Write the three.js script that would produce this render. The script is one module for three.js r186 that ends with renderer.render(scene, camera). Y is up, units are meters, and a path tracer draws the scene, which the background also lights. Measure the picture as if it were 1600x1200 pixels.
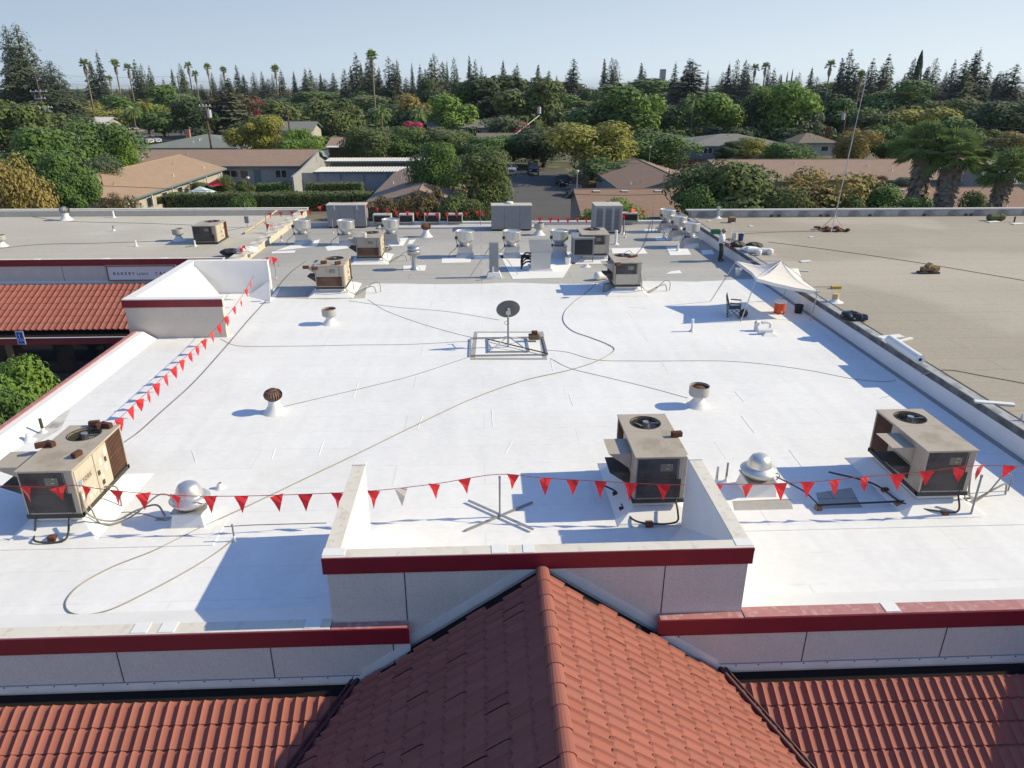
import * as THREE from 'three';
import { mergeGeometries } from 'three/addons/utils/BufferGeometryUtils.js';
import { RoundedBoxGeometry } from 'three/addons/geometries/RoundedBoxGeometry.js';
import { MarchingCubes } from 'three/addons/objects/MarchingCubes.js';

// ---------- camera, sky, sun, exposure ----------
const scene = new THREE.Scene();
const RY = 5.5, TY = 6.24, EYE = 14.25, FP = 1130;                       // white roof level, right roof level, camera height, focal length in photo pixels
const camera = new THREE.PerspectiveCamera(2 * Math.atan(600 / FP) * 180 / Math.PI, 4 / 3, 0.1, 6000);
camera.rotation.order = 'YXZ';
camera.rotation.set(-22.36 * Math.PI / 180, -2.49 * Math.PI / 180, 0.07 * Math.PI / 180);
camera.position.set(0, EYE, 0);
camera.updateMatrixWorld(true);
scene.add(camera);

const sunDir = new THREE.Vector3(1.55, 1, -0.06).normalize();
const sun = new THREE.DirectionalLight(new THREE.Color().setRGB(1, 0.872, 0.585), 5);
sun.position.copy(sunDir).multiplyScalar(200).add(new THREE.Vector3(0, 0, -60));
sun.target.position.set(0, 0, -60);
sun.castShadow = true; sun.shadow.mapSize.set(4096, 4096);
Object.assign(sun.shadow.camera, { left: -160, right: 160, top: 160, bottom: -160, near: 1, far: 600 });
scene.add(sun, sun.target);

{ // clear late-afternoon sky: deep blue overhead, pale at the horizon, brighter toward the sun
  const W = 512, H = 256, d = new Float32Array(W * H * 4), v = new THREE.Vector3();
  for (let j = 0; j < H; j++) for (let i = 0; i < W; i++) {
    const el = (j + 0.5) / H * Math.PI - Math.PI / 2, az = ((i + 0.5) / W - 0.5) * 2 * Math.PI;
    v.set(Math.cos(el) * Math.cos(az), Math.sin(el), Math.cos(el) * Math.sin(az));
    const up = Math.max(0, v.y), c = v.dot(sunDir), h = Math.exp(-up * 3), g = 0.01 / (1.04 - c), k = (j * W + i) * 4;
    d[k] = (0.02 + 0.68 * h) * 0.88 * Math.exp(0.5 * c) + g;
    d[k + 1] = (0.13 + 0.66 * h) * 0.92 * Math.exp(0.4 * c) + g * 0.95;
    d[k + 2] = (0.43 + 0.42 * h) * 0.95 * Math.exp(0.28 * c) + g * 0.85;
    d[k + 3] = 1;
    if (v.y < 0) { d[k] *= 0.6; d[k + 1] *= 0.6; d[k + 2] *= 0.6; }
  }
  const t = new THREE.DataTexture(d, W, H, THREE.RGBAFormat, THREE.FloatType);
  t.mapping = THREE.EquirectangularReflectionMapping; t.magFilter = t.minFilter = THREE.LinearFilter; t.needsUpdate = true;
  scene.background = t; scene.environment = t;
}
const renderer = new THREE.WebGLRenderer({ antialias: true });
renderer.toneMapping = THREE.LinearToneMapping;
renderer.toneMappingExposure = 1.06;
renderer.shadowMap.enabled = true;
scene.fog = new THREE.FogExp2(new THREE.Color().setRGB(0.72, 0.8, 0.9), 0.00007);

// ---------- photo pixel to place ----------
const dirOf = (u, v) => new THREE.Vector3((u - 800) / FP, (600 - v) / FP, -1).applyQuaternion(camera.quaternion);
const along = (u, v, t) => dirOf(u, v).multiplyScalar(t).add(camera.position);
const P = (u, v, Y = RY) => along(u, v, (Y - EYE) / dirOf(u, v).y);     // on the level Y
const PZ = (u, v, z) => along(u, v, z / dirOf(u, v).z);                // on the plane z
const PX = (u, v, x) => along(u, v, x / dirOf(u, v).x);                // on the plane x

// ---------- helpers ----------
let seed = 7;
const rnd = () => { seed |= 0; seed = seed + 0x6D2B79F5 | 0; let t = Math.imul(seed ^ seed >>> 15, 1 | seed); t = t + Math.imul(t ^ t >>> 7, 61 | t) ^ t; return ((t ^ t >>> 14) >>> 0) / 4294967296; };
const rr = (a, b) => a + (b - a) * rnd();
const V = (x, y, z) => new THREE.Vector3(x, y, z);
const names = new Map();
function numbered(n) { const k = names.get(n) || 0; names.set(n, k + 1); return k ? n + '_' + String(k).padStart(3, '0') : n; }
function fin(g) {                                        // uv in metres on each face's own plane
  if (g.index) g = g.toNonIndexed();
  for (const k of Object.keys(g.attributes)) if (!['position', 'normal', 'uv'].includes(k)) g.deleteAttribute(k);
  if (!g.attributes.normal) g.computeVertexNormals();
  const p = g.attributes.position, uv = new Float32Array(p.count * 2), a = V(), b = V(), c = V();
  for (let i = 0; i < p.count; i += 3) {
    a.fromBufferAttribute(p, i); b.fromBufferAttribute(p, i + 1); c.fromBufferAttribute(p, i + 2);
    const n = b.clone().sub(a).cross(c.clone().sub(a)), x = Math.abs(n.x), y = Math.abs(n.y), z = Math.abs(n.z);
    [a, b, c].forEach((q, k) => {
      const o = (i + k) * 2;
      if (y >= x && y >= z) { uv[o] = q.x; uv[o + 1] = -q.z; } else if (x >= z) { uv[o] = q.z; uv[o + 1] = q.y; } else { uv[o] = q.x; uv[o + 1] = q.y; }
    });
  }
  g.setAttribute('uv', new THREE.BufferAttribute(uv, 2));
  g.morphAttributes = {}; g.clearGroups?.();
  return g;
}
const M4 = new THREE.Matrix4(), EU = new THREE.Euler(), QT = new THREE.Quaternion();
function T(g, x = 0, y = 0, z = 0, rx = 0, ry = 0, rz = 0) { M4.compose(V(x, y, z), QT.setFromEuler(EU.set(rx, ry, rz)), V(1, 1, 1)); g.applyMatrix4(M4); return g; }
const B = (w, h, d, x = 0, y = 0, z = 0, rx = 0, ry = 0, rz = 0) => T(new THREE.BoxGeometry(w, h, d), x, y, z, rx, ry, rz);
const RB = (w, h, d, x = 0, y = 0, z = 0, r = 0.015) => T(new RoundedBoxGeometry(w, h, d, 1, Math.min(r, w / 3, h / 3, d / 3)), x, y, z);
const BX = (x0, x1, y0, y1, z0, z1) => B(x1 - x0, y1 - y0, z1 - z0, (x0 + x1) / 2, (y0 + y1) / 2, (z0 + z1) / 2);
const CY = (rt, rb, h, x = 0, y = 0, z = 0, n = 20, open = false) => T(new THREE.CylinderGeometry(rt, rb, h, n, 1, open), x, y + h / 2, z);
const LA = (pts, x = 0, y = 0, z = 0, n = 24) => T(new THREE.LatheGeometry(pts.map(([r, h]) => new THREE.Vector2(Math.max(r, 1e-4), h)), n), x, y, z);
function ROD(a, b, r = 0.02, n = 6, r2 = r) {
  const d = b.clone().sub(a), L = d.length(), g = new THREE.CylinderGeometry(r2, r, L, n);
  g.applyQuaternion(new THREE.Quaternion().setFromUnitVectors(V(0, 1, 0), d.normalize()));
  g.translate((a.x + b.x) / 2, (a.y + b.y) / 2, (a.z + b.z) / 2); return g;
}
function TU(pts, r = 0.012, seg = 0, n = 5) { return new THREE.TubeGeometry(new THREE.CatmullRomCurve3(pts, false, 'centripetal'), seg || pts.length * 8, r, n); }
function POLYS(list) {                                   // each a planar polygon, given as a fan
  const o = [];
  for (const q of list) for (let i = 1; i < q.length - 1; i++) o.push(...q[0].toArray(), ...q[i].toArray(), ...q[i + 1].toArray());
  const g = new THREE.BufferGeometry(); g.setAttribute('position', new THREE.Float32BufferAttribute(o, 3)); g.computeVertexNormals(); return g;
}
function SLAB(q, t) {                                    // thick plate: polygon q, thickened by t against its normal
  const n = q[1].clone().sub(q[0]).cross(q[2].clone().sub(q[0])).normalize().multiplyScalar(-t), b = q.map(p => p.clone().add(n)), f = [q, b.slice().reverse()];
  q.forEach((p, i) => { const j = (i + 1) % q.length; f.push([p, b[i], b[j], q[j]]); });
  return POLYS(f);
}
function PRISM(pts, x0, x1, axis = 'x') {                // outline in the plane across the axis
  const at = (p, t) => axis === 'x' ? V(t, p[1], p[0]) : axis === 'z' ? V(p[0], p[1], t) : V(p[0], t, p[1]);
  const a = pts.map(p => at(p, x0)), b = pts.map(p => at(p, x1)), f = [a.slice().reverse(), b];
  pts.forEach((p, i) => { const j = (i + 1) % pts.length; f.push([a[i], a[j], b[j], b[i]]); });
  return POLYS(f);
}
function sheet(px, Y) {                                  // flat outline given in photo pixels, laid at level Y
  const pts = px.map(([u, v]) => P(u, v, Y)), s = new THREE.Shape(pts.map(p => new THREE.Vector2(p.x, -p.z)));
  const g = new THREE.ShapeGeometry(s); g.rotateX(-Math.PI / 2); g.translate(0, Y, 0); return g;
}
const geo = gs => { gs = [gs].flat().map(fin); return gs.length > 1 ? mergeGeometries(gs) : gs[0]; };
function obj(name, gs, mat, parent = scene) {
  const m = new THREE.Mesh(gs.isBufferGeometry && gs.userData.done ? gs : geo(gs), mat);
  m.name = parent === scene ? numbered(name) : name; m.castShadow = m.receiveShadow = true; parent.add(m); return m;
}
const objs = (name, gs, m, parent) => gs.map(g => obj(name, [g], m, parent));
function tag(o, label, category, group) { o.userData.label = label; o.userData.category = category; if (group) o.userData.group = group; return o; }
function thing(name, label, category, p = V(0, 0, 0), turn = 0, group) {
  const g = new THREE.Group(); g.name = numbered(name); g.position.copy(p); g.rotation.y = turn; scene.add(g); return tag(g, label, category, group);
}
function struct(name, gs, mat) { const m = obj(name, gs, mat); m.userData.kind = 'structure'; return m; }
function dup(o, p, turn, label, group) {
  const c = o.clone(); c.name = numbered(o.name.replace(/_\d{3}$/, '')); c.userData = { ...o.userData }; scene.add(c); c.position.copy(p); c.rotation.y = turn || 0;
  if (label) c.userData.label = label; if (group) c.userData.group = group; return c;
}

// ---------- procedural textures and materials ----------
function lattice(n, s0) { const s = seed; seed = s0; const a = new Float32Array(n * n).map(rnd); seed = s; return a; }
const LT = new Map();
function vn(x, y, n, k = 1) {                            // tileable value noise, n cells across 0..1
  const key = n * 1024 + k; let a = LT.get(key); if (!a) LT.set(key, a = lattice(n, n * 31 + k * 977));
  x *= n; y *= n; let i = Math.floor(x), j = Math.floor(y), fx = x - i, fy = y - j; fx = fx * fx * (3 - 2 * fx); fy = fy * fy * (3 - 2 * fy);
  i = ((i % n) + n) % n; j = ((j % n) + n) % n; const i1 = i + 1 === n ? 0 : i + 1, j0 = j * n, j1 = (j + 1 === n ? 0 : j + 1) * n;
  return (a[j0 + i] * (1 - fx) + a[j0 + i1] * fx) * (1 - fy) + (a[j1 + i] * (1 - fx) + a[j1 + i1] * fx) * fy;
}
const fbm = (x, y, n, o = 4, k = 1) => { let s = 0, a = 0.5, t = 0; for (let i = 0; i < o; i++) { s += a * vn(x, y, n << i, k + i); t += a; a *= 0.55; } return s / t; };
function tex(size, metres, fn, srgb = true) {            // fn(u, v) -> [r, g, b] linear or a number
  const d = new Uint8Array(size * size * 4);
  for (let j = 0; j < size; j++) for (let i = 0; i < size; i++) {
    let c = fn((i + 0.5) / size, (j + 0.5) / size); if (typeof c === 'number') c = [c, c, c];
    const k = (j * size + i) * 4;
    for (let q = 0; q < 3; q++) { let x = Math.min(1, Math.max(0, c[q])); if (srgb) x = x <= 0.0031308 ? 12.92 * x : 1.055 * Math.pow(x, 1 / 2.4) - 0.055; d[k + q] = x * 255 + 0.5; }
    d[k + 3] = 255;
  }
  const t = new THREE.DataTexture(d, size, size); if (srgb) t.colorSpace = THREE.SRGBColorSpace;
  t.wrapS = t.wrapT = THREE.RepeatWrapping; t.magFilter = THREE.LinearFilter; t.minFilter = THREE.LinearMipmapLinearFilter; t.generateMipmaps = true;
  t.repeat.set(1 / metres, 1 / metres); t.needsUpdate = true; return t;
}
const lin = (r, g, b) => new THREE.Color().setRGB(r, g, b);
const mat = (r, g, b, rough = 0.8, o = {}) => new THREE.MeshStandardMaterial({ color: lin(r, g, b), roughness: rough, side: THREE.DoubleSide, ...o });
const mul = (c, k) => c.map(x => x * k), mixc = (a, b, t) => a.map((x, i) => x + (b[i] - x) * t);
const sm = (a, b, x) => { x = Math.min(1, Math.max(0, (x - a) / (b - a))); return x * x * (3 - 2 * x); };
const grit = tex(512, 0.9, (u, v) => 0.3 + 0.7 * (0.6 * vn(u, v, 200, 5) + 0.4 * vn(u, v, 90, 6)), false);
const wave = tex(512, 3.2, (u, v) => fbm(u, v, 4, 5, 9), false);
const wear = tex(512, 2.3, (u, v) => { const a = fbm(u, v, 5, 5, 12), b = vn(u, v, 220, 3); return 0.78 + 0.22 * a + 0.08 * (b - 0.5); });   // neutral multiply map
const stain = tex(512, 1.7, (u, v) => { const a = fbm(u, v, 4, 5, 22), b = fbm(u * 1, v, 16, 3, 25); return 0.55 + 0.5 * sm(0.3, 0.65, a) - 0.15 * sm(0.6, 0.8, b); });
const worn = (r, g, b, rough = 0.8, o = {}) => mat(r, g, b, rough, { map: wear, ...o });
const mWhite = mat(1, 1, 1, 0.75, {                      // white roof coating: rolled streaks, lap seams, faint dirt
  map: tex(2048, 41, (u, v) => {
    const y = v * 41, x = u * 41, row = y / 1.0, f = row - Math.floor(row);
    let k = 0.735 + 0.10 * fbm(u, v, 14, 5, 31) + 0.035 * (vn(u, v * 1, 400, 37) - 0.5) + 0.03 * (vn(u * 0.5, v, 512, 41) - 0.5) + 0.04 * (vn(u, v * 0.125, 160, 46) - 0.5);
    const r = Math.floor(row); k += 0.035 * (vn(r / 64 + 0.004, 0.3, 64, 43) - 0.5);
    if (f < 0.03 && vn(u, r / 41, 40, 44) > 0.3) k -= 0.08 * vn(u, r / 41, 160, 45);
    const col = Math.floor(x / 9.7 + (r % 3) * 0.37), fx = x / 9.7 + (r % 3) * 0.37 - col; if (fx < 0.003) k -= 0.1;
    const d = sm(0.68, 0.8, fbm(u, v, 9, 5, 51)); 
    return mixc([k, k, k * 1.005], [0.66, 0.65, 0.62], d * 0.35);
  }), bumpMap: wave, bumpScale: 0.012 });
const mWhitePaint = mat(0.80, 0.80, 0.80, 0.7, { map: tex(512, 4, (u, v) => 0.94 + 0.08 * fbm(u, v, 8, 4, 61) - 0.04 * vn(u, v, 120, 62)), bumpMap: wave, bumpScale: 0.01 });
const capSheet = (s, base, warm, seamDark) => mat(1, 1, 1, 0.95, { map: tex(1024, 24, (u, v) => {
  const y = v * 24, r = Math.floor(y), f = y - r, g = vn(u, v, 512, s) - 0.5, st = fbm(u * 0.5 + 0.1, v, 6, 5, s + 3), lo = fbm(u, v, 3, 4, s + 9);
  let k = 1 + 0.16 * g + 0.22 * (st - 0.5) + 0.05 * (vn(r / 32 + 0.01, 0.4, 32, s + 5) - 0.5);
  if (f < 0.035) k *= 1 - seamDark * (0.4 + 0.6 * vn(u, r / 24, 64, s + 6));
  const x = u * 24 / 8 + (r % 2) * 0.45, fx = x - Math.floor(x); if (fx < 0.006) k *= 1 - seamDark * 0.6;
  return mul(mixc(base, warm, sm(0.42, 0.62, lo)), k); }), bumpMap: grit, bumpScale: 0.004 });
const mGrey = capSheet(71, [0.43, 0.42, 0.40], [0.37, 0.36, 0.345], 0.38);
const mTanRoof = capSheet(91, [0.44, 0.395, 0.33], [0.37, 0.33, 0.27], 0.25);
const mPaleRoof = capSheet(111, [0.52, 0.495, 0.44], [0.46, 0.435, 0.385], 0.22);
const speck = tex(512, 1.1, (u, v) => 0.72 + 0.34 * vn(u, v, 150, 301) + 0.14 * (vn(u, v, 300, 303) - 0.5) + 0.1 * (fbm(u, v, 3, 4, 305) - 0.5));
const mStucco = mat(0.76, 0.725, 0.68, 0.95, { map: speck, bumpMap: grit, bumpScale: 0.012 });
const mStuccoTan = mat(0.74, 0.65, 0.56, 0.95, { map: speck, bumpMap: grit, bumpScale: 0.01 });
const mRed = mat(0.25, 0.013, 0.03, 0.42, { map: wear });
const mRedTop = mat(1, 1, 1, 0.6, { map: tex(512, 1.3, (u, v) => mixc(mixc([0.40, 0.15, 0.15], [0.46, 0.23, 0.22], fbm(u, v, 9, 4, 142)), [0.58, 0.5, 0.46], 0.55 * sm(0.5, 0.9, fbm(u, v, 14, 5, 141)))) });
const mCope = mat(1, 1, 1, 0.7, { map: tex(512, 1.9, (u, v) => { const a = fbm(u, v, 5, 5, 151); return mixc(mixc([0.66, 0.61, 0.53], [0.74, 0.71, 0.65], a), [0.46, 0.36, 0.32], 0.5 * sm(0.5, 0.85, fbm(u, v, 16, 5, 152))); }) });
const mFlash = worn(0.88, 0.88, 0.88, 0.5, { metalness: 0.1 });
const tileMats = [[0.335, 0.112, 0.083], [0.315, 0.104, 0.077], [0.352, 0.12, 0.09], [0.325, 0.114, 0.086]].map((c, i) => mat(...c, 0.85, { map: tex(256, 0.5, (u, v) => 0.86 + 0.2 * vn(u, v, 120, 161 + i) - 0.06 * fbm(u, v, 4, 3, 163 + i)), bumpMap: grit, bumpScale: 0.002 }));
const mPanShade = mat(0.008, 0.005, 0.006, 1);  // dark maroon pan metal, painted near black to carry the shade in the gap
const grime = tex(512, 2.9, (u, v) => { const a = fbm(u, v, 5, 5, 331), b = fbm(u * 1, v * 0.25, 40, 3, 333), c = vn(u, v, 240, 335); return mixc([1, 1, 1], [0.72, 0.66, 0.6], 0.8 * sm(0.5, 0.78, a) + 0.35 * sm(0.6, 0.85, b)).map(x => x * (0.95 + 0.08 * c)); });
const mTanMetal = mat(0.44, 0.385, 0.315, 0.55, { map: grime });
const mTanSide = mat(0.52, 0.465, 0.375, 0.55, { map: grime });
const mDarkMesh = mat(0.085, 0.075, 0.07, 0.8, { map: stain, bumpMap: grit, bumpScale: 0.006 });
const mRustMesh = mat(0.16, 0.085, 0.055, 0.85, { map: stain, bumpMap: grit, bumpScale: 0.006 });
const mCoil = mat(0.10, 0.055, 0.045, 0.7, { bumpMap: grit, bumpScale: 0.006 });
const mBlack = mat(0.02, 0.02, 0.022, 0.6), mDark = mat(0.045, 0.043, 0.042, 0.7);
const mGalv = mat(0.55, 0.56, 0.57, 0.38, { metalness: 0.75, map: wear, roughnessMap: null });
const mAlu = mat(0.72, 0.72, 0.71, 0.42, { metalness: 0.75, map: wear });
const mGreyMetal = mat(0.30, 0.31, 0.325, 0.55, { map: wear, metalness: 0.15 });
const mRust = mat(0.20, 0.085, 0.045, 0.9, { map: stain });
const mPatch = mat(0.83, 0.83, 0.82, 0.75, { bumpMap: wave, bumpScale: 0.01 });
const soft = (r, g, b, tr = 0.4) => new THREE.MeshPhysicalMaterial({ color: lin(r, g, b), roughness: 0.95, transmission: tr, thickness: 0, side: THREE.DoubleSide });
const mFlag = soft(0.8, 0.025, 0.035), mFlagGrey = mat(0.42, 0.4, 0.42, 0.7);
const mCord = mat(0.28, 0.04, 0.05, 0.8), mHose = mat(0.27, 0.258, 0.24, 0.7), mCable = mat(0.10, 0.10, 0.105, 0.6);
const mBrick = mat(0.17, 0.065, 0.042, 0.95, { map: stain, bumpMap: grit, bumpScale: 0.01 });
const mPlastic = mat(0.8, 0.8, 0.78, 0.45);
const mConc = mat(0.36, 0.345, 0.32, 0.95, { map: wear, bumpMap: grit, bumpScale: 0.008 });

// ---------- the ground and its paving ----------
const mEarth = mat(1, 1, 1, 1, { map: tex(512, 60, (u, v) => mixc(mixc([0.16, 0.13, 0.085], [0.07, 0.085, 0.035], sm(0.4, 0.6, fbm(u, v, 6, 5, 171))), [0.2, 0.17, 0.12], sm(0.6, 0.75, fbm(u, v, 9, 4, 173)))) });
const mAsph = mat(1, 1, 1, 0.95, { map: tex(512, 14, (u, v) => mul([0.105, 0.1, 0.098], 0.8 + 0.3 * fbm(u, v, 5, 5, 181) + 0.2 * (vn(u, v, 256, 183) - 0.5))), bumpMap: grit, bumpScale: 0.004 });
const flat = (x0, x1, z0, z1, y) => { const g = new THREE.PlaneGeometry(x1 - x0, z1 - z0); g.rotateX(-Math.PI / 2); g.translate((x0 + x1) / 2, y, (z0 + z1) / 2); return g; };
struct('ground', flat(-2600, 2600, -4200, 60, 0), mEarth);
struct('parking_lot', POLYS([[V(2.6, 0.006, -52), V(9.6, 0.006, -52), V(9.6, 0.006, -84), V(15.2, 0.006, -88), V(16, 0.006, -139), V(2.6, 0.006, -139)]]), mAsph);
struct('rear_drive', flat(-60, 70, -60, -51.6, 0.004), mAsph);
struct('parking_lot', flat(-45, 45, -4.5, 55, 0.006), mAsph);
struct('walkway', flat(-32, -12.9, -37, -4.5, 0.05), mConc);
struct('street', POLYS([[V(-125, 0.01, -250), V(-92, 0.01, -214), V(-72, 0.01, -280), V(-70, 0.01, -345), V(-84, 0.01, -345), V(-92, 0.01, -290)], [V(-145, 0.01, -214), V(-92, 0.01, -214), V(-125, 0.01, -250)]]), mAsph);
struct('pavement', POLYS([[V(-130, 0.1, -256), V(-125, 0.1, -250), V(-92, 0.1, -290), V(-97, 0.1, -300)]]), mConc);


// ---------- the store: walls, roof, parapets ----------
const XL = -12.9, XR = 13.6, ZF = -9.75, ZB = -50.2;
const store = thing('store_building', 'large store with white coated flat roof and maroon edged parapets', 'building');
obj('wall', [BX(XL, XR, 0, 4.7, ZF - 0.3, ZF), BX(XL, XL + 0.3, 0, 5.45, ZF - 0.3 - 39.9, ZF - 0.3), BX(XR, XR + 0.3, 0, 5.45, ZB, ZF - 0.3), BX(XL, XR, 0, 5.42, ZB, ZB + 0.25)], mStuccoTan, store);
obj('roof_deck', BX(XL + 0.3, XR, 5.2, RY, ZB + 0.02, ZF - 0.3), mGrey, store);
{ // white coating with its ragged far edge
  const e = [], s = new THREE.Shape(); let x = XL + 0.3;
  const edge = [[430, 466], [500, 468], [570, 466], [573, 447], [588, 443], [700, 444], [800, 442], [870, 444], [920, 444], [940, 441], [1010, 439], [1090, 440], [1135, 438], [1166, 436]];
  s.moveTo(XL + 0.31, -(ZF - 0.31)); s.lineTo(XR - 0.01, -(ZF - 0.31));
  const far = edge.map(([u, v]) => P(u, v, RY));
  s.lineTo(XR - 0.01, -far.at(-1).z);
  for (let i = far.length - 1; i > 0; i--) for (let k = 0; k < 5; k++) { const p = far[i].clone().lerp(far[i - 1], k / 5); s.lineTo(Math.min(p.x, XR - 0.02), -p.z + rr(-0.05, 0.05)); }
  s.lineTo(far[0].x, -far[0].z); s.lineTo(-9.4, 33.4); s.lineTo(XL + 0.31, 33.4);
  const g = new THREE.ShapeGeometry(s); g.rotateX(-Math.PI / 2); g.translate(0, RY + 0.006, 0);
  obj('white_coating', g, mWhite, store);
}
for (const [u0, v0, u1, v1] of [[889, 616, 895, 634], [1148, 612, 1162, 628], [1158, 650, 1178, 676], [1233, 703, 1262, 742], [1330, 512, 1344, 528], [1288, 520, 1300, 533], [560, 598, 552, 622], [800, 690, 790, 708], [768, 640, 770, 668], [660, 650, 652, 672], [505, 690, 498, 712], [860, 560, 864, 580], [430, 700, 424, 718], [300, 705, 306, 722], [980, 480, 1010, 482], [690, 470, 720, 471]]) obj('membrane_wrinkle', ROD(P(u0, v0, RY + 0.004), P(u1, v1, RY + 0.004), 0.011, 6), mWhite, store);
// low front parapet: sloped cant, cap, fascia, stucco, counter flashing
objs('cant_strip', [PRISM([[ZF - 1.0, RY + 0.008], [ZF - 0.25, 5.84], [ZF - 0.2, 5.84], [ZF - 0.2, RY + 0.008]], XL + 0.3, -2.62), PRISM([[ZF - 1.0, RY + 0.008], [ZF - 0.25, 5.84], [ZF - 0.2, 5.84], [ZF - 0.2, RY + 0.008]], 4.42, XR)], mWhitePaint, store);
obj('parapet_wall', [BX(XL, -1.36, 4.7, 5.82, ZF - 0.2, ZF), BX(2.98, XR, 4.7, 5.82, ZF - 0.2, ZF)], mStucco, store);
obj('coping', [BX(XL - 0.03, -2.62, 5.845, 5.87, ZF - 0.24, ZF + 0.02)], mCope, store);
objs('coping', [BX(4.42, XR, 5.845, 5.87, ZF - 0.24, ZF + 0.02), BX(-2.6, -1.34, 5.83, 5.86, ZF - 0.14, ZF + 0.02), BX(2.96, 4.4, 5.83, 5.86, ZF - 0.14, ZF + 0.02)], mRedTop, store);
for (const x of [-5.9, -5.45, -3.05, 6.9]) obj('joint_strap', BX(x, x + 0.26, 5.868, 5.882, ZF - 0.26, ZF - 0.01), mWhitePaint, store);
obj('fascia', [BX(XL - 0.03, -1.3, 5.52, 5.85, ZF, ZF + 0.03), BX(XL - 0.03, -1.3, 5.8, 5.855, ZF + 0.03, ZF + 0.045)], mRed, store);
obj('fascia', [BX(2.92, XR, 5.52, 5.85, ZF, ZF + 0.03), BX(2.92, XR, 5.8, 5.855, ZF + 0.03, ZF + 0.045)], mRed, store);
for (const x of [-6.2, -3.66, -1.6, 3.3, 5.55, 8.05, 10.6]) obj('control_joint', BX(x, x + 0.018, 4.83, 5.52, ZF + 0.001, ZF + 0.004), mDark, store);
const GX = 0.93, GY = 6.88, GS = 0.70, MS = 0.53, MY = 4.66;                // gable ridge and slope, canopy slope and top
const rake = (x0, x1, z) => { const y = x => GY - GS * Math.abs(x - GX); return [V(x0, y(x0) + 0.04, z), V(x1, y(x1) + 0.04, z), V(x1, y(x1) + 0.24, z), V(x0, y(x0) + 0.24, z)]; };
obj('flashing', [BX(XL, -2.16, 4.69, 4.83, ZF, ZF + 0.016), BX(4.06, XR, 4.69, 4.83, ZF, ZF + 0.016), SLAB(rake(-2.16, -1.3, ZF + 0.018), 0.016), SLAB(rake(2.92, 4.06, ZF + 0.018), 0.016), SLAB(rake(-1.36, GX, ZF - 0.13), 0.016), SLAB(rake(GX, 2.98, ZF - 0.13), 0.016)], mFlash, store);
for (const [x0, x1] of [[XL, -2.2], [4.1, XR]]) obj('flashing_lip', BX(x0, x1, 4.832, 4.846, ZF, ZF + 0.01), mGreyMetal, store);
{ const n = []; for (let x = -12; x < 13.4; x += 0.42) if (x < -2.3 || x > 4.2) n.push(B(0.022, 0.022, 0.012, x + rr(-0.04, 0.04), 4.815, ZF + 0.018)); obj('screw_heads', n, mRust, store).userData.kind = 'stuff'; }
// centre pop-up parapet with return wings
const PT = 7.18, PZ0 = ZF - 0.15, WB = -13.1;
obj('parapet_wall', [BX(-2.6, 4.4, 4.5, PT - 0.02, PZ0 - 0.18, PZ0)], mStucco, store);
obj('parapet_wing', [BX(-2.6, -2.42, RY - 0.2, PT - 0.02, WB, PZ0 - 0.18)], mWhitePaint, store);
obj('parapet_wing', [BX(4.22, 4.4, RY - 0.2, PT - 0.02, WB, PZ0 - 0.18)], mWhitePaint, store);
obj('coping', [BX(-2.65, 4.45, PT - 0.018, PT + 0.015, PZ0 - 0.2, PZ0 + 0.03)], mCope, store);
obj('coping', [BX(-2.65, -2.39, PT - 0.022, PT + 0.012, WB + 0.14, PZ0 - 0.2)], mCope, store);
obj('coping', [BX(4.19, 4.45, PT - 0.022, PT + 0.012, WB + 0.2, PZ0 - 0.2)], mCope, store);
for (const [x0, x1, z0, z1] of [[0.1, 0.36, PZ0 - 0.21, PZ0 + 0.02], [-2.66, -2.38, WB - 0.02, WB + 0.13], [4.18, 4.46, WB - 0.02, WB + 0.19], [-2.66, -2.3, PZ0 - 0.22, PZ0 - 0.02], [0.62, 0.8, PZ0 - 0.21, PZ0 + 0.02], [4.17, 4.46, PZ0 - 0.22, PZ0 - 0.02]]) obj('joint_strap', BX(x0, x1, PT - 0.01, PT + 0.024, z0, z1), mWhitePaint, store);
obj('fascia', [BX(-2.66, 4.46, 6.87, PT - 0.004, PZ0, PZ0 + 0.035), BX(-2.66, 4.46, PT - 0.05, PT + 0.004, PZ0 + 0.035, PZ0 + 0.05), BX(4.4, 4.46, 6.87, PT - 0.004, PZ0 - 0.4, PZ0)], mRed, store);
for (const x of [-1.35, 2.99]) obj('control_joint', BX(x, x + 0.018, 5.87, 6.87, PZ0 + 0.001, PZ0 + 0.004), mDark, store);
for (const s of [-1, 1]) {                                // white corner crickets
  const x = s < 0 ? -2.42 : 4.22, xi = s < 0 ? 0.0 : 1.85, z = PZ0 - 0.18;
  obj('corner_cricket', POLYS([[V(x - s * 0.0, PT - 0.1, z - 0.02), V(x, RY + 0.01, WB + 0.05), V(xi, RY + 0.01, z - 0.02)], [V(x, PT - 0.1, z - 0.02), V(xi, RY + 0.01, z - 0.02), V(x, RY + 0.01, z - 0.02)], [V(x, PT - 0.1, z - 0.02), V(x, RY + 0.01, z - 0.02), V(x, RY + 0.01, WB + 0.05)]]), mWhitePaint, store);
}
// left edge: low kerb parapet
obj('edge_parapet', [PRISM([[XL + 0.02, RY + 0.0], [XL + 0.02, 5.8], [XL + 0.3, 5.8], [XL + 0.75, RY + 0.008], [XL + 0.3, RY - 0.02]].map(p => p), ZF - 0.5, -26.2, 'z')], mWhitePaint, store);
obj('coping', [BX(XL - 0.04, XL + 0.1, 5.79, 5.83, -26.2, ZF - 0.5)], mRedTop, store);
obj('fascia', [BX(XL - 0.05, XL - 0.001, 5.5, 5.8, -26.2, ZF - 0.5)], mRed, store);
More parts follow.
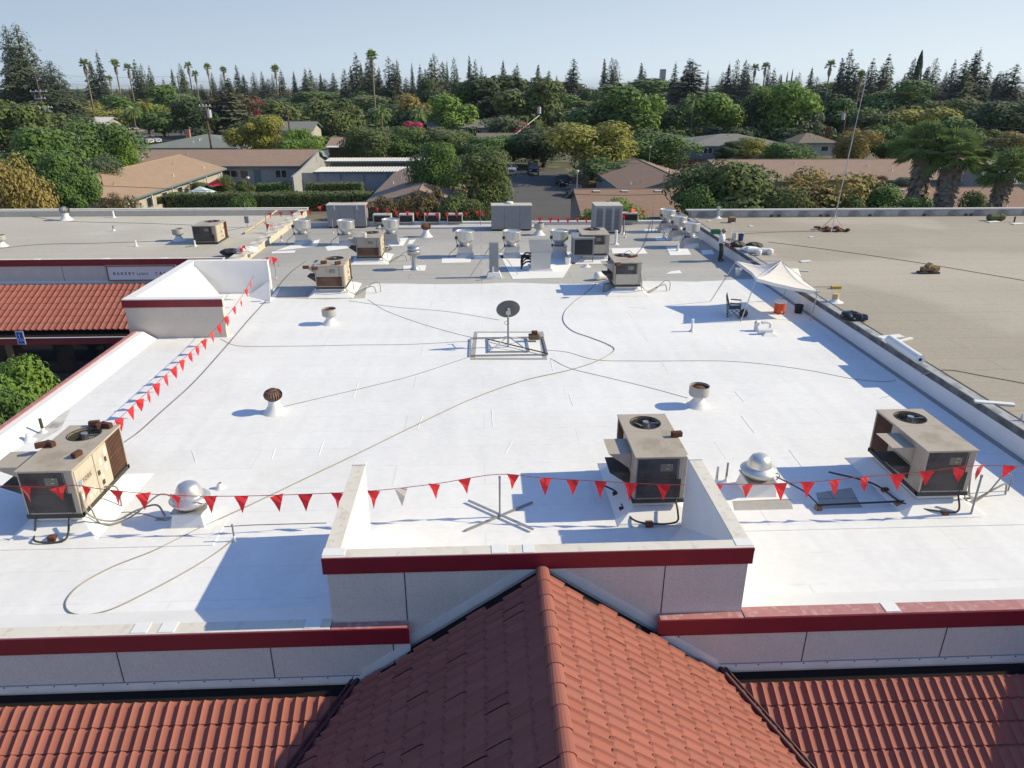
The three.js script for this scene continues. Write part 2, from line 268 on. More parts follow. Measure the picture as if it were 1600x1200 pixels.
// left pop-up over the side entrance
const QX0 = -13.15, QX1 = -9.6, QZ0 = -26.3, QZ1 = -32.6, QT_ = 7.0;
obj('parapet_wall', [BX(QX0, QX0 + 0.28, 4.2, QT_ - 0.02, QZ1 - 0.28, QZ0)], mStuccoTan, store);
obj('parapet_wing', [BX(QX0 + 0.28, QX1, RY - 0.1, QT_ - 0.02, QZ0 - 0.26, QZ0)], mStuccoTan, store);
obj('parapet_wing', [BX(QX0 + 0.28, QX1, RY - 0.1, QT_ - 0.02, QZ1 - 0.28, QZ1)], mWhitePaint, store);
obj('parapet_lining', [BX(QX0 + 0.28, QX0 + 0.3, RY, QT_ - 0.05, QZ1, QZ0 - 0.28), BX(QX0 + 0.3, QX1 - 0.01, RY, QT_ - 0.05, QZ0 - 0.29, QZ0 - 0.262)], mWhitePaint, store);
obj('coping', [BX(QX0 - 0.05, QX1 + 0.03, QT_ - 0.02, QT_ + 0.014, QZ0 - 0.32, QZ0 + 0.03), BX(QX0 - 0.05, QX0 + 0.34, QT_ - 0.02, QT_ + 0.012, QZ1 - 0.3, QZ0 - 0.32), BX(QX0 + 0.34, QX1 + 0.03, QT_ - 0.02, QT_ + 0.012, QZ1 - 0.32, QZ1 + 0.04)], mWhitePaint, store);
obj('fascia', [BX(QX0 - 0.06, QX1 + 0.03, 6.7, QT_ - 0.022, QZ0, QZ0 + 0.035), BX(QX0 - 0.06, QX0 - 0.001, 6.7, QT_ - 0.022, QZ1 - 0.3, QZ0)], mRed, store);
for (const q of [[V(QX0 + 0.31, QT_ - 0.2, QZ1 + 0.02), V(QX0 + 0.31, RY + 0.01, QZ1 + 2.4), V(QX0 + 1.5, RY + 0.01, QZ1 + 0.6)], [V(QX1 - 0.02, QT_ - 0.9, QZ1 + 0.02), V(QX1 + 0.35, RY + 0.01, QZ1 + 1.5), V(QX1 - 0.9, RY + 0.01, QZ1 + 0.5)]]) obj('corner_cricket', POLYS([q, [q[0], q[2], V(q[0].x, RY + 0.01, q[0].z)], [q[0], V(q[0].x, RY + 0.01, q[0].z), q[1]]]), mWhitePaint, store);
// dividing wall to the right roof, dark cap
obj('parapet_wall', [BX(XR, XR + 0.28, RY - 0.1, 6.03, ZB, ZF - 0.3)], mWhitePaint, store);
obj('wall_base_strip', [PRISM([[XR - 0.12, RY + 0.009], [XR - 0.01, RY + 0.06], [XR - 0.01, RY + 0.009]], -44, ZF - 1, 'z')], mGreyMetal, store);
obj('step_flashing', BX(XR + 0.01, XR + 0.3, 6.03, 6.23, ZB, ZF - 0.3), mat(0.17, 0.165, 0.16, 0.8, { map: stain }), store);
obj('coping', BX(XR - 0.02, XR + 0.05, 6.018, 6.045, ZB, ZF - 0.3), mWhitePaint, store);
// back edge kerb and the left dividing wall
obj('back_kerb', [BX(XL + 0.35, XR, RY - 0.05, RY + 0.22, ZB + 0.02, ZB + 0.5), BX(-6.8, 4, RY - 0.03, RY + 0.1, ZB + 0.5, ZB + 1.7)], worn(0.62, 0.62, 0.62, 0.8), store);
obj('parapet_wall', [BX(-13.1, -12.75, RY - 0.1, 5.85, -54.6, -36.6)], worn(0.62, 0.59, 0.52, 0.9), store);
obj('coping', [BX(-13.25, -12.6, 5.85, 5.9, -54.6, -36.6)], mat(0.66, 0.62, 0.54, 0.8, { map: stain }), store);

// ---------- roof tiles ----------
function tileGeo(w, L, h = 0.066, t = 0.036, lip = 0.034) {             // one concave pan with a rib at each side, lower end lifted
  const n = 8, top = [], f = [];
  for (let i = 0; i <= n; i++) { const s = i / n, c = 2 * s - 1, rib = Math.abs(c) > 0.8 ? 0.014 : 0; top.push([(s - 0.5) * w, h * (0.15 + 0.6 * c * c) + rib]); }
  for (let i = 0; i < n; i++) {
    const [x0, y0] = top[i], [x1, y1] = top[i + 1];
    const k = 0.16 * L;
    f.push([V(x0, y0, 0), V(x0, y0 + lip, k), V(x1, y1 + lip, k), V(x1, y1, 0)], [V(x0, y0 + lip, k), V(x0, y0 + lip, L), V(x1, y1 + lip, L), V(x1, y1 + lip, k)], [V(x0, y0 + lip, L), V(x0, y0 + lip - t, L - 0.006), V(x1, y1 + lip - t, L - 0.006), V(x1, y1 + lip, L)]);
  }
  const g = fin(POLYS(f)); g.userData.done = true; return g;
}
const tileA = tileGeo(0.193, 0.385), tileG = tileGeo(0.193, 0.385, 0.05, 0.02, 0.02), tileB = tileGeo(0.29, 0.52, 0.085, 0.04);
// slope: origin at its top, dirA across, dirD down the slope; keep(p) says where tiles lie
function tileSlope(parent, geom, o, A, D, nA, nD, wA, wD, keep, more, jitter = 0.006) {             // more(p): tiles out past the picture, joined into one part
  const N = A.clone().cross(D).normalize().negate(), m = new THREE.Matrix4(); if (N.y < 0) N.negate();
  const X = A.clone(), Z = D.clone(); if (X.clone().cross(N).dot(Z) < 0) X.negate();
  let count = 0; const rest = [];
  for (let j = 0; j < nD; j++) for (let i = 0; i < nA; i++) {
    const p = o.clone().addScaledVector(A, (i + 0.5 + (geom === tileG ? (j % 3) / 3 : 0)) * wA).addScaledVector(D, j * wD);
    const mid = p.clone().addScaledVector(D, wD * 0.5); if (!keep(mid)) { if (more && more(mid)) { m.makeBasis(X, N, Z); m.setPosition(p.addScaledVector(N, 0.012)); rest.push(geom.clone().applyMatrix4(m)); } continue; }
    const t = new THREE.Mesh(geom, tileMats[Math.floor(rnd() * tileMats.length)]);
    t.name = 'tile'; t.castShadow = t.receiveShadow = true;
    m.makeBasis(X, N, Z); m.setPosition(p.addScaledVector(N, 0.012 + rr(0, jitter)));
    t.applyMatrix4(m); t.rotateX(rr(-0.004, 0.004)); t.rotateY(rr(-0.004, 0.004)); if (geom === tileG && rnd() < 0.1) { t.rotateZ(0.07); t.translateY(0.008); } parent.add(t); count++;
  }
  if (rest.length) { const g = mergeGeometries(rest); g.userData.done = true; obj('tile_field', g, tileMats[0], parent).userData.kind = 'stuff'; }
  return count;
}
{
  const MZ = ZF + 0.0, ML = 3.9, md = V(0, -MS, 1).normalize(), mEnd = MY - MS * ML / Math.hypot(1, MS) * 1;
  const mansY = z => MY - MS * (z - MZ), gabY = x => GY - GS * Math.abs(x - GX);
  const zE = MZ + 3.3, wE = 0.37;
  const canopy = (x0, x1, label) => {
    const t = thing('tiled_canopy_roof', label, 'roof', V(0, 0, 0), 0, undefined);
    obj('pan_flashing', SLAB([V(x0, mansY(MZ) - 0.02, MZ + 0.004), V(x0, mansY(zE) - 0.02, zE), V(x1, mansY(zE) - 0.02, zE), V(x1, mansY(MZ) - 0.02, MZ + 0.004)], 0.06), mPanShade, t);
    obj('eave_board', BX(x0, x1, mansY(zE) - 0.32, mansY(zE) - 0.03, zE, zE + 0.04), mRed, t);
    tileSlope(t, tileA, V(x0, mansY(MZ), MZ).addScaledVector(md, 0.22), V(1, 0, 0), md, Math.round((x1 - x0) / 0.193), 9, 0.193, wE, p => p.y > gabY(p.x) - 0.05 && Math.abs(p.x) < 10.2, p => p.y > gabY(p.x) - 0.05);
    return t;
  };
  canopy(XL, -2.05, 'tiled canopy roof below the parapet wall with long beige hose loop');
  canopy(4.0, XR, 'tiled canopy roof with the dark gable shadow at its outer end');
  const gr = thing('gable_entrance_roof', 'steep gabled tile roof with rounded ridge caps before the pop-up parapet', 'roof');
  const GZ0 = PZ0 + 0.004, GZ1 = -5.6, lx = 5.2;
  for (const s of [-1, 1]) {
    const slope = new THREE.Group(); slope.name = 'roof_slope'; gr.add(slope);
    obj('underlay', SLAB([V(GX, GY - 0.03, GZ0), V(GX, GY - 0.03, GZ1), V(GX + s * lx, GY - 0.03 - GS * lx, GZ1), V(GX + s * lx, GY - 0.03 - GS * lx, GZ0)][s > 0 ? 'slice' : 'reverse'](), 0.05), mPanShade, slope);
    const D = V(s, -GS, 0).normalize();
    tileSlope(slope, tileG, V(GX, GY - 0.01, GZ0 + 0.22), V(0, 0, 1), D, 23, 14, 0.193, wE, p => (p.y > mansY(p.z) - 0.06 || p.z < MZ && p.y > 4.6) && p.z < -(EYE - p.y) / 1.205 + 0.55, p => p.y > mansY(p.z) - 0.06);
    const b = [], v0 = x => V(x, gabY(x) + 0.1, (MY - gabY(x)) / MS + MZ);
    for (const k of [0]) b.push(ROD(v0(GX + s * 3.17), v0(GX + s * 5.1), 0.045, 8), ROD(v0(GX + s * 3.17).add(V(s * 0.09, 0.012, 0)), v0(GX + s * 5.1).add(V(s * 0.09, 0.012, 0)), 0.022, 6));
    obj('valley_metal', b, mat(0.07, 0.014, 0.018, 0.5), slope);
  }
  const cap = (() => { const f = [], n = 8, L = 0.40; for (let i = 0; i < n; i++) { const a0 = Math.PI * i / n, a1 = Math.PI * (i + 1) / n, p = (a, z, r) => V(Math.cos(a) * r, Math.sin(a) * r * 0.75, z); f.push([p(a0, 0, 0.105), p(a0, L, 0.125), p(a1, L, 0.125), p(a1, 0, 0.105)], [p(a0, L, 0.125), p(a0, L, 0.1), p(a1, L, 0.1), p(a1, L, 0.125)]); } const g = fin(POLYS(f)); g.userData.done = true; return g; })();
  for (let i = 0; i < 12; i++) { const c = obj('ridge_cap', cap, tileMats[i % 4], gr); c.position.set(GX + rr(-0.004, 0.004), GY - 0.01 + rr(0, 0.004), GZ0 + 0.02 + i * 0.36); }
}
// second gable farther along the front, out of frame: it throws the shadow on the right canopy tiles
{
  const t = thing('gable_entrance_roof', 'second gabled tile roof at the far end of the right canopy', 'roof');
  const gx = 12.85, s = 3.2;
  obj('roof_slope', [SLAB([V(gx, GY, -5.6), V(gx, GY, ZF), V(gx - s, GY - GS * s, ZF), V(gx - s, GY - GS * s, -5.6)], 0.08)], tileMats[0], t);
  obj('roof_slope', [SLAB([V(gx, GY, ZF), V(gx, GY, -5.6), V(gx + s, GY - GS * s, -5.6), V(gx + s, GY - GS * s, ZF)], 0.08)], tileMats[1], t);
  for (const q of [-1, 1]) tileSlope(t, tileG, V(gx, GY + 0.01, ZF + 0.1), V(0, 0, 1), V(q, -GS, 0).normalize(), 21, 10, 0.193, 0.37, () => false, () => true);
}

// ---------- bakery wing on the left, its sign and tiled canopy ----------
{
  const z = -37, t = thing('bakery_building', 'bakery wing with pale flat roof and tiled walkway canopy', 'building');
  obj('wall', [BX(-46, -13.2, 0, 6.1, z - 0.3, z), BX(-46, -45.7, 0, 5.9, -54.8, z - 0.3), BX(-46, -13.2, 0, 5.8, -55, -54.75)], mStucco, t);
  obj('roof_deck', [BX(-45.7, -13.12, 5.2, RY, -54.75, z - 0.3)], mPaleRoof, t);
  obj('fascia', [BX(-46, -13.1, 5.84, 6.17, z, z + 0.04)], mRed, t);
  objs('coping', [BX(-46, -13.1, 6.1, 6.14, z - 0.34, z), BX(-46, -12.7, 5.9, 5.97, -55.1, -54.7)], mCope, t);
  for (const x of [-22.6, -19.2, -16.3]) obj('joint_strap', BX(x, x + 0.3, 6.138, 6.15, z - 0.35, z - 0.01), mWhitePaint, t);
  obj('back_kerb', [BX(-45.7, -13.1, RY - 0.1, 5.9, -54.74, -54.4)], worn(0.6, 0.57, 0.5), t);
  obj('flashing', [BX(-46, -13.2, 4.93, 5.06, z, z + 0.015)], mFlash, t);
  for (const x of [-21.2, -17.4]) obj('control_joint', BX(x, x + 0.02, 5.06, 5.84, z + 0.001, z + 0.005), mDark, t);
  const md = V(0, -0.42, 1).normalize(), s = new THREE.Group(); s.name = 'tiled_canopy'; t.add(s);
  obj('underlay', SLAB([V(-46, 4.86, z), V(-46, 4.86 - 0.42 * 3.75, z + 3.75), V(-13.2, 4.86 - 0.42 * 3.75, z + 3.75), V(-13.2, 4.86, z)], 0.08), mPanShade, s);
  tileSlope(s, tileB, V(-45.9, 4.9, z + 0.28), V(1, 0, 0), md, 113, 7, 0.29, 0.5, p => p.x < -13.3 && p.x > -25.6, p => p.x < -25.6);
  obj('eave_board', BX(-46, -13.2, 2.95, 3.3, z + 3.75, z + 3.8), mRed, s);
  obj('gutter', BX(-46, -13.2, 3.285, 3.31, z + 3.8, z + 3.86), mWhitePaint, s);
  for (const x of [-22.6, -17.2]) obj('column', [BX(x, x + 0.35, 0, 2.98, z + 3.3, z + 3.65)], mat(0.22, 0.12, 0.07, 0.8, { map: wear }), t);
  obj('storefront', [BX(-45.9, -13.3, 0.05, 2.9, z + 0.001, z + 0.06)], mat(0.07, 0.05, 0.045, 0.7, { map: stain }), t);
  for (const x of [-24.2, -21.6, -15.6]) { const w = obj('window', BX(x, x + 1.7, 0.7, 2.4, z + 0.061, z + 0.09), mBlack, t); obj('pane', BX(x + 0.07, x + 1.63, 0.77, 2.33, z + 0.092, z + 0.1), mat(0.03, 0.035, 0.04, 0.08), w); }
  // sign
  const c = document.createElement('canvas'); c.width = 1024; c.height = 220; const q = c.getContext('2d');
  q.fillStyle = '#dfe3e8'; q.fillRect(0, 0, 1024, 220); q.fillStyle = '#15151a'; q.textAlign = 'center'; q.textBaseline = 'middle';
  q.font = 'bold 66px sans-serif'; [...'BAKERY'].forEach((ch, i) => q.fillText(ch, 92 + i * 58, 118)); [...'CAFE'].forEach((ch, i) => q.fillText(ch, 735 + i * 62, 118));
  q.strokeStyle = '#9aa0a6'; q.lineWidth = 3; q.beginPath(); q.ellipse(520, 112, 78, 84, 0, 0, 7); q.stroke();
  q.fillStyle = '#dfe3e8'; q.fillRect(425, 100, 190, 48); q.fillStyle = '#26262a'; q.font = 'bold 52px serif'; q.fillText('LODI\u2019S', 520, 126); q.font = 'bold 44px serif'; q.fillText('\u2766', 520, 62);
  const ct = new THREE.CanvasTexture(c); ct.colorSpace = THREE.SRGBColorSpace;
  const a = PZ(171, 415, z + 0.1), b = PZ(272, 434, z + 0.1), sg = thing('wall_sign', 'white rectangular shop sign lettered bakery and cafe', 'sign', V((a.x + b.x) / 2, (a.y + b.y) / 2 - 0.06, z + 0.02));
  const w = 3.35, h = 0.68;
  obj('frame', [B(w + 0.12, 0.06, 0.14, 0, h / 2 + 0.03, 0.07), B(w + 0.12, 0.06, 0.14, 0, -h / 2 - 0.03, 0.07), B(0.06, h, 0.14, -w / 2 - 0.03, 0, 0.07), B(0.06, h, 0.14, w / 2 + 0.03, 0, 0.07)], mat(0.2, 0.15, 0.12, 0.6), sg);
  const f = new THREE.Mesh(new THREE.PlaneGeometry(w, h), mat(1, 1, 1, 0.5, { map: ct })); f.name = 'sign_face'; f.position.z = 0.11; f.receiveShadow = true; sg.add(f);
  obj('back_box', B(w, h, 0.09, 0, 0, 0.055), mWhitePaint, sg);
  for (let i = 0; i < 5; i++) obj('lamp_stem', ROD(V(-1.4 + i * 0.7, h / 2 + 0.05, 0.1), V(-1.4 + i * 0.7, h / 2 + 0.14, 0.25), 0.012), mDark, sg);
  const cs = document.createElement('canvas'); cs.width = 128; cs.height = 256; const qs = cs.getContext('2d');
  qs.fillStyle = '#1d4fa8'; qs.fillRect(0, 0, 128, 256); qs.strokeStyle = '#eef2f8'; qs.lineWidth = 9; qs.beginPath(); qs.arc(60, 158, 34, 0.4, 3.9); qs.stroke(); qs.beginPath(); qs.moveTo(56, 88); qs.lineTo(60, 150); qs.lineTo(92, 150); qs.lineTo(104, 190); qs.stroke(); qs.fillStyle = '#eef2f8'; qs.beginPath(); qs.arc(56, 70, 12, 0, 7); qs.fill(); qs.lineWidth = 6; qs.strokeRect(8, 8, 112, 240);
  const t2 = new THREE.CanvasTexture(cs); t2.colorSpace = THREE.SRGBColorSpace;
  const ap = PZ(32, 528, -32.9), as = thing('hanging_sign', 'blue accessible parking sign hanging under the bakery canopy eave', 'sign', ap);
  const af = new THREE.Mesh(new THREE.PlaneGeometry(0.34, 0.62), mat(1, 1, 1, 0.5, { map: t2 })); af.name = 'sign_face'; af.position.z = 0.012; as.add(af);
  obj('backing', B(0.36, 0.64, 0.018), mPlastic, as); obj('hanger', [ROD(V(0, 0.32, 0), V(0, 0.42, -0.1), 0.012)], mDark, as);
}
// ---------- right wing: tan flat roof ----------
{
  const t = thing('right_wing_building', 'adjoining building with broad tan flat roof beyond the dividing wall', 'building');
  obj('wall', [BX(XR + 0.32, 60, 0, 6.1, -10, -9.7), BX(XR + 0.32, 60, 0, 6.5, -48.5, -48.2), BX(59.7, 60, 0, 6.4, -48.2, -10)], mStuccoTan, t);
  obj('roof_deck', [BX(XR + 0.32, 59.7, 6.1, TY, -48.2, -10)], mTanRoof, t);
  obj('metal_edge', [BX(XR + 0.0, XR + 0.32, 6.232, TY + 0.02, -48.2, -10)], mat(0.40, 0.41, 0.41, 0.6, { map: stain }), t);
  obj('edge_sealant', [BX(XR + 0.3, XR + 0.36, TY + 0.004, TY + 0.026, -48.2, -10)], mDark, t);
  obj('back_kerb', [BX(XR + 0.3, 59.7, TY - 0.1, 6.66, -48.2, -47.85)], mat(0.42, 0.42, 0.41, 0.8, { map: stain }), t);
  obj('coping', [BX(XR, 60, 6.66, 6.74, -48.3, -47.78)], worn(0.55, 0.55, 0.55, 0.6), t);
  for (const u of [1206, 1218, 1283, 1294, 1360, 1445, 1510, 1518]) { const p = PZ(u, 334, -47.8); obj('scupper_bracket', B(0.16, 0.12, 0.1, p.x, TY + 0.1, -47.8), mDark, t); }
}

// ---------- rooftop machinery ----------
const skirt = (w, d, h, s = 0.3) => { const a = w / 2, b = d / 2, q = (x, z, y) => V(x, y, z); const c = [[-a, -b], [a, -b], [a, b], [-a, b]], e = c.map(([x, z]) => [x + Math.sign(x) * s, z + Math.sign(z) * s]), f = []; c.forEach((p, i) => { const j = (i + 1) % 4; f.push([q(e[j][0], e[j][1], 0.008), q(e[i][0], e[i][1], 0.008), q(p[0], p[1], h), q(c[j][0], c[j][1], h)]); }); f.push(c.slice().reverse().map(([x, z]) => q(x, z, h))); return POLYS(f); };
function canvasMat(w, h, draw) { const c = document.createElement('canvas'); c.width = w; c.height = h; draw(c.getContext('2d'), w, h); const t = new THREE.CanvasTexture(c); t.colorSpace = THREE.SRGBColorSpace; return mat(1, 1, 1, 0.55, { map: t }); }
function decal(name, w, h, m, parent, x, y, z, ry = 0) { const o = new THREE.Mesh(new THREE.PlaneGeometry(w, h), m); o.name = name; o.position.set(x, y, z); o.rotation.y = ry; o.receiveShadow = true; parent.add(o); return o; }
const mPlate = canvasMat(256, 160, (q, w, h) => { q.fillStyle = '#8d8c80'; q.fillRect(0, 0, w, h); q.fillStyle = '#3c3c38'; for (let i = 0; i < 9; i++) { let x = 12; while (x < 230) { const l = 8 + rnd() * 34; q.fillRect(x, 14 + i * 16, l, 7); x += l + 8; } } q.fillStyle = '#c9c95a'; q.fillRect(150, 14, 40, 22); q.fillRect(120, 100, 60, 18); });
const mYork = canvasMat(512, 128, (q, w, h) => { q.fillStyle = '#b9ad98'; q.fillRect(0, 0, w, h); q.fillStyle = '#4f86bd'; q.beginPath(); q.moveTo(40, 24); q.lineTo(130, 24); q.lineTo(104, 104); q.lineTo(14, 104); q.fill(); q.strokeStyle = '#c8c0b0'; q.lineWidth = 8; q.beginPath(); q.moveTo(60, 90); q.lineTo(80, 50); q.lineTo(110, 40); q.stroke(); q.fillStyle = '#2a2a2c'; q.font = 'bold 100px sans-serif'; q.textBaseline = 'middle'; q.fillText('YORK', 148, 68); });
const mLabel = canvasMat(128, 160, (q, w, h) => { q.fillStyle = '#e9e6da'; q.fillRect(0, 0, w, h); q.fillStyle = '#77756c'; for (let i = 0; i < 9; i++) q.fillRect(12, 14 + i * 16, 50 + rnd() * 50, 5); });
const wedge = (L, D, H) => PRISM([[0, 0], [0, -H], [-D, 0]], -L / 2, L / 2, 'z');     // hood: flat top, sloping underside
function hvac(label, p, o = {}) {                         // packaged roof unit, front toward +z, hoods toward -x
  const { w = 1.12, d = 2.15, h = 1.06, base = 0.44, front = mDarkMesh, hoods = 1, york = false, curb = true, sk = 0.42, group, body = mTanMetal, turn = 0 } = o;
  const t = thing('rooftop_air_conditioner', label, 'air conditioner', p, turn, group), y0 = base, y1 = base + h, a = w / 2, b = d / 2;
  if (curb) { obj('curb', [BX(-a + 0.1, a - 0.1, 0, y0 - 0.06, -b + 0.15, b - 0.12)], mWhitePaint, t); obj('curb_flashing', [T(skirt(w - 0.1, d - 0.15, y0 * 0.55, sk), 0, 0.004, 0)], mPatch, t); }
  obj('base_rail', [BX(-a - 0.015, a + 0.015, y0 - 0.06, y0 + 0.03, b - 0.06, b + 0.015), BX(-a - 0.015, a + 0.015, y0 - 0.06, y0 + 0.03, -b - 0.015, -b + 0.06), BX(-a - 0.015, -a + 0.06, y0 - 0.06, y0 + 0.03, -b, b), BX(a - 0.06, a + 0.015, y0 - 0.06, y0 + 0.03, -b, b)], mDark, t);
  obj('cabinet', [RB(w - 0.01, h - 0.05, d * 0.66, 0, y0 + h / 2 - 0.01, b - d * 0.33 - 0.002)], body, t);
  obj('condenser_coil', [BX(-a + 0.03, -a + 0.09, y0 + 0.06, y1 - 0.06, -b + 0.04, -b + d * 0.34), BX(a - 0.09, a - 0.03, y0 + 0.06, y1 - 0.06, -b + 0.04, -b + d * 0.34), BX(-a + 0.05, a - 0.05, y0 + 0.06, y1 - 0.06, -b + 0.03, -b + 0.09)], mCoil, t);
  { for (const s of [-1, 1]) { const l = [BX(s > 0 ? a - 0.028 : -a + 0.02, s > 0 ? a - 0.02 : -a + 0.028, y0 + h / 2, y0 + h / 2 + 0.015, -b + 0.04, -b + d * 0.33)]; for (let i = 0; i < 12; i++) { const z = -b + 0.05 + i * (d * 0.3 / 12); l.push(s > 0 ? BX(a - 0.03, a - 0.018, y0 + 0.06, y1 - 0.06, z, z + 0.012) : BX(-a + 0.018, -a + 0.03, y0 + 0.06, y1 - 0.06, z, z + 0.012)); } obj('coil_guard', l, mRust, t); } }
  obj('corner_post', [BX(-a, -a + 0.04, y0, y1 - 0.03, -b, -b + 0.04), BX(a - 0.04, a, y0, y1 - 0.03, -b, -b + 0.04)], body, t);
  { // top panel with its round fan opening
    const s = new THREE.Shape([[-a - 0.012, -b - 0.012], [a + 0.012, -b - 0.012], [a + 0.012, b + 0.012], [-a - 0.012, b + 0.012]].map(q => new THREE.Vector2(...q))), hole = new THREE.Path(), fr = w * 0.31, fz = -b + d * 0.22;
    hole.absarc(0, -fz, fr, 0, 7, true); s.holes.push(hole);
    const g = new THREE.ExtrudeGeometry(s, { depth: 0.035, bevelEnabled: true, bevelSize: 0.005, bevelThickness: 0.005, bevelSegments: 1, curveSegments: 28 }); g.rotateX(-Math.PI / 2); g.translate(0, y1 - 0.035, 0);
    obj('top_panel', g, body, t);
    obj('panel_seam', BX(-a, a, y1 + 0.0055, y1 + 0.009, -b + d * 0.42, -b + d * 0.42 + 0.012), mTanSide, t);
    obj('fan_ring', [T(new THREE.TorusGeometry(fr, 0.012, 6, 36), 0, y1 + 0.006, fz, Math.PI / 2), LA([[fr, -0.28], [fr, 0]], 0, y1, fz, 30)], mDark, t);
    const gr = []; for (let i = 1; i < 8; i++) gr.push(T(new THREE.TorusGeometry(fr * i / 8, 0.003, 4, 32), 0, y1 + 0.012, fz, Math.PI / 2)); for (let i = 0; i < 4; i++) { const c = Math.cos(i * 0.785 + 0.3) * fr, e = Math.sin(i * 0.785 + 0.3) * fr; gr.push(ROD(V(-c, y1 + 0.01, fz - e), V(c, y1 + 0.01, fz + e), 0.004, 4)); }
    obj('fan_grille', gr, mDark, t);
    const bl = []; for (let i = 0; i < 4; i++) bl.push(T(T(new THREE.BoxGeometry(fr * 0.8, 0.008, fr * 0.42), fr * 0.5, 0, 0, 0.4), 0, y1 - 0.13, fz, 0, i * Math.PI / 2 + 0.5));
    obj('fan_blades', bl, mGreyMetal, t); obj('fan_motor', [CY(0.07, 0.07, 0.14, 0, y1 - 0.1, fz, 14), B(fr, 0.02, 0.03, fr * 0.5, y1 - 0.01, fz)], mGalv, t);
    obj('fan_pit', B(w - 0.2, 0.02, d * 0.32, 0, y1 - 0.5, fz), mBlack, t);
  }
  // front: dark mesh filter panel, plain strip and rating plate
  obj('front_panel', [BX(-a + 0.06, a * 0.62, y0 + h * 0.5, y1 - 0.05, b - 0.01, b + 0.008)], front === mRustMesh ? body : mDarkMesh, t);
  obj('filter_panel', [BX(-a + 0.07, a * 0.8, y0 + 0.07, y0 + h * 0.49, b - 0.01, b + 0.01)], front, t);
  obj('panel_edge', [BX(a * 0.66, a * 0.68, y0 + 0.03, y1 - 0.03, b, b + 0.009), BX(-a + 0.05, -a + 0.062, y0 + 0.03, y1 - 0.03, b, b + 0.009)], mDark, t);
  decal('rating_plate', 0.26, 0.17, mPlate, t, a * 0.2, y0 + h * 0.76, b + 0.0125);
  if (hoods) {
    const hz = b - d * 0.38, L = d * 0.34, hd = york ? 0.8 : 0.5;
    obj('intake_hood', [T(wedge(L, hd, 0.38), -a - 0.002, y0 + h * 0.86, hz)], body, t);
    obj('intake_hood', [T(wedge(L, hd * 0.9, 0.32), -a - 0.002, y0 + h * 0.42, hz)], mDarkMesh, t);
  }
  // right side access panels, handles and labels
  obj('access_panel', [BX(a - 0.003, a + 0.009, y0 + 0.06, y1 - 0.06, b - 0.78, b - 0.05), BX(a - 0.003, a + 0.009, y0 + 0.06, y1 - 0.06, b - 1.4, b - 0.82)], mTanSide, t);
  obj('handle', [B(0.03, 0.1, 0.08, a + 0.012, y0 + 0.5, b - 0.9), B(0.03, 0.1, 0.08, a + 0.012, y0 + 0.22, b - 1.0), B(0.03, 0.1, 0.06, a + 0.012, y0 + 0.66, b - 1.25)], mDark, t);
  if (york) {
    decal('brand_badge', 0.72, 0.19, mYork, t, a + 0.0125, y0 + 0.66, b - 0.42, Math.PI / 2);
    for (const [z, y, s] of [[0.15, 0.34, 0.13], [0.42, 0.2, 0.12], [0.6, 0.24, 0.14], [1.05, 0.7, 0.15], [1.22, 0.48, 0.14], [1.02, 0.36, 0.1], [1.3, 0.82, 0.15]]) decal('label', s * 0.8, s, mLabel, t, a + 0.0125, y0 + y, b - z, Math.PI / 2);
  } else for (const [z, y, s] of [[1.05, 0.7, 0.13], [1.22, 0.48, 0.12]]) decal('label', s * 0.8, s, mLabel, t, a + 0.0125, y0 + y, b - z, Math.PI / 2);
  return t;
}
const U = (u, v) => P(u, v, RY);
const unitTop = (u0, u1, v) => { const a = P(u0, v, 7), b = P(u1, v, 7); return V((a.x + b.x) / 2, RY, (a.z + b.z) / 2 - 1.075); };   // front top edge in pixels
const yorkUnit = hvac('tan rooftop air conditioner with brand badge, bricks lying on its lid', unitTop(22, 112, 736), { york: true });
const midUnit = hvac('tan rooftop air conditioner beside the pop-up parapet wing', unitTop(993, 1077, 714));
const rightUnit = hvac('tan rooftop air conditioner next to the shaded dividing wall', unitTop(1449, 1530, 704));
const farUnitA = hvac('tan rooftop air conditioner with rusty filter panel at the edge of the white coating', V(-6.75, RY, -32.9), { w: 1.3, d: 1.9, h: 1.0, front: mRustMesh, york: false, base: 0.4 });
const farUnitB = hvac('tan rooftop air conditioner on the grey roof amid white patches and silver fans', V(-5.95, RY, -39.4), { w: 1.3, d: 1.9, h: 1.02, front: mRustMesh, base: 0.35 });
const farUnitC = hvac('weathered tan air conditioner with blank front panels and a loose hose beside it', V(6.6, RY, -32.7), { w: 1.22, d: 1.9, h: 1.05, base: 0.42, front: mTanSide });
const farUnitD = hvac('tan air conditioner behind the framed dark filter screen', V(6.1, RY, -39.2), { w: 1.5, d: 2.0, h: 1.05, base: 0.45, front: mTanSide, hoods: 0 });
const farUnitE = hvac('dark fronted air conditioner alone on the pale bakery roof', V(-16.4, RY, -44.9), { w: 1.4, d: 2.0, h: 1.0, base: 0.1, curb: false, hoods: 0 });
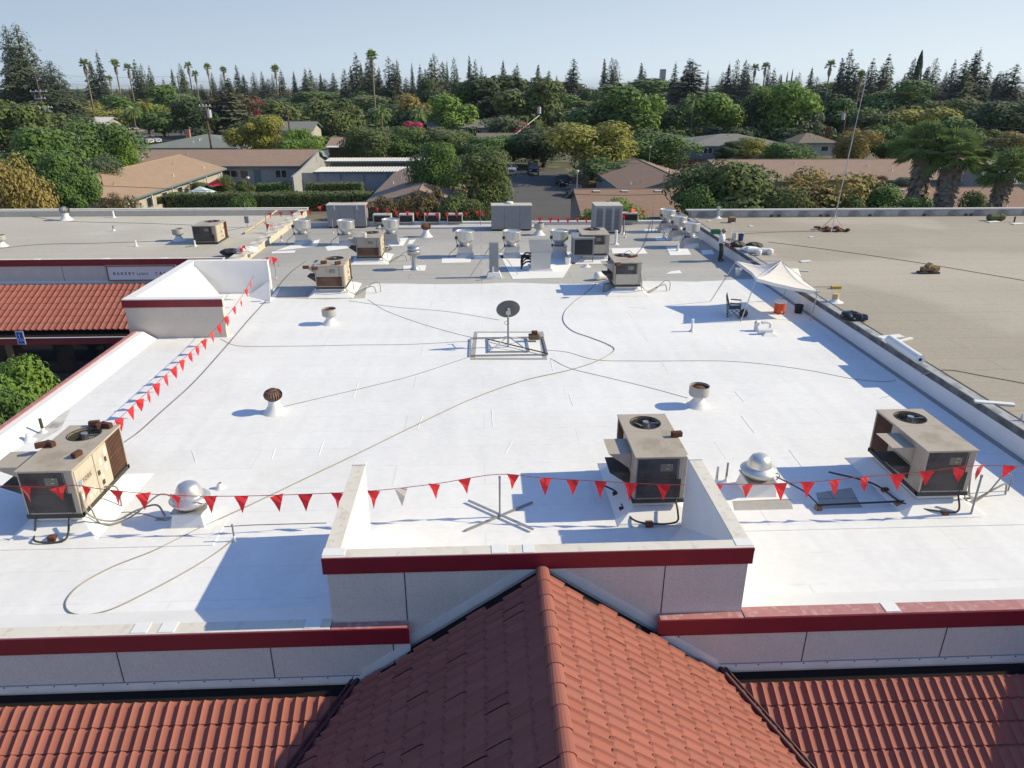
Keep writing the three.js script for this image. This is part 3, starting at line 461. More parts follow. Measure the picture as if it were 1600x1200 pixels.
// gas pipes, hoses and blocks that serve the units
const PW = (t, x, y, z) => V(t.position.x + x, RY + y, t.position.z + z);
for (const [t, lab] of [[yorkUnit, 'beige conduits looping from the badge unit'], [rightUnit, 'beige conduits looping from the unit by the dividing wall'], [farUnitA, 'grey conduits looping from the unit with the rusty panel'], [farUnitC, 'grey conduits looping from the weathered blank unit'], [farUnitD, 'grey conduits hanging behind the framed filter unit'], [farUnitB, 'grey conduits beside the unit amid white patches']]) {
  const c = thing('conduit', lab, 'conduit');
  obj('conduit_run', [TU([PW(t, 0.58, 0.95, 1.0), PW(t, 0.66, 0.4, 1.02), PW(t, 1.0, 0.1, 0.8), PW(t, 1.5, 0.3, 0.7), PW(t, 1.85, 0.32, 0.55), PW(t, 1.95, 0.02, 0.5)], 0.022)], mHose, c);
  obj('conduit_run', [TU([PW(t, 0.58, 0.5, 0.8), PW(t, 0.8, 0.08, 0.9), PW(t, 1.3, 0.12, 0.7), PW(t, 1.9, 0.5, 0.4), PW(t, 2.1, 0.4, 0.35), PW(t, 2.12, 0.02, 0.35)], 0.018)], mHose, c);
  obj('gas_pipe', [TU([PW(t, 0.58, 0.55, 0.1), PW(t, 0.8, 0.55, 0.1), PW(t, 0.84, 0.5, 0.1), PW(t, 0.86, 0.02, 0.12)], 0.02)], mGreyMetal, c);
}
for (const [t, lab, pts, blocks] of [
  [midUnit, 'black gas pipe bent round the unit by the pop-up wing', [[-1.1, 0.3, 0.1], [-0.75, 0.12, 0.15], [-0.7, 0.12, 0.9], [-0.5, 0.12, 1.4], [0.35, 0.12, 1.42], [0.36, 0.3, 1.38], [0.37, 0.45, 1.1]], [[-0.75, 0.2], [-0.72, 0.85], [-0.25, 1.42]]],
  [rightUnit, 'black gas pipe running beside the unit near the dividing wall', [[-1.9, 0.25, -0.3], [-1.0, 0.14, 0.1], [-0.7, 0.12, 1.0], [-0.1, 0.12, 1.3], [0.3, 0.12, 1.3], [0.32, 0.45, 1.15]], [[-0.8, 0.3], [-0.5, 1.05], [0.0, 1.3]]],
  [yorkUnit, 'grey gas pipe bracket below the badge unit', [[-0.4, 0.4, 1.1], [-0.42, 0.1, 1.2], [-0.3, 0.08, 1.45], [0.3, 0.08, 1.42], [0.3, 0.4, 1.12]], [[0.0, 1.35]]]]) {
  const c = thing('gas_pipe', lab, 'pipe'); obj('pipe_run', [TU(pts.map(q => PW(t, ...q)), 0.022, 60)], mDark, c);
  for (const [x, z] of blocks) obj('pipe_block', RB(0.16, 0.12, 0.12, t.position.x + x, RY + 0.066, t.position.z + z), mBrick, c);
}
{ const c = thing('gas_pipe', 'long straight black pipe lying on wooden blocks before the shaded unit', 'pipe'); const a = U(1278, 797), b = U(1515, 786); a.y = b.y = RY + 0.13; obj('pipe_run', [ROD(a, b, 0.022, 8), TU([a.clone(), V(a.x - 0.1, RY + 0.14, a.z - 0.6), V(a.x - 0.6, RY + 0.3, a.z - 1.0)], 0.018)], mBlack, c); for (const k of [0, 0.52]) { const q = a.clone().lerp(b, k); obj('pipe_block', RB(0.14, 0.11, 0.14, q.x, RY + 0.06, q.z), mat(0.24, 0.15, 0.08, 0.9, { map: stain }), c); } }
// bricks that hold the lids down
function brickAt(u, v, Y, label, s = 1, turn = 0.2) { const p = P(u, v, Y), b = obj('brick', RB(0.2 * s, 0.1 * s, 0.1 * s, 0, 0.05 * s, 0, 0.012), mBrick); b.position.set(p.x, Y + 0.004, p.z); b.rotation.y = turn; return tag(b, label, 'brick', label.startsWith('rust') ? 'bricks on the badge unit lid' : undefined); }
const LID = t => 7.0 + 0.01;
brickAt(121, 713, 7.01, 'upright cored brick near the badge side of the unit lid', 1.1, 1.3);
for (const [u, v, r] of [[65, 699, 0.5], [79, 697, -0.4], [148, 665, 0.2], [158, 668, 0.9], [168, 668, -0.3]]) brickAt(u, v, 7.01, 'rust red brick lying on the lid of the badge unit', 1.15, r);
brickAt(1057, 682, 7.01, 'single brick on the lid of the unit beside the pop-up wing', 1.2, 0.1);
for (const [u, v, l] of [[478, 420, 'dark brick at the hood corner of the rusty panel unit'], [492, 422, 'round dark block on the lid of the rusty panel unit'], [506, 412, 'dark brick by the fan of the rusty panel unit'], [528, 413, 'brown cored brick on the lid edge of the rusty panel unit'], [965, 415, 'dark block on the front edge of the weathered blank unit'], [986, 404, 'dark block behind the fan of the weathered blank unit'], [992, 403, 'flat brown block behind the fan of the weathered blank unit']]) brickAt(u, v, 6.92, l, 1.3, rr(0, 1));

// silver up-blast exhaust fans
function upblast(label, p, s = 1, box = true) {
  const t = thing('exhaust_fan', label, 'exhaust fan', p, 0, 'silver up-blast exhaust fans');
  obj('curb', [T(skirt(0.78 * s, 0.78 * s, 0.34 * s, 0.12), 0, 0, 0), B(0.8 * s, 0.34 * s, 0.8 * s, 0, 0.42 * s, 0)], mGalv, t);
  obj('curb_cap', RB(0.86 * s, 0.05, 0.86 * s, 0, 0.61 * s, 0), mGalv, t);
  obj('housing', [LA([[0.2, 0.63], [0.3, 0.66], [0.3, 0.76], [0.36, 0.84], [0.5, 0.95], [0.52, 1.02], [0.51, 1.42], [0.535, 1.44], [0.53, 1.47], [0.49, 1.46], [0.48, 1.1], [0.3, 0.95]].map(q => q.map(k => k * s)), 0, 0, 0, 32)], mAlu, t);
  obj('motor_cover', [LA([[0.001, 1.43], [0.34, 1.42], [0.37, 1.39], [0.37, 1.1]].map(q => q.map(k => k * s)), 0, 0, 0, 28)], mAlu, t);
  const bands = []; for (let i = 0; i < 10; i++) { const a = i * 0.628; bands.push(B(0.02, 0.4 * s, 0.012, Math.sin(a) * 0.515 * s, 1.22 * s, Math.cos(a) * 0.515 * s, 0, a, 0)); } obj('housing_rib', bands, mGalv, t);
  if (box) { obj('switch_box', [RB(0.1, 0.16, 0.08, -0.5 * s, 1.12 * s, 0.28 * s), RB(0.1, 0.12, 0.1, -0.42 * s, 0.7 * s, 0.38 * s)], mDark, t); obj('power_cable', TU([V(-0.5 * s, 1.1 * s, 0.3 * s), V(-0.46 * s, 0.9 * s, 0.42 * s), V(-0.42 * s, 0.72 * s, 0.42 * s), V(-0.6 * s, 0.5 * s, 0.5 * s), V(-0.85 * s, 0.3, 0.52 * s), V(-0.9 * s, 0.02, 0.52 * s)], 0.015), mDark, t); }
  return t;
}
for (const [u, v, l] of [[475, 381, 'silver exhaust fan in the corner by the dividing wall to the bakery roof'], [543, 382, 'silver exhaust fan half hidden behind the rusty panel unit'], [612, 380, 'silver exhaust fan in front of the dark grille boxes'], [727, 401, 'silver exhaust fan left of the steel stack panel'], [800, 401, 'silver exhaust fan between the steel stack panel and the sloped vent cabinet'], [873, 400, 'silver exhaust fan behind the sloped vent cabinet'], [1041, 362, 'silver exhaust fan farthest along the row at the dividing wall'], [1058, 374, 'middle silver exhaust fan of the row at the dividing wall'], [1077, 386, 'silver exhaust fan nearest the painter on the row at the dividing wall']]) upblast(l, U(u, v), 0.98);
// domed roof fans on curbs
function dome(label, p, tilt) {
  const t = thing('dome_roof_fan', label, 'roof fan', p);
  obj('curb', [T(skirt(0.6, 0.6, 0.3, 0.06)), B(0.6, 0.02, 0.6, 0, 0.315, 0)], mWhitePaint, t); obj('curb_cap', RB(0.68, 0.035, 0.68, 0, 0.34, 0), mGalv, t);
  obj('fan_dome', [LA([[0.2, 0.37], [0.28, 0.39], [0.36, 0.46], [0.41, 0.53], [0.4, 0.58], [0.33, 0.62], [0.285, 0.64], [0.28, 0.66], [0.25, 0.78], [0.2, 0.87], [0.12, 0.92], [0.001, 0.935]], 0, 0, 0, 36)], mAlu, t);
  obj('rim', T(new THREE.TorusGeometry(0.41, 0.012, 6, 40), 0, 0.55, 0, Math.PI / 2), mAlu, t); obj('neck', LA([[0.2, 0.355], [0.2, 0.4]], 0, 0, 0), mDark, t);
  obj('power_cable', TU([V(0.2, 0.62, 0.3), V(0.36, 0.56, 0.25), V(0.42, 0.44, 0.2), V(0.35, 0.36, 0.2)], 0.012), mGreyMetal, t);
  return t;
}
dome('polished domed roof fan beside the badge unit', U(303, 812)); dome('polished domed roof fan between the pop-up wing and the shaded unit', U(1181, 765));
// stub vents: open drum on a flared base
function drum(label, p, s = 1, inside = mRust, r = 0.3) {
  const t = thing('drum_vent', label, 'roof vent', p);
  obj('flared_base', LA([[0.36, 0.008], [0.3, 0.05], [0.17, 0.2], [0.14, 0.34]].map(q => q.map(k => k * s)), 0, 0, 0, 24), mWhitePaint, t);
  obj('drum', [LA([[0.14, 0.3], [r - 0.02, 0.36], [r, 0.4], [r, 0.66], [r - 0.015, 0.665], [r - 0.02, 0.45]].map(q => q.map(k => k * s)), 0, 0, 0, 28)], worn(0.45, 0.44, 0.42, 0.7), t);
  obj('inner_cap', [LA([[0.001, 0.62], [0.16, 0.6], [0.2, 0.52]].map(q => q.map(k => k * s)), 0, 0, 0, 20), LA([[r - 0.021, 0.6], [r - 0.022, 0.46], [0.05, 0.46]].map(q => q.map(k => k * s)), 0, 0, 0, 20)], inside, t);
  return t;
}
drum('open drum vent with rusted rim near the grey roof edge', U(516, 506), 0.95); drum('open drum vent with rusted rim beyond the pop-up wing unit', U(1090, 634), 0.98);
drum('small dark topped drum vent before the tall grey cabinet', U(842, 367), 1.15, mRust, 0.27); drum('grey drum vent out on the pale bakery roof', U(280, 376), 1.1, mGreyMetal);
drum('grey capped vent at the far left of the bakery roof', U(3, 385), 1.0, mGreyMetal);
// turbine ventilators
function turbine(label, p, m, s = 1) {
  const t = thing('turbine_vent', label, 'turbine vent', p);
  obj('flared_base', LA([[0.36, 0.008], [0.28, 0.08], [0.17, 0.24], [0.16, 0.4]].map(q => q.map(k => k * s)), 0, 0, 0, 24), mWhitePaint, t);
  obj('core', LA([[0.15, 0.4], [0.2, 0.5], [0.2, 0.62], [0.12, 0.7]].map(q => q.map(k => k * s)), 0, 0, 0, 20), mBlack, t);
  const f = []; for (let i = 0; i < 22; i++) { const a = i / 22 * 6.2832, q = (k, r, h) => V(Math.sin(a + k) * r * s, h * s, Math.cos(a + k) * r * s); for (const [h0, r0, h1, r1] of [[0.4, 0.16, 0.48, 0.25], [0.48, 0.25, 0.58, 0.275], [0.58, 0.275, 0.68, 0.22], [0.68, 0.22, 0.73, 0.1]]) f.push([q(0, r0, h0), q(0.22, r0 * 0.9, h0), q(0.22, r1 * 0.9, h1), q(0, r1, h1)]); }
  obj('turbine_blades', POLYS(f), m, t); obj('turbine_cap', LA([[0.001, 0.75], [0.1, 0.745], [0.13, 0.71]].map(q => q.map(k => k * s)), 0, 0, 0, 18), m, t);
  return t;
}
turbine('rusty brown turbine ventilator standing alone on the white roof', U(430, 644), mat(0.16, 0.09, 0.065, 0.75, { map: stain }), 0.98);
turbine('rusty turbine ventilator on the grey roof before the dark grille boxes', U(666, 370), mRust, 1.15); turbine('dull grey turbine ventilator on the bakery roof near the back edge', U(104, 344), mGreyMetal, 1.25);
{ // stacked cap vent
  const t = thing('stack_vent', 'silver stacked vent pipe on a white square patch', 'roof vent', U(648, 421));
  obj('pipe', LA([[0.3, 0.01], [0.16, 0.12], [0.13, 0.6], [0.14, 0.8]], 0, 0, 0, 20), mGalv, t); obj('cowl', [LA([[0.14, 0.7], [0.34, 0.78], [0.36, 0.98], [0.3, 1.0]], 0, 0, 0, 24), LA([[0.28, 1.0], [0.32, 1.06], [0.32, 1.2], [0.001, 1.26]], 0, 0, 0, 24)], mGalv, t);
}
// large cabinets at the back edge
function cabinet(label, x0, x1, z, h, d, m, lidm, o = {}) {
  const t = thing('roof_cabinet', label, 'equipment cabinet', V((x0 + x1) / 2, RY, z)), w = x1 - x0;
  obj('body', RB(w, h - 0.12, d, 0, 0.1 + (h - 0.12) / 2, -d / 2), m, t); obj('lid', RB(w + 0.05, 0.05, d + 0.05, 0, h, -d / 2), lidm, t);
  obj('skid', [BX(-w / 2 + 0.05, w / 2 - 0.05, 0, 0.1, -0.2, -0.1), BX(-w / 2 + 0.05, w / 2 - 0.05, 0, 0.1, -d + 0.1, -d + 0.2)], mDark, t);
  if (o.louvre) for (let i = 0; i < o.louvre; i++) { const lw = w / o.louvre * 0.72, x = -w / 2 + (i + 0.5) * w / o.louvre, l = obj('louvre_panel', BX(x - lw / 2, x + lw / 2, 0.2, h - 0.12, 0, 0.008), mGreyMetal, t), sl = []; for (let k = 0; k < 16; k++) sl.push(B(lw * 0.94, 0.012, 0.05, x, 0.26 + k * (h - 0.42) / 16, 0.02, 0.6)); obj('louvre_slats', sl, mat(0.16, 0.16, 0.18, 0.6), l); }
  if (o.seams) for (const k of [-0.18, 0.2]) obj('panel_seam', BX(w * k, w * k + 0.015, 0.14, h - 0.06, 0, 0.005), mDark, t);
  if (o.brackets) for (const k of [-0.3, 0.28]) obj('bracket', BX(w * k, w * k + 0.06, h - 0.3, h - 0.02, 0.001, 0.03), mWhitePaint, t);
  return t;
}
const mLid = worn(0.6, 0.56, 0.5, 0.6);
cabinet('wide grey sheet metal cabinet crossed by the bunting near the bakery side', -10.15, -7.6, -49.0, 1.5, 1.1, mGreyMetal, mLid, { brackets: 1, seams: 1 });
{ const t = cabinet('wide grey sheet metal cabinet with a small cowl in the middle of the back edge', 0.72, 3.35, -47.6, 1.62, 1.1, mGreyMetal, mLid, { seams: 1 }); obj('cowl', LA([[0.001, 1.78], [0.22, 1.76], [0.25, 1.68], [0.2, 1.64]], -0.1, 0, -0.8, 16), mPlastic, t); }
cabinet('tall louvred grey cabinet behind the framed filter unit', 7.3, 9.05, -46.4, 1.75, 1.6, worn(0.42, 0.42, 0.41, 0.6), mLid, { louvre: 3 });
for (const [u0, u1, v, l] of [[585, 613, 352, 'dark grille condenser box nearest the wide cabinet of the bakery side'], [625, 647, 352, 'dark grille condenser box behind a silver exhaust fan'], [664, 688, 352, 'dark grille condenser box beside the rusty turbine ventilator'], [699, 723, 352, 'dark grille condenser box beside the bunting post'], [970, 996, 351, 'dark grille condenser box before the orange cone bundle']]) {
  const a = U(u0, v), b = U(u1, v), w = b.x - a.x, t = thing('condenser_box', l, 'condenser', V((a.x + b.x) / 2, RY + 0.22, -49.45));
  obj('body', RB(w, 0.56, 0.7, 0, 0.3, -0.36), worn(0.5, 0.48, 0.45, 0.6), t); obj('grille_recess', B(w * 0.86, 0.4, 0.01, 0, 0.29, 0.0), mBlack, t);
  const s = []; for (let i = 0; i < 9; i++) s.push(B(w * 0.84, 0.012, 0.02, 0, 0.12 + i * 0.042, 0.012)); obj('grille_slats', s, mDark, t); obj('feet', [B(0.1, 0.05, 0.6, -w / 2 + 0.1, 0.01, -0.35), B(0.1, 0.05, 0.6, w / 2 - 0.1, 0.01, -0.35)], mDark, t);
}
{ // framed dark filter box
  const p = U(911, 412), t = thing('filter_screen_box', 'boxed dark filter screen on thin steel legs before a unit', 'filter box', V(p.x, RY, p.z));
  obj('frame', [BX(-0.55, 0.55, 1.28, 1.36, -0.04, 0), BX(-0.55, 0.55, 0.42, 0.48, -0.04, 0), BX(-0.55, -0.48, 0.48, 1.28, -0.04, 0), BX(0.48, 0.55, 0.48, 1.28, -0.04, 0)], mGreyMetal, t);
  obj('screen', BX(-0.48, 0.48, 0.48, 1.28, -0.05, -0.03), mat(0.025, 0.028, 0.035, 0.25), t); obj('hood', [SLAB([V(-0.6, 1.37, 0.03), V(0.6, 1.37, 0.03), V(0.6, 1.5, -0.9), V(-0.6, 1.5, -0.9)], 0.03), BX(-0.56, -0.54, 0.45, 1.36, -0.9, -0.04), BX(0.54, 0.56, 0.45, 1.36, -0.9, -0.04)], mGreyMetal, t);
  for (const x of [-0.52, 0.52]) { obj('leg', BX(x - 0.02, x + 0.02, 0.02, 0.42, -0.04, 0), mGreyMetal, t); obj('foot', CY(0.1, 0.1, 0.03, x, 0.01, -0.02, 12), mBlack, t); }
}
{ // steel stack panel with stays
  const p = U(772, 433), t = thing('steel_stack', 'flat grey steel stack held by slanting stays', 'stack', V(p.x, RY, p.z));
  obj('panel', RB(0.46, 1.55, 0.24, 0, 0.95, 0), mGreyMetal, t); obj('foot', [T(skirt(0.55, 0.5, 0.28, 0.1)), BX(-0.1, 0, 0.1, 0.55, 0.14, 0.2)], mWhitePaint, t);
  const sh = [[-1.25, 0.05, 0.5], [1.2, 0.05, -0.3]]; for (const [x, y, z] of sh) obj('stay', ROD(V(Math.sign(x) * 0.2, 1.5, 0), V(x, y, z), 0.016), mGreyMetal, t);
  obj('stay', ROD(V(0.05, 0.12, 0.35), V(-0.9, 0.02, 0.75), 0.014), mGreyMetal, t);
}
{ // sloped vent cabinet with black hoses
  const p = U(845, 424), t = thing('vent_cabinet', 'galvanised cabinet with sloping lid and four black hoses', 'vent cabinet', V(p.x, RY, p.z));
  obj('plinth', T(skirt(1.15, 1.2, 0.14, 0.05), 0, 0, -0.6), mWhitePaint, t); obj('body', PRISM([[-1.1, 0.14], [0, 0.14], [0, 1.0], [-1.1, 1.35]], -0.5, 0.5), mGalv, t);
  obj('lid', SLAB([V(-0.56, 1.02, 0.05), V(0.56, 1.02, 0.05), V(0.56, 1.4, -1.18), V(-0.56, 1.4, -1.18)], 0.035), mGreyMetal, t);
  for (let i = 0; i < 4; i++) obj('hose', TU([V(-0.48, 0.85 - i * 0.14, -0.3 - i * 0.0), V(-0.75, 0.9 - i * 0.15, -0.25 + i * 0.03), V(-0.95, 0.7 - i * 0.14, -0.2 + i * 0.04), V(-1.0, 0.42 - i * 0.1, -0.2 + i * 0.06)], 0.045, 20, 8), mBlack, t);
}
// satellite dish on a ballast frame
{
  const p = U(794, 543), t = thing('satellite_dish', 'grey satellite dish on a square ballast frame over a white patch', 'satellite dish', V(p.x, RY, p.z));
  const f = []; const W2 = 1.35, D2 = 0.95; for (const [a, b] of [[[-W2, D2], [W2, D2]], [[-W2, -D2], [W2, -D2]], [[-W2, -D2], [-W2, D2]], [[W2, -D2], [W2, D2]], [[-0.72, -D2], [-0.72, 0.6]], [[0.72, -D2], [0.72, 0.6]], [[-0.72, 0.6], [0.72, 0.6]]]) f.push(ROD(V(a[0], 0.06, a[1]), V(b[0], 0.06, b[1]), 0.026, 6));
  obj('ballast_frame', f, mGreyMetal, t);
  for (const [x, z] of [[-0.72, 0.6], [0.72, 0.6], [-0.72, -0.7], [0.72, -0.7]]) obj('brace', ROD(V(0, 0.42, 0), V(x, 0.06, z), 0.02), mGalv, t);
  obj('brace', ROD(V(-0.72, 0.09, -0.7), V(W2, 0.09, D2), 0.025), mDark, t);
  obj('mast', [CY(0.035, 0.035, 1.15, 0, 0.03, 0, 12), ROD(V(0, 1.1, 0), V(0, 1.25, 0.02), 0.03)], mGreyMetal, t);
  const d = LA([[0.001, 0], [0.15, 0.008], [0.3, 0.035], [0.42, 0.075], [0.425, 0.078]], 0, 0, 0, 36); d.scale(1, 1, 0.86); obj('dish', T(d, 0, 1.42, 0.06, -1.25, -0.25, 0), mat(0.13, 0.13, 0.13, 0.6, { map: wear }), t);
  obj('dish_bracket', [B(0.16, 0.14, 0.08, 0, 1.35, 0.13), B(0.1, 0.2, 0.05, 0.02, 1.42, 0.12)], mGalv, t); obj('feed_arm', [ROD(V(0, 1.2, 0.05), V(-0.12, 1.25, -0.5), 0.015), B(0.1, 0.08, 0.06, -0.12, 1.28, -0.5)], mGalv, t); obj('cable_coil', T(new THREE.TorusGeometry(0.07, 0.008, 5, 16), -0.06, 0.95, 0.04), mBlack, t);
  const b1 = U(831, 530), cb = thing('concrete_block', 'hollow concrete block on the ballast frame corner', 'block', V(p.x + 0.98, RY + 0.09, p.z - 0.62));
  obj('block', [B(0.4, 0.19, 0.04, 0, 0.1, 0.08), B(0.4, 0.19, 0.04, 0, 0.1, -0.08), B(0.04, 0.19, 0.13, -0.18, 0.1, 0), B(0.04, 0.19, 0.13, 0.18, 0.1, 0), B(0.04, 0.19, 0.13, 0, 0.1, 0)], mat(0.3, 0.2, 0.12, 0.95, { map: stain }), cb);
  const br = obj('brick', RB(0.22, 0.12, 0.2, 0, 0.06, 0), mBrick); br.position.set(p.x + 1.0, RY + 0.29, p.z - 0.62); tag(br, 'brown brick stacked on the hollow block at the dish frame', 'brick');
}
// ---------- patches on the roof ----------
const patch = (px, m, l, y = 0.012, n = 'roof_patch', group) => tag(obj(n, sheet(px, RY + y), m), l, 'roof patch', group);
patch([[741, 518], [849, 518], [855, 562], [735, 562]], mGrey, 'grey roofing square left uncoated round the dish frame');
patch([[746, 520], [841, 520], [847, 559], [742, 559]], mPatch, 'bright white square under the dish frame', 0.017);
for (const [px, l] of [[[[690, 402], [737, 401], [735, 410], [690, 411]], 'white patch below the fan left of the steel stack'], [[[780, 396], [905, 393], [880, 434], [801, 436]], 'white apron round the sloped vent cabinet'], [[[740, 400], [830, 398], [830, 403], [740, 405]], 'thin white strip behind the steel stack'], [[[563, 380], [638, 371], [630, 384], [580, 387]], 'white patch under the fan before the grille boxes'], [[[455, 383], [500, 374], [495, 385], [430, 392]], 'white patch below the corner fan'], [[[630, 415], [666, 414], [664, 423], [630, 423]], 'white square under the stacked vent pipe'], [[[1022, 371], [1048, 370], [1054, 375], [1026, 376]], 'small white square before the far wall fans'], [[[1041, 386], [1072, 384], [1080, 398], [1047, 399]], 'white square before the middle wall fan'], [[[955, 388], [1005, 387], [1012, 396], [958, 399]], 'white patch behind the weathered blank unit'], [[[1095, 391], [1112, 390], [1117, 397], [1098, 398]], 'small white square at the foot of the dividing wall'], [[[640, 375], [650, 374], [644, 381], [637, 381]], 'tiny white patch right of the rusty turbine'], [[[425, 393], [462, 391], [460, 395], [424, 396]], 'thin white strip by the dividing wall'], [[[508, 386], [535, 376], [545, 388], [512, 392]], 'ragged white patch left of the unit amid patches'], [[[1008, 358], [1035, 358], [1033, 362], [1006, 362]], 'round white patch near the back kerb'], [[[590, 404], [618, 396], [600, 408], [560, 411]], 'white smear beside the coiled cables'], [[[1048, 424], [1062, 422], [1066, 427], [1040, 428]], 'pale scuff on the grey roof by the wall shadow']]) patch(px, mPatch, l);
patch([[1145, 783], [1235, 779], [1240, 800], [1150, 806]], mGrey, 'grey uncoated roofing patch before the domed fan of the wing side'); patch([[1275, 770], [1330, 762], [1350, 797], [1283, 800]], mGrey, 'dark uncoated roofing patch in the shade of the unit', 0.013);
patch([[246, 808], [268, 808], [256, 826], [232, 827]], mGrey, 'small grey uncoated patch in the domed fan shadow');
for (const [px, l] of [[[[20, 690], [60, 655], [110, 640], [95, 670], [62, 690]], 'grey weathered smear near the left roof edge']]) patch(px, mat(0.6, 0.595, 0.57, 0.85, { map: stain }), l, 0.011);
// roller-smoothed runways of membrane round the front units
for (const [x0, x1, z0, z1, l] of [[-11.5, -5.6, -13.7, -12.75, 'raised membrane strip in front of the badge unit'], [5.0, 12.6, -13.6, -12.8, 'raised membrane strip in front of the shaded unit']]) { const m = obj('membrane_strip', BX(x0, x1, RY + 0.004, RY + 0.022, z0, z1), mWhite); tag(m, l, 'roof membrane'); }

// ---------- bunting lines ----------
const flagGeo = (() => { const g = fin(POLYS([[V(-0.115, 0, 0), V(0.115, 0, 0), V(0.05, -0.14, 0.018)], [V(-0.115, 0, 0), V(0.05, -0.14, 0.018), V(-0.05, -0.15, -0.012)], [V(-0.05, -0.15, -0.012), V(0.05, -0.14, 0.018), V(0.004, -0.3, 0.01)]])); g.userData.done = true; return g; })();
function bunting(label, pts, flags, at, grey = [], scale = 1) {
  const t = thing('bunting_line', label, 'bunting'), cv = new THREE.CatmullRomCurve3(pts, false, 'centripetal'), n = 400, sp = cv.getSpacedPoints(n);
  obj('cord', [new THREE.TubeGeometry(cv, 160, 0.008, 5)], mCord, t);
  flags.forEach((f, i) => {
    let best = null, bd = 1e9; for (const q of sp) { const e = Math.abs(at(q) - f); if (e < bd) { bd = e; best = q; } }
    const k = sp.indexOf(best), d = sp[Math.min(n, k + 2)].clone().sub(sp[Math.max(0, k - 2)]);
    const m = obj('pennant', flagGeo, grey.includes(i) ? mFlagGrey : mFlag, t); m.position.copy(best); m.rotation.set(rr(-0.3, 0.3), Math.atan2(-d.z, d.x) + rr(-0.55, 0.55), Math.atan2(d.y, Math.hypot(d.x, d.z)) * 0.8 + rr(-0.05, 0.05)); m.scale.set(scale * rr(0.92, 1.06), scale * rr(0.9, 1.08), scale * rr(0.4, 2.6));
  });
  return t;
}
const proj = q => { const v = q.clone().applyMatrix4(camera.matrixWorldInverse); return 800 + FP * v.x / -v.z; };
camera.matrixWorldInverse.copy(camera.matrixWorld).invert();
const zLine = u => u < 781 ? -13.18 - 0.42 * Math.max(0, (u - 400) / 381) : -13.6 + 0.42 * Math.min(1, (u - 781) / 200);
bunting('red bunting line strung across the front of the white roof', [[-60, 758], [30, 760], [95, 761], [115, 758], [150, 763], [225, 771], [300, 775], [380, 775], [480, 772], [580, 767], [680, 756], [781, 741], [850, 747], [940, 752], [1030, 757], [1120, 757], [1200, 756], [1280, 752], [1350, 745], [1402, 741], [1450, 736], [1518, 728], [1600, 728], [1680, 729]].map(([u, v]) => PZ(u, v, zLine(u))), [-15, 40, 92, 133, 183, 225, 274, 326, 378, 430, 479, 525, 583, 628, 677, 727, 801, 850, 893, 940, 986, 1036, 1120, 1168, 1218, 1261, 1305, 1353, 1402, 1450, 1500, 1533, 1578, 1625], proj, [13], 1.28);
const projY = q => { const v = q.clone().applyMatrix4(camera.matrixWorldInverse); return 600 - FP * v.y / -v.z; };
bunting('red bunting line running back along the left of the white roof', [[178, 662], [220, 622], [262, 583], [300, 548], [340, 510], [375, 467], [405, 420], [428, 402]].map(([u, v]) => P(u, v, 6.3)), [655, 637, 624, 612, 600, 587, 575, 563, 552, 541, 531, 520, 508, 494, 480, 466, 452, 440, 430, 420, 411], projY, [], 1.25);
bunting('red bunting line along the far back edge of the roof', [[414, 334], [440, 331], [480, 329], [500, 322], [515, 318], [565, 318], [600, 327], [650, 331], [690, 333], [751, 330], [767, 330], [824, 339], [870, 340], [920, 340], [965, 335], [1015, 327]].map(([u, v]) => PZ(u, v, u > 505 && u < 575 ? -49.7 : -49.2)), [421, 438, 455, 471, 484, 498, 514, 534, 561, 574, 590, 605, 620, 637, 652, 668, 683, 698, 714, 729, 745, 754, 829, 844, 860, 873, 888, 902, 916, 962, 974, 1004], proj, [], 1.3);
function stanchion(label, p, h = 0.97, cross = true) {
  const t = thing('warning_line_stanchion', label, 'stanchion', p);
  obj('pole', [CY(0.022, 0.022, h, 0, 0.02, 0, 10), CY(0.03, 0.03, 0.05, 0, h, 0, 10)], mGreyMetal, t);
  if (cross) { obj('base_bar', [B(1.85, 0.035, 0.05, 0, 0.03, 0, 0, 0.62, 0)], mGreyMetal, t); obj('base_bar', [B(1.85, 0.035, 0.05, 0, 0.066, 0, 0, -0.72, 0)], mGalv, t); }
  return t;
}
stanchion('steel stanchion with cross base inside the pop-up parapet', U(781, 808)); stanchion('thin post beside the shaded unit holding the bunting', PZ(1525, 775, -13.2).setY(RY), 0.98, false);
stanchion('thin post holding the back bunting by the cabinets', PZ(801 - 50, 353, -49.2).setY(RY), 1.0, false); stanchion('post hung with loose red flags by the bakery dividing wall', V(PZ(416, 350, -47.5).x, RY, -47.5), 1.05, false);
stanchion('post at the back corner near the wall fans', PZ(1019, 350, -47).setY(RY), 1.6, false); stanchion('white post on the kerb beside the bunting', PZ(836, 349, -49.3).setY(RY + 0.2), 0.3, false);
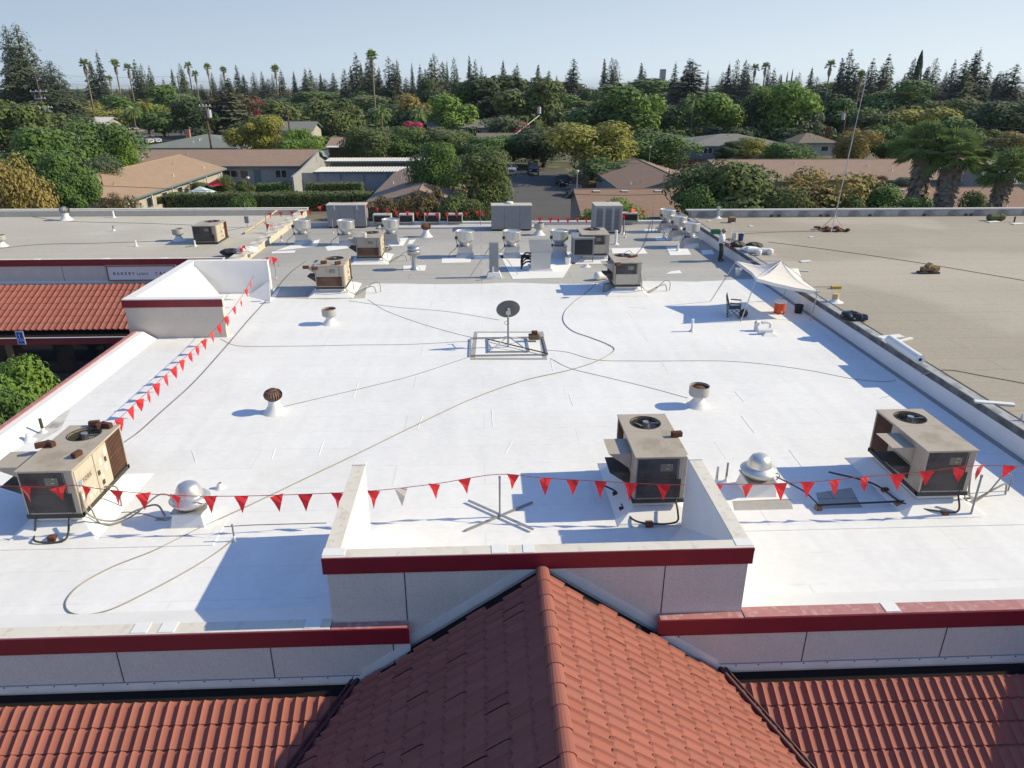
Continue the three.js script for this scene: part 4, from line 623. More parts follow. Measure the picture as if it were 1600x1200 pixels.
// ---------- hoses and cables ----------
const run = (n, l, px, r, m, y = 0.02, cat = 'cable', L = RY) => tag(obj(n, TU(px.map(([u, v]) => P(u, v, L + y)), r, px.length * 14), m), l, cat);
run('roof_hose', 'long hose snaking from the weathered unit to a loop by the front parapet', [[934, 440], [918, 455], [893, 475], [881, 490], [882, 505], [897, 518], [925, 528], [950, 538], [960, 545], [950, 555], [925, 567], [890, 578], [820, 594], [740, 622], [650, 664], [560, 708], [480, 746], [405, 782], [310, 826], [240, 860], [170, 888], [122, 916], [103, 940], [107, 955], [130, 961], [170, 953], [230, 925], [290, 893], [340, 862], [362, 845]], 0.013, mHose, 0.024, 'hose');
for (const [px, l] of [[[[575, 468], [600, 484], [650, 503], [700, 518], [740, 528]], 'thin cable from the rusty panel unit to the dish'], [[[345, 530], [370, 540], [440, 541], [560, 539], [640, 538], [735, 533]], 'thin cable from the left pop-up to the dish'], [[[440, 636], [500, 622], [560, 608], [640, 588], [735, 557]], 'thin cable from the turbine ventilator to the dish'], [[[855, 547], [885, 550], [930, 562], [1000, 564], [1150, 565], [1260, 578], [1340, 593], [1385, 596], [1400, 594]], 'thin cable from the dish to the dividing wall'], [[[860, 560], [890, 575], [950, 590], [1020, 607], [1075, 622]], 'thin cable from the dish to the drum vent'], [[[545, 470], [620, 480], [700, 487], [780, 500]], 'faint thin cable beyond the dish']]) run('roof_cable', l, px, 0.007, mCable, 0.012);
run('roof_hose', 'black hose lying along the left bunting line', [[195, 690], [215, 676], [250, 645], [300, 600], [350, 545], [390, 498], [420, 465], [455, 425], [478, 408]], 0.013, mCable, 0.03, 'hose'); run('roof_cable', 'thin cable crossing the badge unit strip to the domed fan', [[85, 830], [140, 812], [200, 800], [300, 823], [400, 820], [510, 817]], 0.008, mCable, 0.014);
run('roof_hose', 'black hose from the weathered unit lid to the back corner', [[991, 401], [1005, 385], [1010, 372], [1018, 345]], 0.014, mCable, 0.05, 'hose');
run('roof_cable', 'cable crossing the tan roof from the dividing wall', [[1440, 585], [1480, 578], [1540, 588], [1640, 606]], 0.01, mCable, 0.014, 'cable', TY); run('roof_cable', 'faint cable lying across the tan roof behind the block bundle', [[1200, 378], [1280, 388], [1420, 408], [1540, 428], [1640, 445]], 0.012, mCable, 0.014, 'cable', TY); run('roof_cable', 'faint cable lying from the antenna base toward the painter', [[1150, 366], [1200, 363], [1240, 362], [1285, 361]], 0.012, mCable, 0.014, 'cable', TY);
for (const [px, l] of [[[[0, 388], [60, 382], [150, 380], [270, 376]], 'cable lying across the front of the bakery roof'], [[[30, 335], [100, 345], [230, 349], [310, 352]], 'cable lying across the back of the bakery roof'], [[[290, 387], [330, 372], [350, 362], [400, 352]], 'dark cable by the bakery roof air conditioner']]) run('roof_cable', l, px, 0.012, mCable, 0.014);
// small pipes and vents
function pipeVent(label, u, v, h, r = 0.05, m = mWhitePaint, Y = RY) { const p = P(u, v, Y), t = thing('vent_pipe', label, 'vent pipe', p); obj('pipe', CY(r, r, h, 0, 0, 0, 12), m, t); obj('collar', LA([[r * 2.6, 0.01], [r * 1.5, 0.05], [r, 0.14]], 0, 0, 0, 16), mWhitePaint, t); return t; }
for (const [l, u, v, h, r, m] of [['white pipe standing before the canopy shadow', 1081, 518, 0.5, 0.05], ['short dark capped pipe near the left roof edge', 68, 676, 0.42, 0.04, mDark], ['low white pipe stub by the left roof edge', 46, 689, 0.22, 0.07], ['small junction on a stem beside the wing fan', 1134, 752, 0.5, 0.025, mGreyMetal], ['looped steel pipe stub next to the pop-up wing', 1119, 754, 0.42, 0.03, mGalv], ['forked steel clip post at the loose hose end', 367, 846, 0.42, 0.018, mGreyMetal], ['little metal debris stub beyond the domed fan', 344, 763, 0.12, 0.05, mGreyMetal], ['small white pipe on the bakery roof', 213, 385, 0.35, 0.05], ['small pale pipe beside the bakery roof cables', 305, 385, 0.35, 0.05], ['white vent stub near the bakery roof back', 178, 340, 0.45, 0.07], ['curved vent stub amid the bakery roof', 178, 361, 0.35, 0.05, mGreyMetal], ['capped metal stub at the coating edge by the filter unit', 946, 388, 0.45, 0.1], ['white pole stub by the unit with hanging conduits', 962, 382, 0.85, 0.08], ['tan cone stub on the grey roof before the filter screen', 916, 417, 0.14, 0.1, mat(0.5, 0.36, 0.22, 0.8)], ['thin steel post near the left pop-up', 432, 436, 0.95, 0.014, mGreyMetal], ['galvanised post on the back corner of the tan roof', 1121, 341, 0.75, 0.12, mGalv], ['thin post at the base of the corner fan', 440, 377, 0.35, 0.03, mDark], ['silver stub with round cap before the louvred cabinet', 974, 366, 0.9, 0.06, mGreyMetal], ['second silver stub before the louvred cabinet', 977, 371, 0.5, 0.03, mGreyMetal], ['white stub on a square patch before the wall fan', 1037, 372, 0.4, 0.06], ['white stub on the middle wall fan patch', 1059, 392, 0.45, 0.06], ['tan cone shaped vent cap on the tan roof', 1304, 472, 0.35, 0.13, mat(0.55, 0.44, 0.27, 0.8)], ['steel tripod stem before the wide cabinet', 521, 365, 0.9, 0.02, mGalv]]) pipeVent(l, u, v, h, r, m || mWhitePaint, /tan roof/.test(l) ? TY : RY);
{ const t = thing('horizontal_vents', 'group of three white elbow vents near the canopy', 'roof vent', U(1192, 521)); obj('elbow', TU([V(-0.15, 0, -0.35), V(-0.15, 0.22, -0.35), V(-0.1, 0.3, -0.35), V(-0.2, 0.34, -0.35)], 0.08, 20, 10), mWhitePaint, t); obj('elbow', TU([V(0.35, 0, -0.25), V(0.35, 0.3, -0.25), V(0.25, 0.36, -0.25), V(0, 0.36, -0.25)], 0.06, 24, 10), mWhitePaint, t); obj('elbow', [ROD(V(-0.25, 0.14, 0.1), V(0.3, 0.14, 0.1), 0.1, 14), T(skirt(0.3, 0.3, 0.1, 0.15), 0.15, 0, 0.1)], mWhitePaint, t); }
{ const t = thing('tank_drum', 'white horizontal drum lying beside the weathered blank unit', 'drum', V(P(940, 437).x, RY, P(940, 437).z)); obj('drum_body', [T(new THREE.CapsuleGeometry(0.2, 0.5, 6, 14), 0, 0.21, 0, 0, 0.5, 1.5)], mPlastic, t); }
{ const t = thing('tilted_panel', 'loose dark sheet metal box leaning at the weathered unit', 'metal box', V(P(951, 456).x, RY, P(951, 456).z)); obj('panel', RB(0.5, 0.4, 0.3, 0, 0.2, 0), mGreyMetal, t); t.rotation.y = 0.5; }
{ const t = thing('cable_coil', 'messy coil of cables beside the unit amid white patches', 'cable', V(P(599, 392).x, RY, P(599, 392).z)); for (let i = 0; i < 5; i++) obj('coil', T(new THREE.TorusGeometry(rr(0.25, 0.4), 0.02, 5, 24), rr(-0.2, 0.2), 0.05 + i * 0.05, rr(-0.1, 0.1), Math.PI / 2 + rr(-0.3, 0.3)), mDark, t); }

// ---------- shade canopy, camp chair, coolers ----------
{
  const t = thing('shade_canopy', 'white cloth shade canopy tilted against the dividing wall', 'canopy');
  const A = V(10.82, 7.42, -29.9), C = V(10.8, 7.3, -27.4), D = PX(1278, 455, 13.55), K = PX(1221, 408, 12.35), E = V(13.7, 7.0, -30.3);
  const ring = [A, A.clone().lerp(C, 0.5).add(V(0.25, -0.12, 0)), C, C.clone().lerp(D, 0.3).add(V(0, -0.04, 0)), C.clone().lerp(D, 0.65).add(V(0, -0.05, 0)), D, D.clone().lerp(E, 0.5).add(V(-0.2, -0.06, 0)), E, E.clone().lerp(A, 0.5).add(V(0, -0.1, 0.2)), A];
  const q = []; const N = 6;
  for (let i = 0; i < ring.length - 1; i++) for (let k = 0; k < N; k++) {
    const at = (p, s) => { const r = K.clone().lerp(p, s); r.y -= 0.28 * Math.sin(s * Math.PI) * 0.6; return r; };
    const s0 = k / N, s1 = (k + 1) / N; if (k) q.push([at(ring[i], s0), at(ring[i], s1), at(ring[i + 1], s1), at(ring[i + 1], s0)]); else q.push([K.clone(), at(ring[i], s1), at(ring[i + 1], s1)]);
  }
  obj('cloth', POLYS(q), new THREE.MeshPhysicalMaterial({ color: lin(0.72, 0.69, 0.66), roughness: 0.95, transmission: 0.12, thickness: 0, side: THREE.DoubleSide }), t);
  const val = []; for (let i = 0; i < ring.length - 1; i++) val.push([ring[i], ring[i].clone().add(V(0, -0.13, 0)), ring[i + 1].clone().add(V(0, -0.13, 0)), ring[i + 1]]);
  obj('valance', POLYS(val), mat(0.66, 0.65, 0.64, 0.9), t);
  for (const [a, b] of [[P(1110, 471), A], [P(1157, 503), C], [P(1266, 502), D], [V(13.85, TY, -30.4), E], [P(1222, 468, RY), PX(1232, 440, 13.4)]]) obj('leg', ROD(a, b, 0.02, 8), mGalv, t);
  obj('ridge_rod', [ROD(A, K, 0.012), ROD(C, K, 0.012), ROD(D, K, 0.012), ROD(E, K, 0.012)], mGalv, t); obj('corner_joint', [T(new THREE.BoxGeometry(0.08, 0.1, 0.08), D.x, D.y - 0.02, D.z), T(new THREE.BoxGeometry(0.06, 0.08, 0.06), C.x, C.y, C.z)], mPlastic, t);
}
{
  const t = thing('camp_chair', 'black folding camp chair under the shade canopy', 'chair', U(1146, 494), 1.2), s = 0.95;
  obj('seat', SLAB([V(-0.25, 0.42, 0.25), V(0.25, 0.42, 0.25), V(0.24, 0.36, -0.2), V(-0.24, 0.36, -0.2)], 0.02), mBlack, t);
  obj('backrest', SLAB([V(-0.25, 0.4, -0.2), V(0.25, 0.4, -0.2), V(0.27, 0.9, -0.36), V(-0.27, 0.9, -0.36)], 0.02), mBlack, t);
  for (const x of [-0.31, 0.31]) { obj('armrest', B(0.09, 0.03, 0.42, x, 0.62, 0.02), mBlack, t); obj('arm_post', ROD(V(x, 0.02, 0.26), V(x, 0.61, 0.22), 0.012), mDark, t); obj('back_post', ROD(V(x * 0.85, 0.02, -0.24), V(x * 0.87, 0.9, -0.36), 0.012), mDark, t); }
  for (const [a, b] of [[[-0.3, 0.02, 0.26], [0.28, 0.4, 0.24]], [[0.3, 0.02, 0.26], [-0.28, 0.4, 0.24]], [[-0.27, 0.02, -0.24], [0.27, 0.38, -0.22]], [[0.27, 0.02, -0.24], [-0.27, 0.38, -0.22]], [[-0.31, 0.02, 0.26], [-0.28, 0.4, -0.2]], [[0.31, 0.02, 0.26], [0.28, 0.4, -0.2]], [[-0.27, 0.02, -0.24], [-0.3, 0.42, 0.25]], [[0.27, 0.02, -0.24], [0.3, 0.42, 0.25]]]) obj('leg', ROD(V(...a), V(...b), 0.011), mDark, t);
  for (const [x, z] of [[-0.3, 0.26], [0.3, 0.26], [-0.27, -0.24], [0.27, -0.24]]) obj('foot', CY(0.025, 0.03, 0.03, x, 0, z, 8), mBlack, t);
  const k = thing('backpack', 'dark grey bag on the roof beside the camp chair', 'bag', U(1161, 495)); obj('bag_body', T(new THREE.SphereGeometry(0.17, 14, 10).scale(1.1, 0.95, 0.8), 0, 0.15, 0), mat(0.06, 0.065, 0.07, 0.9), k); obj('bag_strap', T(new THREE.TorusGeometry(0.1, 0.015, 5, 14), 0, 0.26, 0.04), mBlack, k);
}
{
  const t = thing('drink_cooler', 'round orange drink cooler with white lid by the dividing wall', 'cooler', U(1217, 489));
  obj('barrel', LA([[0.001, 0.01], [0.2, 0.01], [0.22, 0.04], [0.215, 0.1], [0.225, 0.46]], 0, 0, 0, 26), mat(0.75, 0.09, 0.012, 0.5), t); obj('lid', LA([[0.235, 0.455], [0.24, 0.48], [0.235, 0.53], [0.2, 0.55], [0.001, 0.555]], 0, 0, 0, 26), mat(0.8, 0.79, 0.76, 0.5), t); obj('tap', B(0.05, 0.05, 0.06, 0.02, 0.1, 0.24), mPlastic, t); obj('handle', [T(new THREE.TorusGeometry(0.06, 0.014, 5, 12, Math.PI), 0.235, 0.38, 0, 0, Math.PI / 2, Math.PI)], mPlastic, t);
  const k = thing('bucket', 'dark blue bucket at the foot of the dividing wall', 'bucket', U(1247, 489)); obj('bucket_body', LA([[0.001, 0.01], [0.15, 0.01], [0.18, 0.34], [0.19, 0.35], [0.17, 0.34]], 0, 0, 0, 20), mat(0.015, 0.017, 0.035, 0.5), k); obj('bucket_contents', CY(0.17, 0.17, 0.01, 0, 0.3, 0, 18), mBlack, k);
  const bk = (l, u, v, Y, m) => { const b = thing('bucket', l, 'bucket', P(u, v, Y)); obj('bucket_body', LA([[0.001, 0.005], [0.13, 0.005], [0.155, 0.36], [0.165, 0.37], [0.145, 0.36]], 0, 0, 0, 20), m, b); obj('handle', T(new THREE.TorusGeometry(0.15, 0.005, 4, 16, Math.PI), 0, 0.34, 0, 0.9, 0, 0), mGalv, b); return b; };
  bk('white bucket standing in the wall shade below the canopy', 1153, 431, RY, mPlastic); bk('white bucket before the framed filter screen', 887, 413, RY, mPlastic); bk('white bucket on the lid of the unit amid patches', 570, 371, 6.88, mPlastic).scale.setScalar(0.7);
  bk('blue bucket beyond the wall beside the painter', 1157, 376, TY, mat(0.02, 0.06, 0.2, 0.5)); bk('white bucket beyond the wall behind the blue one', 1147, 374, TY, mPlastic);
}
// ---------- painter at the dividing wall ----------
function field(bones, lo, hi, cell, k, name, m, parent) {   // tapered capsules joined by a smooth minimum
  const span = Math.max(hi.x - lo.x, hi.y - lo.y, hi.z - lo.z) * 1.04, res = Math.min(150, Math.ceil(span / cell) + 3), mc = new MarchingCubes(res, m, false, false, 200000);
  const c = lo.clone().add(hi).multiplyScalar(0.5), h = span / 2, p = V();
  for (let z = 0; z < res; z++) for (let y = 0; y < res; y++) for (let x = 0; x < res; x++) {
    p.set(c.x + (x / res * 2 - 1) * h, c.y + (y / res * 2 - 1) * h, c.z + (z / res * 2 - 1) * h);
    if (p.x < lo.x - 0.05 || p.x > hi.x + 0.05 || p.z < lo.z - 0.05 || p.z > hi.z + 0.05) { mc.field[x + y * res + z * res * res] = -1; continue; }
    let d = 1e3;
    for (const [a, b, ra, rb] of bones) {
      const abx = b.x - a.x, aby = b.y - a.y, abz = b.z - a.z, l2 = abx * abx + aby * aby + abz * abz || 1e-9;
      const t = Math.min(1, Math.max(0, ((p.x - a.x) * abx + (p.y - a.y) * aby + (p.z - a.z) * abz) / l2));
      const e = Math.sqrt((p.x - a.x - abx * t) ** 2 + (p.y - a.y - aby * t) ** 2 + (p.z - a.z - abz * t) ** 2) - (ra + (rb - ra) * t);
      const g = Math.max(0, Math.min(1, 0.5 + 0.5 * (d - e) / k)); d = d * (1 - g) + e * g - k * g * (1 - g);
    }
    mc.field[x + y * res + z * res * res] = -d;
  }
  mc.isolation = 0; mc.update();
  const n = mc.count, pos = mc.positionArray.slice(0, n * 3), nor = mc.normalArray.slice(0, n * 3), g = new THREE.BufferGeometry();
  for (let i = 0; i < n; i++) { pos[i * 3] = pos[i * 3] * h + c.x; pos[i * 3 + 1] = pos[i * 3 + 1] * h + c.y; pos[i * 3 + 2] = pos[i * 3 + 2] * h + c.z; }
  g.setAttribute('position', new THREE.BufferAttribute(pos, 3)); g.computeVertexNormals();
  const o = g; return name ? obj(name, o, m, parent) : o;
}
{
  const t = thing('person', 'person in white shirt, dark trousers and pale cap holding a pole', 'person', V(12.95, RY, -38.35), 1.15);   // faces +z locally, turned toward the wall
  const skin = mat(0.30, 0.17, 0.11, 0.6), shirt = mat(0.72, 0.72, 0.74, 0.9), trouser = mat(0.055, 0.048, 0.045, 0.9);
  const hipL = V(0.1, 0.93, 0), hipR = V(-0.1, 0.93, 0), knL = V(0.12, 0.5, 0.05), knR = V(-0.11, 0.5, 0.02), anL = V(0.13, 0.09, 0.02), anR = V(-0.12, 0.09, -0.03);
  const neck = V(0, 1.46, 0.02), head = V(0, 1.62, 0.05), shL = V(0.19, 1.38, 0), shR = V(-0.19, 1.38, 0), elL = V(0.27, 1.12, 0.12), elR = V(-0.27, 1.1, 0.1), wrL = V(0.14, 1.2, 0.36), wrR = V(-0.16, 1.02, 0.34);
  const legs = [[hipL, knL, 0.095, 0.065], [hipR, knR, 0.095, 0.065], [knL, anL, 0.06, 0.042], [knR, anR, 0.06, 0.042]];
  const torso = [[V(0, 0.96, 0), V(0, 1.2, 0), 0.14, 0.145], [V(0, 1.2, 0), V(0, 1.36, 0), 0.145, 0.13], [shL, shR, 0.075, 0.075], [V(0.06, 1.0, 0), V(-0.06, 1.0, 0), 0.13, 0.13]];
  const arms = [[shL, elL, 0.058, 0.045], [shR, elR, 0.058, 0.045], [elL, wrL, 0.043, 0.03], [elR, wrR, 0.043, 0.03]];
  const headB = [[neck.clone().add(V(0, -0.05, 0)), head, 0.058, 0.055], [head.clone().add(V(0, 0.03, -0.01)), head.clone().add(V(0, 0.05, 0)), 0.092, 0.092], [head.clone().add(V(0, -0.02, 0.03)), head.clone().add(V(0, -0.065, 0.045)), 0.062, 0.042], [head.clone().add(V(0, 0.005, 0.095)), head.clone().add(V(0, -0.03, 0.115)), 0.012, 0.017], [head.clone().add(V(0.09, 0, 0)), head.clone().add(V(0.092, -0.035, 0)), 0.016, 0.012], [head.clone().add(V(-0.09, 0, 0)), head.clone().add(V(-0.092, -0.035, 0)), 0.016, 0.012]];
  const feet = [[anL, anL.clone().add(V(0.01, -0.045, 0.14)), 0.045, 0.038], [anR, anR.clone().add(V(-0.01, -0.045, 0.14)), 0.045, 0.038]];
  const gs = [field([...legs, ...torso.map(b => [b[0], b[1], b[2] - 0.012, b[3] - 0.012]), ...arms, ...headB.slice(0, 1), ...feet], V(-0.36, -0.02, -0.2), V(0.36, 1.6, 0.5), 0.014, 0.03), field(headB, V(-0.12, 1.45, -0.1), V(0.12, 1.78, 0.2), 0.006, 0.02)];
  for (const [w, s, el] of [[wrL, 1, elL], [wrR, -1, elR]]) {        // hands closed on the pole
    const f = w.clone().sub(el).normalize(), palm = w.clone().addScaledVector(f, 0.07), b = [[w, palm, 0.028, 0.034]];
    for (let i = 0; i < 4; i++) { const y = 0.03 - i * 0.02, L = [0.032, 0.036, 0.034, 0.027][i], k0 = palm.clone().add(V(-s * 0.012, y, 0.012)), k1 = k0.clone().add(V(-s * 0.01, 0, L)), k2 = k1.clone().add(V(-s * 0.03, 0, 0.004)), k3 = k2.clone().add(V(-s * 0.006, 0, -0.026)); b.push([k0, k1, 0.0095, 0.009], [k1, k2, 0.009, 0.0085], [k2, k3, 0.0085, 0.008]); }
    const th = palm.clone().add(V(-s * 0.02, 0.03, -0.02)); b.push([th, th.clone().add(V(-s * 0.025, 0.022, 0.02)), 0.012, 0.011], [th.clone().add(V(-s * 0.025, 0.022, 0.02)), th.clone().add(V(-s * 0.03, 0.018, 0.048)), 0.0105, 0.009]);
    gs.push(field(b, palm.clone().add(V(-0.09, -0.09, -0.12)), palm.clone().add(V(0.09, 0.09, 0.09)), 0.0035, 0.006));
  }
  obj('body', gs, skin, t);
  field([...torso.map(b => [b[0], b[1], b[2] + 0.012, b[3] + 0.014]), [shL, shL.clone().lerp(elL, 0.8), 0.078, 0.07], [shR, shR.clone().lerp(elR, 0.8), 0.078, 0.07]], V(-0.37, 0.8, -0.2), V(0.37, 1.5, 0.25), 0.012, 0.03, 'shirt', shirt, t);
  field([[hipL, knL, 0.112, 0.082], [hipR, knR, 0.112, 0.082], [knL, anL.clone().add(V(0, 0.02, 0)), 0.08, 0.066], [knR, anR.clone().add(V(0, 0.02, 0)), 0.08, 0.066], [hipL, hipR, 0.13, 0.13]], V(-0.28, 0.02, -0.2), V(0.28, 1.1, 0.25), 0.012, 0.03, 'trousers', trouser, t);
  for (const a of [anL, anR]) obj('shoe', [T(new THREE.SphereGeometry(0.055, 14, 10).scale(0.85, 0.75, 2.4), a.x, 0.045, a.z + 0.07)], mat(0.035, 0.03, 0.028, 0.8), t);
  obj('cap', [T(new THREE.SphereGeometry(0.105, 18, 10, 0, 6.3, 0, 1.6).scale(1, 0.9, 1.08), 0, 1.665, 0.04), T(new THREE.CylinderGeometry(0.085, 0.095, 0.012, 16, 1, false, -1.3, 2.6), 0, 1.672, 0.1, 0.12)], mat(0.5, 0.45, 0.4, 0.9), t);
  obj('hair', T(new THREE.SphereGeometry(0.1, 14, 10).scale(0.95, 0.8, 0.9), 0, 1.645, 0.015), mat(0.02, 0.016, 0.014, 0.9), t);
  obj('eyes', [T(new THREE.SphereGeometry(0.011, 8, 6), 0.032, 1.645, 0.135), T(new THREE.SphereGeometry(0.011, 8, 6), -0.032, 1.645, 0.135)], mBlack, t);
  const pole = thing('roller_pole', 'thin painting pole held upright by the painter', 'pole', V(0, 0, 0)); t.updateMatrixWorld(true);
  const a = V(-0.12, 0.85, 0.44).applyMatrix4(t.matrixWorld), b = V(0.12, 2.05, 0.46).applyMatrix4(t.matrixWorld); obj('pole_shaft', ROD(a, b, 0.013, 8), mWhitePaint, pole); obj('roller', ROD(b.clone().add(V(-0.1, 0, 0)), b.clone().add(V(0.1, 0, 0)), 0.03, 10), mPlastic, pole);
}
{ // crouched worker at the back corner, seen small behind the wall fans
  const t = thing('person', 'person in dark clothes crouching at the back corner behind the wall fans', 'person', V(P(1076, 343, 5.5).x, RY, -49.0), 0.6);
  const body = [[V(0.1, 0.35, 0), V(0.13, 0.5, 0.32), 0.09, 0.07], [V(-0.1, 0.35, 0), V(-0.13, 0.5, 0.32), 0.09, 0.07], [V(0.13, 0.5, 0.32), V(0.13, 0.07, 0.2), 0.065, 0.045], [V(-0.13, 0.5, 0.32), V(-0.13, 0.07, 0.2), 0.065, 0.045], [V(0, 0.38, 0), V(0, 0.8, 0.12), 0.15, 0.14], [V(0.17, 0.86, 0.14), V(-0.17, 0.86, 0.14), 0.075, 0.075], [V(0.18, 0.85, 0.14), V(0.22, 0.6, 0.3), 0.055, 0.045], [V(-0.18, 0.85, 0.14), V(-0.22, 0.6, 0.3), 0.055, 0.045], [V(0.22, 0.6, 0.3), V(0.1, 0.5, 0.46), 0.043, 0.03], [V(-0.22, 0.6, 0.3), V(-0.1, 0.5, 0.46), 0.043, 0.03], [V(0, 0.9, 0.16), V(0, 1.06, 0.2), 0.06, 0.095], [V(0.13, 0.05, 0.18), V(0.14, 0.04, 0.33), 0.045, 0.035], [V(-0.13, 0.05, 0.18), V(-0.14, 0.04, 0.33), 0.045, 0.035]];
  field(body, V(-0.3, 0, -0.2), V(0.3, 1.18, 0.55), 0.014, 0.03, 'body', mat(0.25, 0.14, 0.09, 0.7), t);
  field(body.slice(0, 8).map(b => [b[0], b[1], b[2] + 0.014, b[3] + 0.014]), V(-0.32, 0.05, -0.22), V(0.32, 1.0, 0.5), 0.014, 0.03, 'clothes', mat(0.03, 0.026, 0.03, 0.9), t);
  obj('hood', T(new THREE.SphereGeometry(0.11, 16, 12), 0, 1.09, 0.18), mat(0.05, 0.03, 0.03, 0.9), t);
}
// ---------- things on the right roof and along the wall ----------
{
  const a = thing('antenna_mast', 'very tall thin antenna mast on a weighted tripod base', 'antenna', P(1300, 360, TY));
  const top = PZ(1357, 106, a.position.z).sub(a.position); obj('mast', [ROD(V(0, 0.02, 0), top.clone().multiplyScalar(0.6), 0.03, 8), ROD(top.clone().multiplyScalar(0.6), top, 0.02, 8)], mGalv, a);
  for (let i = 0; i < 3; i++) obj('tripod_leg', ROD(top.clone().multiplyScalar(0.1), V(Math.cos(i * 2.1) * 0.75, 0.03, Math.sin(i * 2.1) * 0.75), 0.02), mGalv, a);
  obj('base_plate', [B(1.5, 0.06, 0.1, 0, 0.05, 0.5), B(1.3, 0.06, 0.1, 0, 0.05, -0.5), B(0.1, 0.06, 1.1, -0.6, 0.07, 0), B(0.1, 0.06, 1.1, 0.6, 0.07, 0)], mRust, a); for (let i = 0; i < 6; i++) obj('sandbag', T(new THREE.SphereGeometry(0.17, 10, 8).scale(1.4, 0.45, 0.8), -0.75 + i * 0.3, 0.13, i % 2 ? 0.45 : -0.4, 0, rr(0, 2)), mBrick, a);
  const wr = thing('guy_wire', 'guy wire from the antenna mast to the roof', 'wire'); obj('wire', ROD(a.position.clone().addScaledVector(top, 0.5), a.position.clone().add(V(0.5, 0.02, -1.1)), 0.006, 4), mGreyMetal, wr);
}
{
  const p = P(1450, 427, TY), t = thing('wood_blocks', 'brown blocks heaped on a dark board on the tan roof', 'blocks', p);
  obj('board', RB(0.95, 0.08, 0.35, 0, 0.05, 0), mDark, t); for (const [x, y, z, r] of [[-0.2, 0.2, 0, 0.1], [0.12, 0.2, 0.02, -0.3], [-0.02, 0.33, -0.05, 0.6], [0.3, 0.22, 0, 0.2]]) obj('block', T(new RoundedBoxGeometry(0.34, 0.2, 0.24, 1, 0.03), x, y, z, r * 0.3, r, r * 0.4), mat(0.27, 0.18, 0.1, 0.9, { map: stain }), t); obj('strap', B(0.32, 0.03, 0.05, 0.25, 0.34, 0.03, 0, 0.1), mat(0.45, 0.3, 0.05, 0.8), t);
}
{
  const p = P(1330, 498, TY + 0.03), t = thing('plastic_bag', 'crumpled black plastic bag lying over the wall cap', 'bag', V(p.x, TY + 0.03, p.z)), g = new THREE.IcosahedronGeometry(0.32, 4), a = g.attributes.position;
  for (let i = 0; i < a.count; i++) { const v = V().fromBufferAttribute(a, i), n = 0.7 + 0.55 * vn(v.x * 1.3 + 0.5, v.y * 1.3 + v.z + 0.5, 8, 77); v.multiplyScalar(n); v.y = Math.max(-0.02, v.y * 0.6 + 0.08); v.x *= 1.5; a.setXYZ(i, v.x, v.y, v.z); } g.computeVertexNormals();
  obj('bag', g, mat(0.012, 0.012, 0.014, 0.22), t); t.rotation.y = -0.3;
}
